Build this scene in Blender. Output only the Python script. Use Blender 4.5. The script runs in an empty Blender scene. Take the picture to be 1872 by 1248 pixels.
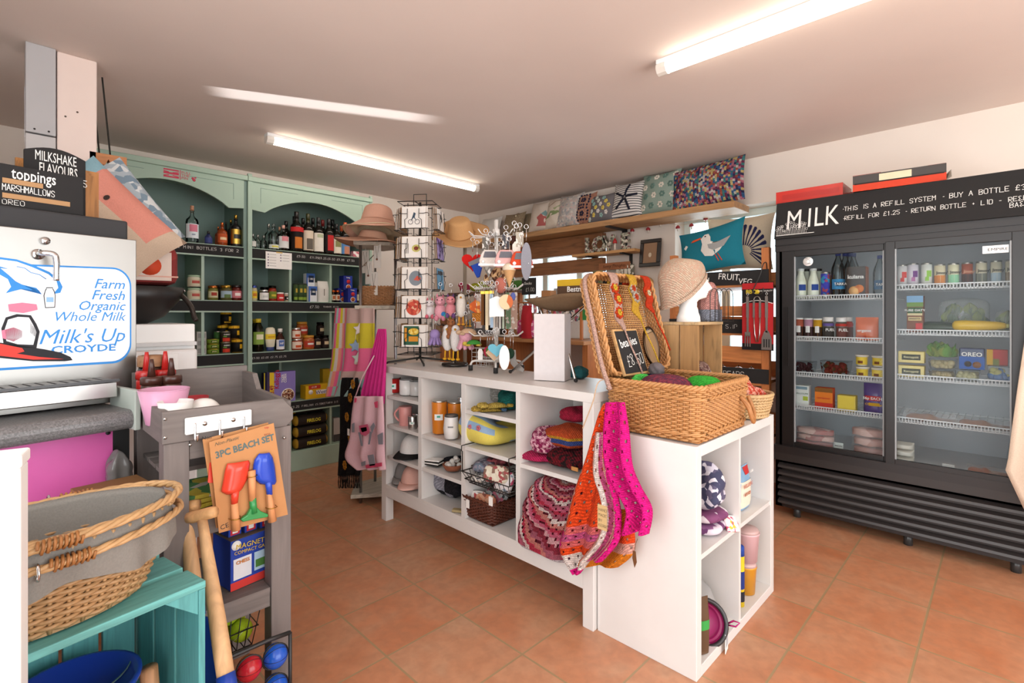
import bpy,math,random
from math import sin,cos,pi,radians as R
from mathutils import Matrix,Vector
random.seed(7)
S = bpy.context.scene
COL = S.collection
# ------------------------------------------------------------ camera
cam_d = bpy.data.cameras.new('camera')
cam = bpy.data.objects.new('camera',cam_d); COL.objects.link(cam)
cam.location = (0,0,1.204)
cam.rotation_euler = (R(90),0,R(-45.5))
cam_d.sensor_width = 36; cam_d.lens = 921/1872*36
cam_d.shift_y = -49/1872; cam_d.clip_start = .02
S.camera = cam
# ------------------------------------------------------------ sky and exposure
S.view_settings.view_transform = 'Standard'; S.view_settings.look = 'None'
S.view_settings.exposure = 0.12; S.view_settings.gamma = 1; S.view_settings.use_curve_mapping = False
W = bpy.data.worlds.new('overcast_sky'); S.world = W; W.use_nodes = True
bg = W.node_tree.nodes['Background']; bg.inputs[0].default_value = (.93,.97,1,1); bg.inputs[1].default_value = 3.0
def area(name,loc,rot,sx,sy,power,col=(1,1,1),spread=180):
 l = bpy.data.lights.new(name,'AREA'); l.shape = 'RECTANGLE'; l.size = sx; l.size_y = sy
 l.energy = power; l.color = col; l.spread = R(spread)
 o = bpy.data.objects.new(name,l); COL.objects.link(o); o.location = loc; o.rotation_euler = rot
 return o
# daylight that enters by the open shopfront behind the camera and by the two windows
area('shopfront_daylight',(-.75,.2,1.2),(R(90),0,R(-90)),2.3,2.2,24,(1,.985,.965))
area('entrance_daylight',(1.3,-1.95,1.25),(R(90),0,R(0)),3.2,2.1,32,(1,.985,.965))
# sun glancing in from the hallway onto the ceiling
area('hall_sunbeam',(-.55,3.5,1.9),(0,0,0),.27,.24,.9,(.9,.95,1),1.6).rotation_euler = (Vector((1.25,2.62,2.36))-Vector((-.55,3.5,1.9))).to_track_quat('-Z','Y').to_euler()
area('window_daylight',(4.1,3.2,1.4),(R(90),0,R(90)),1.0,.8,10,(.95,.98,1))
area('window_daylight',(4.1,1.55,1.4),(R(90),0,R(90)),.7,1.1,10,(.95,.98,1))

# ------------------------------------------------------------ materials
def lin(h):
 h = h.lstrip('#'); c = [int(h[i:i+2],16)/255 for i in (0,2,4)]
 return tuple(x/12.92 if x <= .04045 else ((x+.055)/1.055)**2.4 for x in c) + (1,)
MC = {}
def M(hx,kind='paint',**k):
 key = (hx,kind,tuple(sorted(k.items())))
 if key in MC: return MC[key]
 m = bpy.data.materials.new(kind + '_' + hx); m.use_nodes = True
 nt = m.node_tree; N = nt.nodes; L = nt.links
 b = N['Principled BSDF']; out = N['Material Output']
 c = lin(hx)
 def nd(t,**kw):
  n = N.new(t)
  for a,v in kw.items():
   if hasattr(n,a): setattr(n,a,v)
   else: n.inputs[a].default_value = v
  return n
 def tc(scale=(1,1,1),src='Object',rot=(0,0,0)):
  t = N.new('ShaderNodeTexCoord'); mp = nd('ShaderNodeMapping'); mp.inputs['Scale'].default_value = scale
  mp.inputs['Rotation'].default_value = rot
  L.new(t.outputs[src],mp.inputs[0]); return mp.outputs[0]
 def noise(vec,sc,det=3,dist=0):
  n = nd('ShaderNodeTexNoise'); n.inputs['Scale'].default_value = sc; n.inputs['Detail'].default_value = det
  n.inputs['Distortion'].default_value = dist
  L.new(vec,n.inputs['Vector']); return n.outputs['Fac']
 def mix(fac,a,b2):
  x = nd('ShaderNodeMix',data_type='RGBA')
  if isinstance(fac,float): x.inputs[0].default_value = fac
  else: L.new(fac,x.inputs[0])
  for i,v in ((6,a),(7,b2)):
   if isinstance(v,tuple): x.inputs[i].default_value = v
   else: L.new(v,x.inputs[i])
  return x.outputs[2]
 def ramp(fac,stops,interp='LINEAR'):
  r = nd('ShaderNodeValToRGB'); cr = r.color_ramp; cr.interpolation = interp
  while len(cr.elements) < len(stops): cr.elements.new(.5)
  for e,(p,cc) in zip(cr.elements,stops): e.position = p; e.color = cc
  L.new(fac,r.inputs[0]); return r.outputs[0]
 def bump(h,st=.3,d=.002):
  n = nd('ShaderNodeBump'); n.inputs['Strength'].default_value = st; n.inputs['Distance'].default_value = d
  L.new(h,n.inputs['Height']); L.new(n.outputs[0],b.inputs['Normal'])
 dk = lambda f: tuple(x*f for x in c[:3]) + (1,)
 lt = lambda f: tuple(min(1,x*f) for x in c[:3]) + (1,)
 rough,metal = k.get('rough',.5),k.get('metal',0)
 sc = k.get('scale',1.0)
 col = None
 if kind == 'paint':
  f = noise(tc(),9*sc); col = mix(f,dk(.94),lt(1.04)); rough = k.get('rough',.45)
 elif kind == 'plaster':
  v = tc(); f = noise(v,2.2,5); col = mix(f,dk(.93),lt(1.05)); bump(noise(v,30,2),.05); rough = .85
 elif kind == 'plastic':
  f = noise(tc(),25); col = mix(f,dk(.96),lt(1.03)); rough = k.get('rough',.3)
 elif kind == 'card':
  f = noise(tc(),40,4); col = mix(f,dk(.93),lt(1.05)); rough = k.get('rough',.6)
 elif kind == 'metal':
  f = noise(tc((1,60,1)),8); col = mix(f,dk(.9),lt(1.05)); metal = 1; rough = k.get('rough',.28)
 elif kind == 'cloth':
  v = tc(); f = noise(v,260*sc,2); col = mix(f,dk(.82),lt(1.1)); bump(f,.35); rough = .9
 elif kind == 'knit':
  v = tc(); w = nd('ShaderNodeTexWave'); w.wave_type = 'BANDS'; w.bands_direction = 'DIAGONAL'
  w.inputs['Scale'].default_value = 55*sc; w.inputs['Distortion'].default_value = 3.5; w.inputs['Detail Scale'].default_value = 4
  L.new(v,w.inputs['Vector']); n2 = noise(v,90*sc,3)
  c2 = lin(k['hx2']) if 'hx2' in k else dk(.62)
  a = mix(w.outputs['Fac'],dk(.55),lt(1.08)); col = mix(ramp(n2,[(.45,(0,0,0,1)),(.6,(1,1,1,1))]),a,c2)
  bump(w.outputs['Fac'],.8,.004); rough = .95
 elif kind == 'wood':
  ax = k.get('axis','x'); s = {'x': (1.2,14,14),'y': (14,1.2,14),'z': (14,14,1.2)}[ax]
  v = tc(tuple(q*sc for q in s)); f = noise(v,2.4,6,1.6)
  col = ramp(f,[(.28,dk(k.get('dark',.6))),(.5,c),(.72,lt(1.18))]); bump(f,.15); rough = k.get('rough',.6)
 elif kind == 'wicker':
  v = tc(); f = noise(v,70,3); g = noise(v,9,2)
  col = mix(f,dk(.6),lt(1.2)); rough = k.get('rough',.5)
 elif kind == 'tile':
  v = tc(); mp = nd('ShaderNodeMapping'); mp.inputs['Location'].default_value = (-1.30/.343+.0,-.562/.3325,0)
  mp.inputs['Scale'].default_value = (1/.343,1/.3325,1); L.new(v,mp.inputs[0])
  br = nd('ShaderNodeTexBrick'); br.offset = 0; br.squash = 1
  for a,q in (('Scale',1),('Mortar Size',.012),('Mortar Smooth',.12),('Bias',0),('Brick Width',1),('Row Height',1)): br.inputs[a].default_value = q
  br.inputs['Color1'].default_value = (0,0,0,1); br.inputs['Color2'].default_value = (1,1,1,1); br.inputs['Mortar'].default_value = (.5,.5,.5,1)
  L.new(mp.outputs[0],br.inputs['Vector'])
  fl = nd('ShaderNodeVectorMath'); fl.operation = 'FLOOR'; L.new(mp.outputs[0],fl.inputs[0])
  wn = nd('ShaderNodeTexWhiteNoise'); L.new(fl.outputs[0],wn.inputs['Vector'])
  off = nd('ShaderNodeVectorMath'); off.operation = 'ADD'; L.new(v,off.inputs[0]); sc2 = nd('ShaderNodeVectorMath'); sc2.operation = 'SCALE'; sc2.inputs['Scale'].default_value = 20
  L.new(wn.outputs['Color'],sc2.inputs[0]); L.new(sc2.outputs[0],off.inputs[1])
  n1 = noise(off.outputs[0],5,6,.6); n3 = noise(off.outputs[0],26,5,.3)
  t1 = ramp(n1,[(.3,lin('b8754f')),(.5,lin('c58c68')),(.66,lin('bf9878')),(.8,lin('b08c6c'))])
  t2 = mix(wn.outputs['Value'],lin('c47850'),lin('c09070'))
  t = mix(.45,t1,t2); t = mix(ramp(n3,[(.35,(0,0,0,1)),(.75,(.5,.5,.5,1))]),t,lin('9a6c50'))
  col = mix(br.outputs['Fac'],t,lin('a08662'))
  mth = nd('ShaderNodeMath'); mth.operation = 'MULTIPLY_ADD'; mth.inputs[1].default_value = -1; mth.inputs[2].default_value = 0
  L.new(br.outputs['Fac'],mth.inputs[0]); ad = nd('ShaderNodeMath'); ad.operation = 'MULTIPLY_ADD'; ad.inputs[1].default_value = .25; L.new(n3,ad.inputs[0]); L.new(mth.outputs[0],ad.inputs[2])
  bump(ad.outputs[0],.35,.003); rough = .38
 elif kind == 'print':
  v = tc(); vo = nd('ShaderNodeTexVoronoi'); vo.inputs['Scale'].default_value = 40*sc; L.new(v,vo.inputs['Vector'])
  sep = nd('ShaderNodeSeparateColor'); L.new(vo.outputs['Color'],sep.inputs[0])
  hs = k['cols'].split(); st = [(i/len(hs),lin(h)) for i,h in enumerate(hs)]
  col = ramp(sep.outputs[0],[(0,c)] + [((i+.9)/(len(hs)+1),lin(h)) for i,h in enumerate(hs)],'CONSTANT')
  rough = k.get('rough',.8); bump(noise(v,200),.2)
 elif kind == 'stripe':
  ax = {'x': 0,'y': 1,'z': 2}[k.get('axis','z')]
  v = tc(); sp = nd('ShaderNodeSeparateXYZ'); L.new(v,sp.inputs[0])
  m1 = nd('ShaderNodeMath'); m1.operation = 'MULTIPLY'; m1.inputs[1].default_value = k.get('freq',40); L.new(sp.outputs[ax],m1.inputs[0])
  fr = nd('ShaderNodeMath'); fr.operation = 'FRACT'; L.new(m1.outputs[0],fr.inputs[0])
  hs = [hx] + k['cols'].split(); col = ramp(fr.outputs[0],[(i/len(hs),lin(h)) for i,h in enumerate(hs)],'CONSTANT'); rough = .85
  bump(noise(v,240),.3)
 elif kind == 'glass':
  tr = nd('ShaderNodeBsdfTransparent'); tr.inputs[0].default_value = c
  gl = nd('ShaderNodeBsdfGlossy'); gl.inputs['Roughness'].default_value = .04
  fr = nd('ShaderNodeFresnel'); fr.inputs[0].default_value = k.get('ior',1.45)
  nn = noise(tc(),6); ml = nd('ShaderNodeMath'); ml.operation = 'MULTIPLY_ADD'; ml.inputs[1].default_value = .012; L.new(nn,ml.inputs[0]); L.new(fr.outputs[0],ml.inputs[2])
  mx = nd('ShaderNodeMixShader'); L.new(ml.outputs[0],mx.inputs[0]); L.new(tr.outputs[0],mx.inputs[1]); L.new(gl.outputs[0],mx.inputs[2])
  L.new(mx.outputs[0],out.inputs[0]); MC[key] = m; return m
 elif kind == 'film':
  tr = nd('ShaderNodeBsdfTransparent'); gl = nd('ShaderNodeBsdfPrincipled'); gl.inputs['Base Color'].default_value = c; gl.inputs['Roughness'].default_value = .12
  nn = noise(tc(),18,4,1.5); mx = nd('ShaderNodeMixShader')
  L.new(ramp(nn,[(.35,(.12,)*3 + (1,)),(.7,(k.get('a',.5),)*3 + (1,))]),mx.inputs[0])
  bn = nd('ShaderNodeBump'); bn.inputs['Strength'].default_value = .6; L.new(nn,bn.inputs['Height']); L.new(bn.outputs[0],gl.inputs['Normal'])
  L.new(tr.outputs[0],mx.inputs[1]); L.new(gl.outputs[0],mx.inputs[2]); L.new(mx.outputs[0],out.inputs[0]); MC[key] = m; return m
 elif kind == 'light':
  e = nd('ShaderNodeEmission'); e.inputs[0].default_value = c; e.inputs[1].default_value = k.get('power',10)
  L.new(e.outputs[0],out.inputs[0]); MC[key] = m; return m
 if col is None: b.inputs['Base Color'].default_value = c
 else: L.new(col,b.inputs['Base Color'])
 b.inputs['Roughness'].default_value = rough; b.inputs['Metallic'].default_value = metal
 if kind in ('cloth','knit','plaster','card'): b.inputs['Specular IOR Level'].default_value = .2
 MC[key] = m
 return m

# ------------------------------------------------------------ geometry
class G:
 def __init__(s): s.v = []; s.f = []; s.m = []; s.s = []
 def add(s,vs,fs,m=0,sm=False):
  o = len(s.v); s.v += [tuple(p) for p in vs]
  for f in fs: s.f.append(tuple(i+o for i in f)); s.m.append(m); s.s.append(sm)
  return s
 def box(s,x0,y0,z0,x1,y1,z1,m=0):
  v = [(x,y,z) for z in (z0,z1) for y in (y0,y1) for x in (x0,x1)]
  return s.add(v,[(0,2,3,1),(4,5,7,6),(0,1,5,4),(2,6,7,3),(0,4,6,2),(1,3,7,5)],m)
 def cbox(s,c,d,m=0,mat=None):
  h = [q/2 for q in d]; o = len(s.v); s.box(-h[0],-h[1],-h[2],*h,m=m)
  T = Matrix.Translation(c) @ (mat.to_4x4() if mat else Matrix())
  for i in range(o,len(s.v)): s.v[i] = tuple(T @ Vector(s.v[i]))
  return s
 def lathe(s,prof,n=20,c=(0,0,0),m=0,sx=1,sy=1,sm=True,ax='z'):
  vs = []; fs = []
  for r,z in prof:
   for i in range(n):
    a = 2*pi*i/n; x,y = r*cos(a)*sx,r*sin(a)*sy
    p = (x,y,z) if ax == 'z' else ((z,x,y) if ax == 'x' else (x,z,-y))
    vs.append((p[0]+c[0],p[1]+c[1],p[2]+c[2]))
  for j in range(len(prof)-1):
   for i in range(n):
    k = (i+1) % n; fs.append((j*n+i,j*n+k,(j+1)*n+k,(j+1)*n+i))
  if prof[0][0] > 1e-6: fs.append(tuple(range(n))[::-1])
  if prof[-1][0] > 1e-6: fs.append(tuple(range((len(prof)-1)*n,len(prof)*n)))
  return s.add(vs,fs,m,sm)
 def cyl(s,c,r,h,n=16,m=0,ax='z',r2=None):
  return s.lathe([(r,0),(r2 if r2 is not None else r,h)],n,c,m,ax=ax)
 def band(s,r,z0,z1,a0,a1,n=14,m=0,c=(0,0,0)):
  vs = []
  for i in range(n+1):
   a = R(a0+(a1-a0)*i/n)
   vs += [(c[0]+r*cos(a),c[1]+r*sin(a),c[2]+z0),(c[0]+r*cos(a),c[1]+r*sin(a),c[2]+z1)]
  return s.add(vs,[(2*i,2*i+2,2*i+3,2*i+1) for i in range(n)],m,True)
 def tube(s,pts,r,n=6,m=0,closed=False,sm=True):
  P = [Vector(p) for p in pts]; k = len(P); vs = []; fs = []; up = None
  for i in range(k):
   t = (P[(i+1) % k]-P[i-1]) if closed else (P[min(i+1,k-1)]-P[max(i-1,0)])
   if t.length < 1e-9: t = Vector((0,0,1))
   t.normalize()
   if up is None: up = t.orthogonal().normalized()
   else:
    up = up - t*up.dot(t)
    up = up.normalized() if up.length > 1e-6 else t.orthogonal().normalized()
   q = t.cross(up); rr = r[i] if isinstance(r,(list,tuple)) else r
   for j in range(n):
    a = 2*pi*j/n; vs.append(P[i]+up*(cos(a)*rr)+q*(sin(a)*rr))
  for i in range(k if closed else k-1):
   i2 = (i+1) % k
   for j in range(n): fs.append((i*n+j,i*n+(j+1) % n,i2*n+(j+1) % n,i2*n+j))
  if not closed: fs += [tuple(range(n))[::-1],tuple(range((k-1)*n,k*n))]
  return s.add(vs,fs,m,sm)
 def prism(s,poly,y0,y1,m=0,plane='xz'):
  n = len(poly); f = {'xz': lambda a,b,c: (a,c,b),'xy': lambda a,b,c: (a,b,c),'yz': lambda a,b,c: (c,a,b)}[plane]
  vs = [f(a,b,y0) for a,b in poly]+[f(a,b,y1) for a,b in poly]
  return s.add(vs,[tuple(range(n)),tuple(range(2*n-1,n-1,-1))]+[(i,i+n,(i+1) % n+n,(i+1) % n) for i in range(n)],m)
 def grid(s,fn,nu,nv,m=0,cu=False,sm=True,mf=None,hole=None):
  vs = [fn(i/nu,j/nv) for j in range(nv+1) for i in range(nu if cu else nu+1)]; w = nu if cu else nu+1
  o = len(s.v); s.v += [tuple(p) for p in vs]
  for j in range(nv):
   for i in range(nu):
    if hole and hole(i,j): continue
    s.f.append(tuple(o+q for q in (j*w+i,j*w+(i+1) % w,(j+1)*w+(i+1) % w,(j+1)*w+i))); s.m.append(mf(i,j) if mf else m); s.s.append(sm)
  return s
 def ball(s,c,r,nu=16,nv=10,m=0):
  if not isinstance(r,(tuple,list)): r = (r,r,r)
  return s.grid(lambda u,v: (c[0]+r[0]*sin(pi*v)*cos(2*pi*u),c[1]+r[1]*sin(pi*v)*sin(2*pi*u),c[2]-r[2]*cos(pi*v)),nu,nv,m,cu=True)
 def xf(s,T):
  s.v = [tuple(T @ Vector(p)) for p in s.v]; return s
 def build(s,name,mats,parent=None,label=None,bev=0,sol=0,sub=0,loc=None,rot=None):
  me = bpy.data.meshes.new(name); me.from_pydata(s.v,[],s.f)
  if not isinstance(mats,(list,tuple)): mats = [mats]
  for q in mats: me.materials.append(q)
  me.polygons.foreach_set('material_index',s.m); me.polygons.foreach_set('use_smooth',s.s); me.update()
  o = bpy.data.objects.new(name,me); COL.objects.link(o)
  if parent: o.parent = parent
  if label: o['label'] = label
  if loc: o.location = loc
  if rot: o.rotation_euler = rot
  if sub: q = o.modifiers.new('s','SUBSURF'); q.levels = q.render_levels = sub
  if sol: q = o.modifiers.new('t','SOLIDIFY'); q.thickness = sol; q.offset = 0
  if bev:
   q = o.modifiers.new('b','BEVEL'); q.width = bev; q.segments = 2; q.limit_method = 'ANGLE'; q.angle_limit = R(40); q.use_clamp_overlap = True
  return o
def tag(o,label,cat,group=None):
 o['label'] = label; o['category'] = cat
 if group: o['group'] = group
 return o
def thing(name,label,cat,loc=(0,0,0),rz=0,group=None,rot=None):
 o = bpy.data.objects.new(name,None); COL.objects.link(o); o.empty_display_size = .05
 o.location = (loc[0],loc[1],loc[2]+(.0014 if loc[2] > .01 else 0)); o.rotation_euler = rot if rot else (0,0,R(rz)); return tag(o,label,cat,group)
def struct(o): o['kind'] = 'structure'; return o
def kids(o): return [c for c in bpy.data.objects if c.parent == o]
def dup(src,loc,label,rz=None,group=None,rot=None):
 c = src.copy(); COL.objects.link(c); c.location = loc; c['label'] = label
 if rz is not None: c.rotation_euler = (0,0,R(rz))
 if rot: c.rotation_euler = rot
 if group: c['group'] = group
 for ch in kids(src):
  d = ch.copy(); COL.objects.link(d); d.parent = c
  for g in kids(ch):
   e = g.copy(); COL.objects.link(e); e.parent = d
 return c
# pixel ray helpers: a point of the room on a plane x = const, y = const or z = const
def ray(px,py):
 r = (px-936)/921; return Vector((.7009*r+.7133,-.7133*r+.7009,-(py-575)/921))
def atX(px,py,X): a = ray(px,py); return Vector((0,0,1.204))+a*(X/a.x)
def atY(px,py,Y): a = ray(px,py); return Vector((0,0,1.204))+a*(Y/a.y)
def atZ(px,py,Z): a = ray(px,py); return Vector((0,0,1.204))+a*((Z-1.204)/a.z)
def xs(px,Y): return atY(px,575,Y).x
def ys(px,X): return atX(px,575,X).y

# ------------------------------------------------------------ lettering
TC = {}
def text(s,size,mat,parent=None,loc=(0,0,0),rot=(R(90),0,0),al='CENTER',shear=0,bold=0,sx=1,name='lettering',ext=.0002,label=None):
 if 'M' in s or 'W' in s: bold = 0
 key = (s,round(size,5),al,shear,bold,sx,mat.name)
 if key not in TC:
  cu = bpy.data.curves.new('t','FONT'); cu.body = s; cu.size = size; cu.align_x = al; cu.align_y = 'CENTER'
  cu.shear = shear; cu.offset = bold*size; cu.extrude = ext; cu.resolution_u = 2
  t = bpy.data.objects.new('t',cu); COL.objects.link(t)
  dg = bpy.context.evaluated_depsgraph_get(); me = bpy.data.meshes.new_from_object(t.evaluated_get(dg))
  bpy.data.objects.remove(t); bpy.data.curves.remove(cu)
  if sx != 1: me.transform(Matrix.Diagonal((sx,1,1,1)))
  me.materials.clear(); me.materials.append(mat); me.name = name; TC[key] = me
 o = bpy.data.objects.new(name,TC[key]); COL.objects.link(o); o.parent = parent; o.location = loc; o.rotation_euler = rot
 if label: o['label'] = label
 return o
# single-stroke chalk hand: each glyph is polylines on a 4 x 6 grid
SF = {'A': '0026 2640 1232','B': '000636454403 0333424130 0030','C': '45 3616052301103141','D': '00063645413000','E': '460600 0040 0333','F': '0006 0646 0333','G': '45361605011030414323','H': '0006 4046 0343','I': '2026','J': '4641301001','K': '0006 460340','L': '060040','M': '0006234640','N': '00064046','O': '1636454130100105 16','P': '000636454333 03','Q': '16364541301001051622 2240','R': '0006364543 330340','S': '45361605044241301001','T': '0646 2620','U': '060110304146','V': '062046','W': '0610233046','X': '0046 0640','Y': '062346 2320','Z': '06460040','0': '163645413010010516','1': '152620','2': '05163645440040','3': '0536454423 2342413010','4': '360242 3630','5': '460604334241301001','6': '3605011030414233 3302','7': '064610','8': '23051636452341301001 0123','9': '4304163645412000','£': '45362615120040 0333','.': '2021','-': '1333','+': '1333 2224','&': '40150626350110 42',"'": '2625','·': '2333',' ': ''}
def glyph(ch):
 out = []
 for seg in SF.get(ch.upper(),'').split():
  if len(seg) < 4: continue
  out.append([(int(seg[i])/6,int(seg[i+1])/6) for i in range(0,len(seg)-1,2)])
 return out
def chalk(s,h,mat,parent,loc=(0,0,0),rot=(0,0,0),w=.07,name='chalk_lettering',wob=.03,sp=.95,double=False,label=None):
 ws = min(1,sp/.92)
 g = G(); x = 0; rnd = random.Random(len(s)*7+ord(s[0]))
 for ch in s:
  dz = rnd.uniform(-wob,wob)*2
  for pl in glyph(ch):
   pts = [((x+a*ws+rnd.uniform(-wob,wob)*.5)*h,0,(b+dz+rnd.uniform(-wob,wob)*.5)*h) for a,b in pl]
   for (xa,_,za),(xb,_,zb) in zip(pts,pts[1:]):
    dx,dzz = xb-xa,zb-za; l = math.hypot(dx,dzz) or 1e-6; q = w*h/2; ex,ez = -dzz/l*q,dx/l*q; tx,tz = dx/l*q,dzz/l*q
    for k in ((0,1) if double else (0,)):
     o = k*h*.16
     g.add([(xa-tx+ex+o,0,za-tz+ez),(xa-tx-ex+o,0,za-tz-ez),(xb+tx-ex+o,0,zb+tz-ez),(xb+tx+ex+o,0,zb+tz+ez)],[(0,1,2,3)])
  x += sp if ch not in "I.'1·" else sp*.7
 o = g.build(name,mat,parent); o.location = loc; o.rotation_euler = rot
 if label: o['label'] = label
 return o
WHITE = M('f4f4f2','paint'); CHALKW = M('e9e7e2','card'); BLACK = M('1c1a1a','paint',rough=.6); BOARD = M('2b2a2a','card',rough=.8)
STEEL = M('c4c3c0','metal'); CHROME = M('d8d8d8','metal',rough=.12); WIRE = M('23221f','plastic',rough=.4)
# ============================================================ the room
CEIL = 2.36
def slab(name,*b,m): return struct(G().box(*b).build(name,m))
WALL = M('e9ddd2','plaster'); CEILM = M('e2d2c8','plaster')
slab('floor',-.8,-2.0,-.06,4.15,4.6,0,m=M('c27a52','tile'))
slab('ceiling',-.8,-2.0,CEIL,4.15,4.6,CEIL+.06,m=CEILM)
slab('wall_back',-.8,4.375,0,4.15,4.6,CEIL,m=WALL)
# window wall with two openings
g = G(); X0,X1 = 3.9,4.15
def wallrun(y0,y1,z0=0,z1=CEIL): g.box(X0,y0,z0,X1,y1,z1)
W1 = (2.62,3.86,.95,1.93); W2 = (1.16,1.95,.75,2.02)
wallrun(-2.0,W2[0]); wallrun(W2[0],W2[1],0,W2[2]); wallrun(W2[0],W2[1],W2[3],CEIL); wallrun(W2[1],W1[0])
wallrun(W1[0],W1[1],0,W1[2]); wallrun(W1[0],W1[1],W1[3],CEIL); wallrun(W1[1],4.375)
struct(g.build('wall_right',WALL))
# shopfront side (behind and left of the camera): open doorway and entrance
g = G(); g.box(-.85,-2.0,0,-.8,-1.0,CEIL).box(-.85,1.4,0,-.8,4.6,CEIL).box(-.85,-1.0,2.3,-.8,1.4,CEIL); struct(g.build('wall_left',WALL))
g = G(); g.box(-.8,-2.05,0,-.3,-2.0,CEIL).box(2.9,-2.05,0,4.15,-2.0,CEIL).box(-.3,-2.05,2.3,2.9,-2.0,CEIL); struct(g.build('wall_front',WALL))
WINP = M('dfe9e4','paint')
def window(n,w,muls):
 y0,y1,z0,z1 = w; f = G(); t = .055; x0,x1 = 4.06,4.12
 f.box(x0,y0,z0,x1,y1,z0+t).box(x0,y0,z1-t,x1,y1,z1).box(x0,y0,z0+t,x1,y0+t,z1-t).box(x0,y1-t,z0+t,x1,y1,z1-t)
 for mu in muls: f.box(x0,mu-t*.6,z0+t,x1,mu+t*.6,z1-t)
 r = struct(f.build('window_%d' % n,WINP,bev=.004))
 G().box(4.085,y0+t,z0+t,4.091,y1-t,z1-t).build('pane',M('f2fbff','glass'),r)
 s = G().box(3.86,y0-.03,z0-.03,4.06,y1+.03,z0).build('window_sill',WHITE,r,bev=.005)
window(1,W1,(3.05,3.5)); window(2,W2,(1.6,))
struct(G().box(3.83,W1[0],1.60,3.895,W1[1],1.725).build('trim_1',M('8a5a38','wood',axis='y')))
struct(G().box(3.83,W1[0],1.775,3.895,W1[1],1.95).build('trim_2',M('8a5a38','wood',axis='y')))
struct(G().box(.13,4.355,.0,.145,4.375,2.05).box(-.3,4.355,2.05,.145,4.375,2.1).build('trim_3',WHITE))
# ------------------------------------------------------------ ceiling lamps
def batten(loc,rz,L,label):
 t = thing('ceiling_batten_light',label,'ceiling light',loc,rz,'strip lights on the ceiling')
 G().box(0,-.03,-.022,L,.03,0).build('housing',WHITE,t,bev=.004)
 d = G(); pr = [(-.026,-.022),(-.027,-.04),(-.016,-.058),(0,-.064),(.016,-.058),(.027,-.04),(.026,-.022)]
 d.prism(pr,.045,L-.045,plane='yz').build('diffuser',M('fff3e2','light',power=LAMP),t)
 for x in (0,L-.045): G().prism([(a*1.08,b*1.05) for a,b in pr],x,x+.045,plane='yz').build('end_cap',M('e8e2d8','plastic'),t)
 return t
LAMP = 13
batten((1.19,3.37,CEIL),0,1.8,'long white strip light above the green shelves')
batten((2.12,1.14,CEIL),-90,1.8,'long white strip light above the aisle by the fridge')
# boxed post by the milk machine
t = thing('timber_post','pink white painted post rising to ceiling behind the chalkboards','post',(.245,3.03,0))
G().box(-.068,-.06,0,.068,.06,CEIL).build('shaft',M('ead6cc','paint'),t,bev=.004)
for x,z in ((.0,2.11),(-.04,2.08),(.005,1.75),(-.02,1.74)): G().cyl((x,-.062,z),.004,.003,8,ax='y').build('nail_head',M('7a6a60','metal'),t)
t = thing('metal_trunking','grey metal service trunking fixed beside the white post','trunking',(.125,3.03,0))
G().box(-.048,-.075,1.98,.048,.03,CEIL).build('trunking_cover',M('b7b5b6','paint',rough=.35),t,bev=.003)
G().box(-.048,-.07,1.845,.048,.03,1.975).build('trunking_cover',M('c3c0bf','paint',rough=.3),t,bev=.003)
G().box(-.05,-.03,0,.048,.03,1.843).build('back_board',M('d5cbc0','paint'),t)
for x in (-.02,.025): G().cyl((x,-.077,1.995),.004,.003,8,ax='y').build('screw',M('4a4644','metal'),t)

# ============================================================ green shelving units
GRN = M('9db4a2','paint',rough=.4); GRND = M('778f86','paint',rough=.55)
SY,SB = 3.91,4.36
LEV = [.155,.54,.93,1.305,1.69]
def shelving(x0,x1,label,dividers,sub):
 t = thing('shelving_unit',label,'shelving',(x0,SY,0)); w = x1-x0; d = SB-SY
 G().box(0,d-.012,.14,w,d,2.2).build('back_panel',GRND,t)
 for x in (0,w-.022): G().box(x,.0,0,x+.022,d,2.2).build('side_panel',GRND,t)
 for x in ((0,w-.022) if sub else (0,)): G().box(x,-.02,0,x+(.03 if x == 0 else .022),-.001,2.22).build('upright',GRN,t,bev=.003)
 for i,z in enumerate(LEV):
  sh = G().box(.022,0,z-.02,w-.022,d-.012,z).build('shelf',GRN,t,label='green shelf board')
  if i == 0: continue
  c = G().box(.022,-.006,z-.075,w-.022,.0,z-.006).build('chalkboard_strip',BOARD,t,label='black chalkboard price strip along the shelf edge')
  G().box(.022,-.012,z-.085,w-.022,.0,z-.075).build('bead',GRN,c)
 G().box(.0,-.008,0,w-.001,.004,.15).build('plinth',GRN,t,bev=.003)
 G().box(0,-.03,2.165,w,d,2.2).build('cornice',GRN,t,bev=.004)
 # pelmet with a flat arch
 a0,a1,zl,zt = .12,w-.12,1.965,2.085
 pts = [(.022,2.165),(.022,zl),(a0,zl-.01)]
 for i in range(17):
  u = i/16; pts.append((a0+(a1-a0)*u,zl-.01+(zt-zl+.01)*sin(pi*u)**.8))
 pts += [(a1,zl-.01),(w-.022,zl),(w-.022,2.165)]
 p = G().prism(pts,-.012,.006).build('arched_pelmet',GRN,t)
 q = G()
 for sx in (1,-1):
  for (xa,za,xb,zb) in ((.09,2.13,.36,2.13),(.09,2.13,.09,2.02)):
   xa2,xb2 = (xa,xb) if sx == 1 else (w-xa,w-xb)
   q.box(min(xa2,xb2)-.001,-.0135,min(za,zb)-.001,max(xa2,xb2)+.001,-.012,max(za,zb)+.001)
 q.build('pelmet_groove',M('5f7a70','paint'),p)
 for (x,lo,hi) in dividers: G().box(x-.009,.2 if (sub and .5 < lo < .6) else .004,lo,x+.009,d-.012,hi).build('divider',GRN,t)
 return t
ux0,ux1,ux2 = .28,1.25,2.246
dv = []
for lo,hi in zip(LEV[:-1],LEV[1:]):
 dv += [(.31,lo,hi-.02),(.633,lo,hi-.02)]
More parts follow.
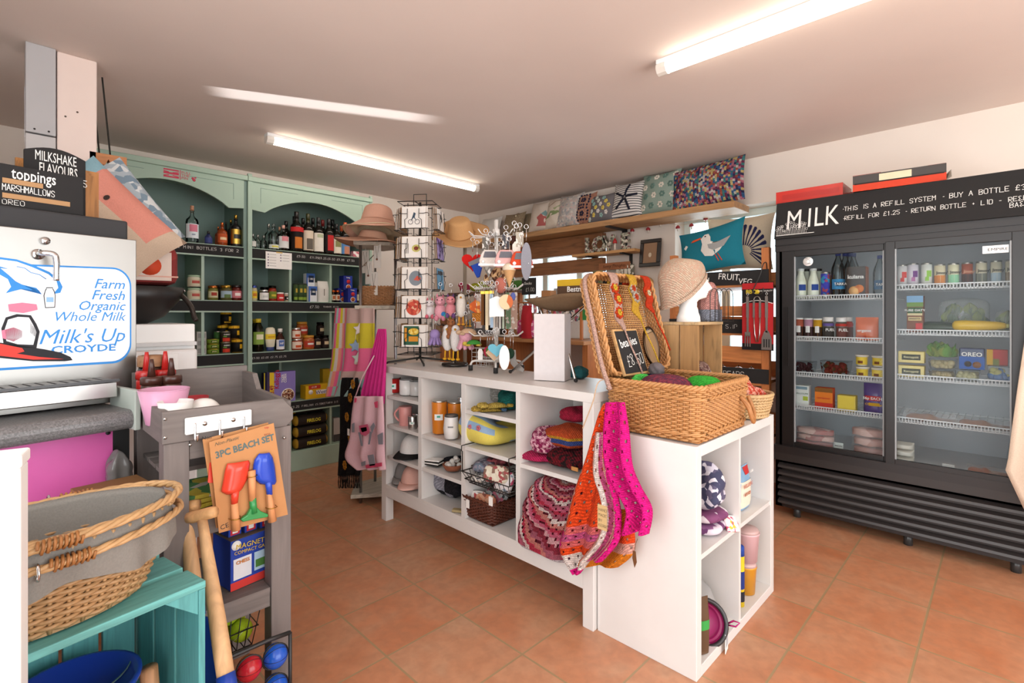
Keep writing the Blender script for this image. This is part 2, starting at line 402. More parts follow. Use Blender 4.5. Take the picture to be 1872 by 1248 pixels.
U1 = shelving(ux0,ux1,'left bay of green arched shelving with spirits and tins',[(x+.06,a,b) for x,a,b in dv],0)
U2 = shelving(ux1+.0015,ux2,'right bay of green arched shelving with wine and cereal',[d for d in dv if not (d[0] > .5 and .5 < d[1] < .6)],1)
CH = CHALKW
def strip_text(u,s,px,z,h=.03):
 x = xs(px,SY)-u.location.x; chalk(s,h,CH,u,(x,-.0075,z),w=.1)
strip_text(U1,'ALL MINI BOTTLES 3 FOR 2',312,1.647,.0185)
for s,px in (('£9.50',542),('£11.99',566),('£8.25',582),('£8.50',598),('£9.99',615),('£7.50',634)): strip_text(U2,s,px,1.647,.015)
strip_text(U2,'£7.50',566,1.257,.017); strip_text(U2,'TEABAGS £2.50',590,1.262,.011)
for s,px in (('£3.50',460),('£2.00',477),('£2.75',494),('£2.75',510)): strip_text(U2,s,px,.882,.012)
strip_text(U2,'CORNFLAKES £3.25',492,.488,.015); strip_text(U2,'FIRELOGS £5.50',551,.488,.013); strip_text(U2,'WEETABIX 2.5',587,.488,.013)
# red stencil on the left pelmet
RED = M('c8445a','card'); lx = xs(298,SY)-ux0
g = G(); z0,z1 = 2.10,2.155; w = .085
g.box(lx,-.0135,z0,lx+w,-.0125,z0+.009).box(lx,-.0135,z1-.009,lx+w,-.0125,z1).box(lx,-.0135,2.122,lx+w,-.0125,2.134).box(lx+w+.006,-.0135,z0-.004,lx+w+.01,-.0125,z1+.004)
for a,b in (((0,z0+.013),(.03,2.119)),((.05,2.119),(w,z0+.013)),((0,z1-.013),(.03,2.137)),((.05,2.137),(w,z1-.013))):
 g.add([(lx+a[0],-.0135,a[1]),(lx+b[0],-.0135,b[1]),(lx+b[0],-.0135,b[1]-.006),(lx+a[0],-.0135,a[1]-.006)],[(0,1,2,3)])
stn = g.build('stencil_flag',RED,U1,label='red stencilled half flag')
for s,z in (('PULL',2.145),('THE',2.127),('PIN',2.109)): text(s,.022,RED,U1,(lx+w+.014,-.0135,z),al='LEFT',sx=1.15)
g = G()
for x,z,r in ((.165,2.118,.008),(.18,2.125,.006),(.172,2.108,.01)): g.lathe([(r*.7,-.0136),(r,-.0132)],8,(lx+x+.0,0,z),ax='y')
g.build('stencil_emblem',RED,U1)

# ============================================================ white cube counter
WHT = M('dcd8d4','paint',rough=.35)
CX0,CX1,CY0,CY1 = 1.58,1.97,1.12,2.632
t = thing('cube_counter','long white display counter with open cubbyholes and raised legs','counter',(CX0,CY0,0)); W_ = CY1-CY0; D_ = CX1-CX0
ct = t
G().box(0,0,.867,D_,W_,.905).build('countertop',WHT,t,bev=.002)
for y in (0,W_-.05): G().box(0,y,.0,.05,y+.05,.867).build('leg',WHT,t,bev=.002)
for y in (0,W_-.05): G().box(D_-.05,y,.0,D_,y+.05,.867).build('leg',WHT,t,bev=.002)
for y in (0.012,W_-.03): G().box(.05,y,.2,D_-.05,y+.018,.867).build('side_panel',WHT,t)
G().box(D_-.012,.05,.2,D_,W_-.05,.867).build('back_panel',WHT,t)
G().box(.0,.05,.145,.018,W_-.05,.2).build('front_rail',WHT,t,bev=.002)
bot = G().box(.0,.05,.2,D_-.012,W_-.05,.218).build('bottom_board',WHT,t)
cols = [1.12+.05,1.518,1.887,2.248,2.632-.05]
for c,wd in zip(cols[1:-1],(.026,.03,.03)): G().box(0.002,c-CY0-wd/2,.218,D_-.012,c-CY0+wd/2,.867).build('divider',WHT,t)
lev = {3: (.565,.385,.735),2: (.565,.39),1: (.568,.745),0: (.56,)}
for c,zs in lev.items():
 for z in zs: G().box(.004,cols[c]-CY0+.012,z-.018,D_-.012,cols[c+1]-CY0-.012,z).build('shelf',WHT,t)
# ============================================================ white cube unit in front of it
t = thing('cube_shelf','small white four cube shelf standing at counter end under hamper','shelf unit',(1.6,.725,0))
KX,KD = .765,.39
G().box(0,0,0,.038,KD,.77).build('side_panel',WHT,t,bev=.002)
G().box(KX-.038,0,0,KX,KD,.77).build('side_panel',WHT,t,bev=.002)
G().box(.038,0,.732,KX-.038,KD,.77).build('top_panel',WHT,t,bev=.002)
G().box(.038,0,0,KX-.038,KD,.038).build('bottom_panel',WHT,t,bev=.002)
G().box(KX/2-.009,.003,.038,KX/2+.009,KD,.732).build('divider',WHT,t)
for a,b in ((.038,KX/2-.009),(KX/2+.009,KX-.038)): G().box(a,.004,.385,b,KD,.402).build('shelf',WHT,t)
G().box(.038,KD-.008,.038,KX-.038,KD,.732).build('back_panel',WHT,t)

# ============================================================ drinks fridge
FX,FY0,FY1 = 3.25,-.13,.995
BLK = M('161313','paint',rough=.35); BLK2 = M('1f1b1b','paint',rough=.4); FIN = M('d4d6d8','paint',rough=.4)
t = fridge = thing('display_fridge','tall black drinks fridge with two sliding glass doors','fridge',(FX,FY0,0)); w = FY1-FY0; d = .63
G().box(.092,.0,.06,d,.035,1.87).box(.03,0,.06,.092,.035,1.65).build('side_wall',BLK,t); G().box(.092,w-.035,.06,d,w,1.87).box(.03,w-.035,.06,.092,w,1.65).build('side_wall',BLK,t)
G().box(d-.03,.035,.06,d,w-.035,1.87).build('back_wall',M('c4c7ca','paint'),t)
G().box(.095,.035,1.60,d-.03,w-.035,1.87).build('ceiling_liner',FIN,t); G().box(.03,.035,.3,d-.03,w-.035,.42).build('floor_liner',FIN,t)
for y in (.035,w-.05): G().box(.06,y,.42,d-.03,y+.015,1.60).build('wall_liner',FIN,t)
hd = G().add([(0,0,1.655),(0,w,1.655),(.05,w,1.875),(.05,0,1.875),(.09,0,1.655),(.09,w,1.655),(.09,w,1.875),(.09,0,1.875)],[(0,3,2,1),(4,5,6,7),(3,7,6,2),(0,1,5,4),(0,4,7,3),(1,2,6,5)]).build('header_board',BOARD,t,label='black chalkboard header with white handwriting about milk')
G().box(.02,.0,1.58,.06,w,1.655).build('top_rail',BLK2,t); G().box(.03,0,1.615,.012,w,1.62).build('rail_line',BLK,t)
G().box(.0,0,.385,.06,w,.43).build('bottom_rail',BLK2,t)
gr = G(); gr.box(.03,0,.06,.06,w,.385)
gr.build('base_panel',BLK2,t); lv = G()
for i in range(6):
 z = .085+i*.042; lv.add([(.03,.02,z),(.0,.02,z+.004),(.004,.02,z+.016),(.03,.02,z+.028),(.03,w-.02,z),(.0,w-.02,z+.004),(.004,w-.02,z+.016),(.03,w-.02,z+.028)],[(0,1,5,4),(1,2,6,5),(2,3,7,6),(0,3,2,1),(4,5,6,7)])
lv.build('vent_louvres',M('332e2d','paint',rough=.4),t,label='horizontal vent louvres along the base'); G().box(.0,0,.342,.03,w,.385).build('base_lip',M('2a2625','paint',rough=.4),t)
for y in (.1,w-.1,.5):
 for x in (.09,.5): G().cyl((x,y,0),.02,.06,12).build('caster',M('3a3a3a','plastic'),t)
def fdoor(y0,y1,x,g0,g1,hz):
 z0,z1 = .425,1.585; f = G(); f.box(x,y0,z0,x+.022,g0,z1).box(x,g1,z0,x+.022,y1,z1).box(x,g0,z0,x+.022,g1,.455).box(x,g0,1.545,x+.022,g1,z1)
 dr = f.build('sliding_door',BLK,t,bev=.002,label='black framed sliding glass door')
 G().box(x+.008,g0,.455,x+.013,g1,1.545).build('glass_pane',M('f3f6f7','glass',ior=1.15),dr)
 s = G(); s.box(x+.004,g0,.455,x+.02,g0+.006,1.545).box(x+.004,g1-.006,.455,x+.02,g1,1.545).build('door_seal',M('9a9ea0','plastic'),dr)
 G().box(x-.004,hz-.012,.9,x,hz+.012,1.25).build('handle_recess',M('0e0c0c','plastic'),dr)
 return dr
dl = fdoor(.565,w-.02,.03,.595,w-.1,w-.06); drr = fdoor(.0,.585,.002,.115,.545,.06)
# header writing
def hdr(s,h,y,z,wd=.09,dbl=False,sp=.95):
 chalk(s,h,CHALKW,hd,(.05*(z-1.655)/.22-.0015,y,z),(R(-12.8)*1,0,R(-90)),w=wd,double=dbl,sp=sp)
def yh(px): return ys(px,FX+.025)-FY0
chalkz = 1.7
MK = []
x0 = yh(1436)
for s,y in (('M',1437),('I',1475),('L',1487),('K',1507)): text(s,.165,CHALKW,hd,(.0212,yh(y),1.757),(R(77.2),0,R(-90)),al='LEFT',sx=.68,name='chalk_lettering')
for s,px,py,h in (('·THIS IS A REFILL SYSTEM · BUY A BOTTLE £3.25',1538,386,.024),('·REFILL FOR £1.25 · RETURN BOTTLE + LID - RECEIVE £2',1540,403,.022),('BACK',1846,380,.022)):
 p = atX(px,py,FX+.02); hdr(s,h,p.y-FY0,p.z,.1,sp=.74)
fl = G(); rnd = random.Random(3)
for i in range(22):
 y = yh(1421)-i*.0075; h = .02+.05*rnd.random(); zz = 1.675
 fl.add([(.002,y,zz),(.002,y-.0015,zz),(.012,y-.004,zz+h),(.012,y-.0025,zz+h)],[(0,1,2,3)])
 for k in range(5): a = 2*pi*k/5; fl.box(.004+h*.1,y-.004+.006*cos(a),zz+h+.006*sin(a),.006+h*.1,y-.001+.006*cos(a),zz+h+.003+.006*sin(a))
fl.box(.0,yh(1421)-.2,1.672,.003,yh(1421),1.675).build('chalk_flowers',CHALKW,hd,label='white chalk drawing of wild flowers')
def fsticker(parent,px0,py0,px1,py1,X,mat,name,label):
 a,b = atX(px0,py0,X),atX(px1,py1,X); return G().box(X-FX-.0015,b.y-FY0,b.z,X-FX-.0005,a.y-FY0,a.z).build(name,mat,parent,label=label)
k = fsticker(drr,1796,450,1844,461,FX+.009,WHITE,'maker_sticker','white sticker with black lettering')
p = atX(1824,455.5,FX+.0075); text('EMPIRE',.018,BLACK,drr,(p.x-FX-.0005,p.y-FY0,p.z),(R(90),0,R(-90)),bold=.02,sx=1.25)
p = atX(1477,478,FX+.037); st = G().lathe([(.026,0),(.026,.001)],24,(p.x-FX,p.y-FY0,p.z),ax='x').build('round_sticker',WHITE,dl,label='round white sticker with a wave emblem')
g = G()
for i in range(10): a = R(40+i*25); g.box(p.x-FX-.001,p.y-FY0+.011*cos(a)-.0012,p.z+.011*sin(a)-.0012,p.x-FX,p.y-FY0+.011*cos(a)+.0012,p.z+.011*sin(a)+.0012)
g.box(p.x-FX-.001,p.y-FY0-.014,p.z-.013,p.x-FX,p.y-FY0+.006,p.z-.011); g.build('wave_emblem',M('555555','card'),st)
text('MILKS UP',.006,BLACK,st,(p.x-FX-.001,p.y-FY0,p.z+.017),(R(90),0,R(-90)))
# shelves of the fridge
FL = [.6,.875,1.11,1.34]
def wshelf(y0,y1,z):
 g = G(); g.box(.075,y0,z-.012,.08,y1,z-.008).box(.075,y0,z+.012,.08,y1,z+.018)
 n = int((y1-y0)/.0125)
 for i in range(n+1): y = y0+(y1-y0)*i/n; g.box(.075,y-.0015,z-.012,.08,y+.0015,z+.015)
 for i in range(int((y1-y0)/.03)+1): y = y0+i*.03; g.box(.08,y-.0015,z-.004,.56,y+.0015,z)
 for x in (.1,.3,.54): g.box(x,y0,z-.008,x+.004,y1,z-.004)
 g.build('wire_shelf',M('e4e4e4','plastic'),t,label='white wire shelf')
FLL = [.655,.85,1.06,1.30]; FLR = [.65,.875,1.11,1.345]
for z in FLL: wshelf(.57,w-.055,z)
for z in FLR: wshelf(.055,.56,z)
g = G()
for i in range(60): g.box(.1,.5505,.45+i*.019,.106,.5605,.458+i*.019)
G().box(.07,.56,.42,.13,.57,1.6).build('shelf_upright',M('c5c7c9','paint'),t); g.build('shelf_slots',BLACK,t)
# ============================================================ builders for small goods
def D_(p): return .7133*p.x+.7009*p.y
def itY(px,wpx,hpx,Y,z):
 p = atY(px,575,Y); d = D_(p)/921; return (p.x,Y,z),wpx*d*.97*cos(math.atan((px-936)/921)),hpx*d
def itX(px,wpx,hpx,X,z):
 p = atX(px,575,X); d = D_(p)/921; return (X,p.y,z),wpx*d*.97*cos(math.atan((px-936)/921)),hpx*d
def glassm(hx): return M(hx,'glass')
PROF = {
 'wine': ([(.9,0),(1,.012),(1,.6),(.93,.65),(.62,.71),(.38,.76),(.34,.8),(.34,.9)],(.38,.82,1)),
 'gin': ([(.94,0),(1,.02),(1,.56),(.9,.63),(.5,.69),(.3,.74),(.28,.84),(.36,.845),(.36,.87)],(.3,.865,1)),
 'pop': ([(.86,0),(1,.03),(1,.55),(.92,.66),(.55,.8),(.34,.88),(.34,.93)],(.4,.92,1)),
 'oil': ([(.9,0),(1,.02),(.97,.3),(1,.5),(.9,.72),(.55,.84),(.45,.9)],(.5,.88,1)),
 'squeezy': ([(.55,0),(.6,.15),(.8,.2),(.98,.5),(1,.75),(.85,.95),(.5,1.0)],None),
 'sauce': ([(.95,0),(1,.02),(1,.52),(.85,.62),(.52,.74),(.48,.84)],(.55,.84,1)),
 'milk': ([(.95,0),(1,.02),(1,.5),(.9,.6),(.55,.8),(.5,.88),(.56,.885),(.56,.92)],(.6,.92,1)),
 'mini': ([(.9,0),(1,.03),(1,.55),(.5,.72),(.34,.8)],(.4,.8,1)),
}
def bottle(loc,label,cat,h,r,body,cap,style='wine',lab=None,z0=.12,z1=.5,patch=None,group=None,words=None,neck=None,sy=1,cork=False):
 t = thing('bottle',label,cat,loc,0,group); pr,cp = PROF[style]
 b = G().lathe([(a*r,q*h) for a,q in pr],20,sy=sy).build('bottle_body',body,t)
 if cp: G().lathe([(cp[0]*r,cp[1]*h),(cp[0]*r,h*.995),(cp[0]*r*.9,h)],14,sy=sy).build('cork_stopper' if cork else 'cap',cap,t)
 if lab:
  a = (-160,10) if sy == 1 else (-150,-30)
  l = G().band(r*1.012,z0*h,z1*h,-165,-5).build('paper_label',lab,t,label='printed paper label')
  if sy != 1: l.scale = (1,sy,1)
  if patch: q = G().band(r*1.025,h*(z0+(z1-z0)*patch[1]),h*(z0+(z1-z0)*patch[2]),-125,-50).build('label_print',patch[0],l)
  if words: text(words[0],words[1],words[2],l,(0,-r*1.05,h*(z0+(z1-z0)*words[3])),bold=.02)
 if neck: G().band(.36*r*1.02,.78*h,.99*h,-180,180,c=(0,0,0)).build('neck_foil',neck,t)
 return t
def jar(loc,label,h,r,fill,lid,lab=None,patch=None,group=None,words=None,cat='jar',name='jar',z0=.16,z1=.62,lidh=.16):
 t = thing(name,label,cat,loc,0,group)
 G().lathe([(r*.92,0),(r,.04*h),(r,(.86-lidh)*h),(r*.84,(1-lidh)*h)],20).build('jar_body',fill,t)
 G().lathe([(r*.9,(1-lidh)*h),(r*.93,(1-lidh)*h+.002),(r*.93,h*.985),(r*.86,h)],20).build('lid',lid,t)
 if lab:
  l = G().band(r*1.015,z0*h,z1*h,-160,-20).build('paper_label',lab,t,label='printed label')
  if patch: G().band(r*1.03,h*(z0+(z1-z0)*patch[1]),h*(z0+(z1-z0)*patch[2]),-120,-55).build('label_print',patch[0],l)
  if words: text(words[0],words[1],words[2],l,(0,-r*1.055,h*(z0+(z1-z0)*words[3])),bold=.02)
 return t
def tin(loc,label,h,r,wrap,rim,bands=(),group=None,words=None,cat='tin',name='tin',n=22):
 t = thing(name,label,cat,loc,0,group)
 G().lathe([(r*.96,0),(r,.02*h),(r,.98*h),(r*.96,h)],n).build('can_wall',rim,t)
 l = G().lathe([(r*1.008,.07*h),(r*1.008,.93*h)],n).build('wrap_label',wrap,t)
 for m,z0,z1,a0,a1 in bands: G().band(r*1.03,h*z0,h*z1,a0,a1).build('label_print',m,l)
 if words: text(words[0],words[1],words[2],l,(0,-r*1.06,h*words[3]),bold=.02)
 return t
def carton(loc,label,w,d,h,side,panels=(),words=(),rz=0,group=None,cat='box',name='carton',rot=None,bev=.0015,top=None,art=()):
 """front faces -y; panels in fractions of the front face; words: (string, size, fx, fz, mat[, sx, rotdeg])"""
 t = thing(name,label,cat,loc,rz,group,rot)
 G().box(-w/2,-d/2,0,w/2,d/2,h).build('box_body',side,t,bev=bev)
 for i,(a,b,c,e,m) in enumerate(panels):
  G().box(-w/2+a*w,-d/2-.0006*(i+1),b*h,-w/2+c*w,-d/2-.0006*i,e*h).build('printed_panel',m,t)
 y = -d/2-.0006*(len(panels)+1)
 for q in art:
  G().lathe([(q[3],0),(q[3],.0004)],20,(-w/2+q[1]*w,y+.0004,q[2]*h),ax='y').build('printed_picture',q[4],t); y -= .0004
 for q in words:
  s,sz,fx,fz,m = q[:5]
  text(s,sz,m,t,(-w/2+fx*w,y-.0004,fz*h),(R(90),R(-q[6]) if len(q) > 6 else 0,0),sx=q[5] if len(q) > 5 else 1,bold=.02)
 if top: G().box(-w/2+.002,-d/2+.002,h-.0005,w/2-.002,d/2-.002,h+.0008).build('top_panel',top,t)
 return t
def pouch(loc,label,w,h,th,body,lab=None,words=(),rz=0,group=None,cat='bag',name='pouch',rot=None,crimp=None,tilt=0,wav=.06):
 t = thing(name,label,cat,loc,rz,group,rot)
 def f(u,v):
  a = 2*pi*u; x = cos(a); y = sin(a)
  q = min(1,(1-v)*3.0)*(.75+.25*min(1,v*6)); sq = abs(x)**.6*(1 if x > 0 else -1)
  return (w/2*sq*(1+wav*sin(9*v+3*u)*.3),th/2*y*q+.0008*(1 if y > 0 else -1)+tilt*v*h,h*v)
 g = G().grid(f,24,14,cu=True); n = len(g.v); g.f.append(tuple(range(24))); g.m.append(0); g.s.append(False)
 g.build('bag_body',body,t)
 if crimp: G().box(-w/2*.98,-.0025+tilt*h,h*.93,w/2*.98,.0025+tilt*h,h).build('top_seal',crimp,t)
 if lab:
  for i,(a,b,c,e,m) in enumerate(lab):
   G().grid(lambda u,v: (-w/2+w*(a+(c-a)*u),-(th/2*max(.0,1-abs((a+(c-a)*u)*2-1)**3.33)**.5*min(1,(1-(b+(e-b)*v))*3)*(.75+.25*min(1,(b+(e-b)*v)*6)))-.002-.0006*i+tilt*(b+(e-b)*v)*h,h*(b+(e-b)*v)),8,5).build('printed_panel',m,t)
 for q in words:
  s,sz,fx,fz,m = q[:5]; text(s,sz,m,t,(-w/2+fx*w,-th/2-.006+tilt*fz*h,fz*h),(R(90),R(-q[6]) if len(q) > 6 else 0,0),sx=q[5] if len(q) > 5 else 1,bold=.02)
 return t
def mug(loc,label,h,r,body,rim,hang=-90,tagm=None,rz=0,name='mug',group=None):
 t = thing(name,label,'mug',loc,rz,group)
 G().lathe([(r*.9,0),(r,.05*h),(r,h),(r*.93,h),(r*.93,.1*h),(0,.08*h)],24).build('cup',body,t)
 G().tube([(r*.97*cos(2*pi*i/24),r*.97*sin(2*pi*i/24),h) for i in range(24)],r*.05,6,closed=True).build('rim',rim,t)
 a = R(hang); G().tube([((r+.55*r*sin(pi*i/10))*cos(a),(r+.55*r*sin(pi*i/10))*sin(a),h*(.85-.68*i/10)) for i in range(11)],r*.1,6).build('handle',body,t)
 if tagm: l = G().band(r*1.02,.28*h,.66*h,-115,-60).build('sticker',tagm,t); G().band(r*1.035,.42*h,.56*h,-100,-75).build('sticker_print',M('4aa58c','card'),l)
 return t
def cushion(loc,label,w,h,th,mats,rot=(0,0,0),group=None,mf=None,extra=None,n=14,cat='cushion',pin=.10,lean=0):
 t = thing('cushion',label,cat,loc,0,group,rot)
 def side(sg):
  def f(u,v):
   a,b = 2*u-1,2*v-1
   k = (max(0,(1-a*a)*(1-b*b)))**.5*(1+.06*sin(7*a+5*b+w*40))
   x = w/2*a*(1-pin*(1-b*b)); z = h/2+h/2*b*(1-pin*(1-a*a))
   return (x,sg*th/2*k,z)
  return f
 g = G(); g.grid(side(-1),n,n,mf=mf); g.grid(side(1),n,n,m=0)
 g.build('cushion_cover',mats,t)
 if extra: extra(t,w,h,th,side(-1))
 return t
def surf(t,f,poly,mat,name,off=.003):
 """a printed motif laid on a cushion front: polygon in (u, v) fractions"""
 c = (sum(p[0] for p in poly)/len(poly),sum(p[1] for p in poly)/len(poly)); vs = []; fs = []; n = len(poly)
 for k in (0,.5,1):
  for p in poly:
   q = f(c[0]+(p[0]-c[0])*k if k else c[0],c[1]+(p[1]-c[1])*k if k else c[1]); vs.append((q[0],q[1]-off,q[2]))
 for i in range(n):
  j = (i+1) % n; fs += [(n+i,n+j,2*n+j,2*n+i),(i,n+j,n+i)]
 return G().add(vs,fs,0,True).build(name,mat,t)
def strokes(t,f,lines,wd,mat,name,off=.003):
 g = G()
 for ln in lines: g.tube([(lambda q: (q[0],q[1]-off*.4,q[2]))(f(a,b)) for a,b in ln],wd,5)
 return g.build(name,mat,t)
def ell(cx,cy,rx,ry,n=14,rot=0):
 return [(cx+rx*cos(2*pi*i/n)*cos(rot)-ry*sin(2*pi*i/n)*sin(rot),cy+rx*cos(2*pi*i/n)*sin(rot)+ry*sin(2*pi*i/n)*cos(rot)) for i in range(n)]
def smooth(pts,k=5):
 P = [Vector(p) for p in pts]; out = []
 for i in range(len(P)-1):
  p0,p1,p2,p3 = P[max(i-1,0)],P[i],P[i+1],P[min(i+2,len(P)-1)]
  for j in range(k):
   s = j/k; out.append(.5*((2*p1)+(p2-p0)*s+(2*p0-5*p1+4*p2-p3)*s*s+(3*p1-p0-3*p2+p3)*s**3))
 return out+[P[-1]]
def weave(g,loop,z0,z1,rows,amp,r,stakes,m=0,flare=None,ns=4):
 """woven wicker wall: loop(a) -> (x, y, nx, ny) for a in 0..1; strands wave in and out of the stakes"""
 n = stakes*ns
 for k in range(rows):
  z = z0+(z1-z0)*(k+.5)/rows; ph = pi*(k % 2); pts = []
  fl = flare((z-z0)/(z1-z0)) if flare else 1
  for i in range(n):
   x,y,nx,ny = loop(i/n); a = amp*cos(2*pi*(i/ns)/2*1.0+ph)
   pts.append((x*fl+nx*a,y*fl+ny*a,z))
  g.tube(pts,r,5,m,closed=True)
def rrect(w,d,r):
 """rounded rectangle loop function"""
 segs = []; per = 2*(w-2*r)+2*(d-2*r)+2*pi*r
 def f(a):
  s = (a % 1)*per; L = [w-2*r,pi*r/2,d-2*r,pi*r/2]*2; c = [(w/2-r,-d/2+r),(w/2-r,d/2-r),(-w/2+r,d/2-r),(-w/2+r,-d/2+r)]
  i = 0
  while s > L[i] and i < 7: s -= L[i]; i += 1
  if i == 0: return (-w/2+r+s,-d/2,0,-1)
  if i == 2: return (w/2,-d/2+r+s,1,0)
  if i == 4: return (w/2-r-s,d/2,0,1)
  if i == 6: return (-w/2,d/2-r-s,-1,0)
  k = (i-1)//2; an = -pi/2+k*pi/2+s/r; return (c[k][0]+r*cos(an),c[k][1]+r*sin(an),cos(an),sin(an))
 return f
def oval(a,b):
 def f(t): q = 2*pi*t; l = math.hypot(cos(q)*b,sin(q)*a); return (a*cos(q),b*sin(q),cos(q)*b/l,sin(q)*a/l)
 return f
# ============================================================ goods on the green shelves
P_ = lambda h,**k: M(h,'card',**k)
DARKG = M('15130f','plastic',rough=.08); AMB = M('8a3a14','plastic',rough=.1); CLR = glassm('eef4f2'); BLKP = M('141414','plastic')
yf = SY+.045
Z1,Z2,Z3,Z4,Z5 = LEV[4],LEV[3],LEV[2],LEV[1],LEV[0]
def B(px,w,h,z,label,body,cap,style='wine',Y=None,cat='bottle',**k):
 loc,ww,hh = itY(px,w,h,Y or yf,z); return bottle(loc,label,cat,hh,ww/2,body,cap,style,**k)
def J(px,w,h,z,label,fill,lid,Y=None,dz=0,**k):
 loc,ww,hh = itY(px,w,h,Y or yf,z+dz); return jar(loc,label,hh,ww/2,fill,lid,**k)
def T(px,w,h,z,label,wrap,rim,Y=None,dz=0,**k):
 loc,ww,hh = itY(px,w,h,Y or yf,z+dz); return tin(loc,label,hh,ww/2,wrap,rim,**k)
def C(px,w,h,z,label,side,Y=None,dz=0,d=.07,**k):
 loc,ww,hh = itY(px,w,h,Y or yf,z+dz); return carton(loc,label,ww*1.08,d,hh,side,**k)
CORK = M('c08a6a','wood'); GOLD = M('b8923f','metal',rough=.3); CREAM = P_('e8dfcf'); WL = P_('eeebe6'); NAVY = M('232a55','plastic'); TEAL = M('26706a','plastic')
# left bay, top shelf
B(351,25,68,Z1,'clear spirit bottle with cork standing alone on the top shelf',CLR,CORK,'gin',lab=P_('dfe6ea'),patch=(P_('d77f92'),.45,.95),cork=True,words=('GIN',.012,P_('3a5a86'),.25))
B(381,15,24,Z1,'short dark blue miniature bottle right of the clear spirit bottle',NAVY,BLKP,'mini',lab=P_('3b4478'))
B(399,13,36,Z1,'small amber bottle, left of the amber pair',AMB,M('c96a3a','metal'),'gin',lab=P_('9c4a24'),Y=yf+.06)
B(406,20,42,Z1,'larger amber bottle with orange label and copper cap',AMB,M('d0703e','metal'),'gin',lab=P_('b9542a'),patch=(P_('e2c9a0'),.3,.6))
B(431,22,58,Z1,'black bottle with gold printed front on top green shelf',BLKP,GOLD,'gin',lab=M('c9a850','metal'),z0=.08,z1=.54,patch=(BLKP,.35,.65))
B(422,14,52,Z1,'dark bottle behind the gold printed bottle',BLKP,GOLD,'gin',Y=yf+.1)
B(413,12,48,Z1,'dark bottle between amber bottle and gold printed bottle at back',BLKP,BLKP,'gin',Y=yf+.13)
# left bay, second shelf
for i,dz in enumerate((0,.088)): J(355,27,21,Z2,('lower','upper')[i]+' tub with pale green lid in a stack of two',P_('d9d3bf'),M('a9c3a2','plastic'),dz=dz,lab=P_('c9c2a6'),z0=.1,z1=.7,patch=(P_('b4564c'),.3,.7),cat='tub',name='food_tub',group='stacked tubs')
J(389,20,26,Z2,'green relish jar with orange lid',M('6b6a2a','plastic'),M('c4713a','metal'),lab=P_('c7c09a'),patch=(P_('9c3b2e'),.3,.8))
J(413,23,27,Z2,'pickle jar with landscape label and gold lid',M('4f4a20','plastic'),GOLD,lab=P_('9fb6c4'),patch=(P_('5d7444'),0,.5))
J(432,20,28,Z2,'dark red preserve jar with pink label, beside green upright',M('5a1712','plastic',rough=.12),M('1a1210','plastic'),lab=P_('cf7a80'),patch=(P_('f0e5e0'),.3,.7))
for i,px in enumerate((403,423)): J(px,18,28,Z2,'dark lidded jar in back row '+('left','right')[i]+' of the landscape jar',M('2b1f14','plastic'),M('2b221c','plastic'),Y=yf+.1,group='back row jars')
# left bay, third shelf
for i in range(4):
 if i < 3: C(366,17,14,Z3,('bottom','middle','top')[i]+' small grey box in a stack of three beside the microwave',P_('a9a8a4'),dz=i*.052,d=.07,panels=((.1,.2,.9,.8,P_('8a8b88')),),group='small grey boxes')
for i in range(3): T(389,24,9,Z3,('bottom','middle','top')[i]+' flat green tin in stack of three',P_('6f8a2c'),GOLD,dz=i*.0345,bands=((P_('3f5a1c'),.25,.75,-120,-60),),words=('JOHN',.011,P_('e9e4a8'),.5),group='flat green tins')
SIL = M('b9b9b4','metal')
tom = P_('2f2c22'); TOMR = P_('c63a26')
for i in range(2): T(412,20,20,Z3,('lower','upper')[i]+' tin with cherry tomatoes pictured on black label',tom,SIL,dz=i*.0765,bands=((TOMR,.1,.42,-135,-50),(P_('6f9a3e'),.5,.6,-130,-90)),words=('CHERRY',.011,WL,.72),group='tomato tins')
for i in range(2): T(398,15,20,Z3,('lower','upper')[i]+' green tin behind the tomato tins',P_('3f6a34'),SIL,dz=i*.0765,Y=yf+.07,group='green tins at the back')
bean = P_('14120f'); YEL = P_('d8a822')
for i,(px,dz,lab) in enumerate(((434,0,'black and gold tin at the bottom of the bean tin tower'),(429,.098,'black and gold tin second in the bean tin tower'),(408,.1,'black and gold tin behind, left in the tower'),(414,.198,'black and gold bean tin topmost of the tower'))):
 T(px-1,21,25,Z3,lab,bean,GOLD,dz=dz,Y=yf+(.09 if i in (2,3) else 0),bands=((YEL,.78,.95,-180,180),(YEL,.3,.62,-75,-35)),words=('BEANS',.015,YEL,.2) if i == 3 else None,group='bean tins')
T(408,22,25,Z3,'black and gold tin at the back under the leaning tower',bean,GOLD,Y=yf+.09,bands=((YEL,.78,.95,-180,180),),group='bean tins')
T(411,22,22,Z3,'dark tin hidden behind, holding up the topmost bean tin',bean,GOLD,dz=.1,Y=yf+.18)
# left bay, fourth shelf
loc,w,h = itY(405,40,40,yf,Z4); pouch(loc,'blue and orange crisp bag standing on green shelf',w*1.05,h,.06,M('d8502a','plastic'),lab=((.1,.35,.9,.92,P_('2c55b0')),(.2,.42,.75,.7,P_('3a2f1c'))),words=(('MUNCH',.03,.45,.58,YEL),),crimp=M('d8502a','plastic'))
lb = B(433,23,68,Z4,'dark squash bottle with blue and yellow label',M('2a0d14','plastic',rough=.08),BLKP,'pop',lab=P_('4a9ec0'),z0=.1,z1=.5,patch=(P_('c3402e'),.3,.75))
G().band(.055,.148,.162,-165,-5).build('label_band',YEL,lb)
for i,px in enumerate((406,423)): B(px,18,66,Z4,('leftmost','right hand')[i]+' dark squash bottle standing behind the crisp bag',M('1d0a10','plastic',rough=.08),BLKP,'pop',Y=yf+.13,group='squash bottles behind')
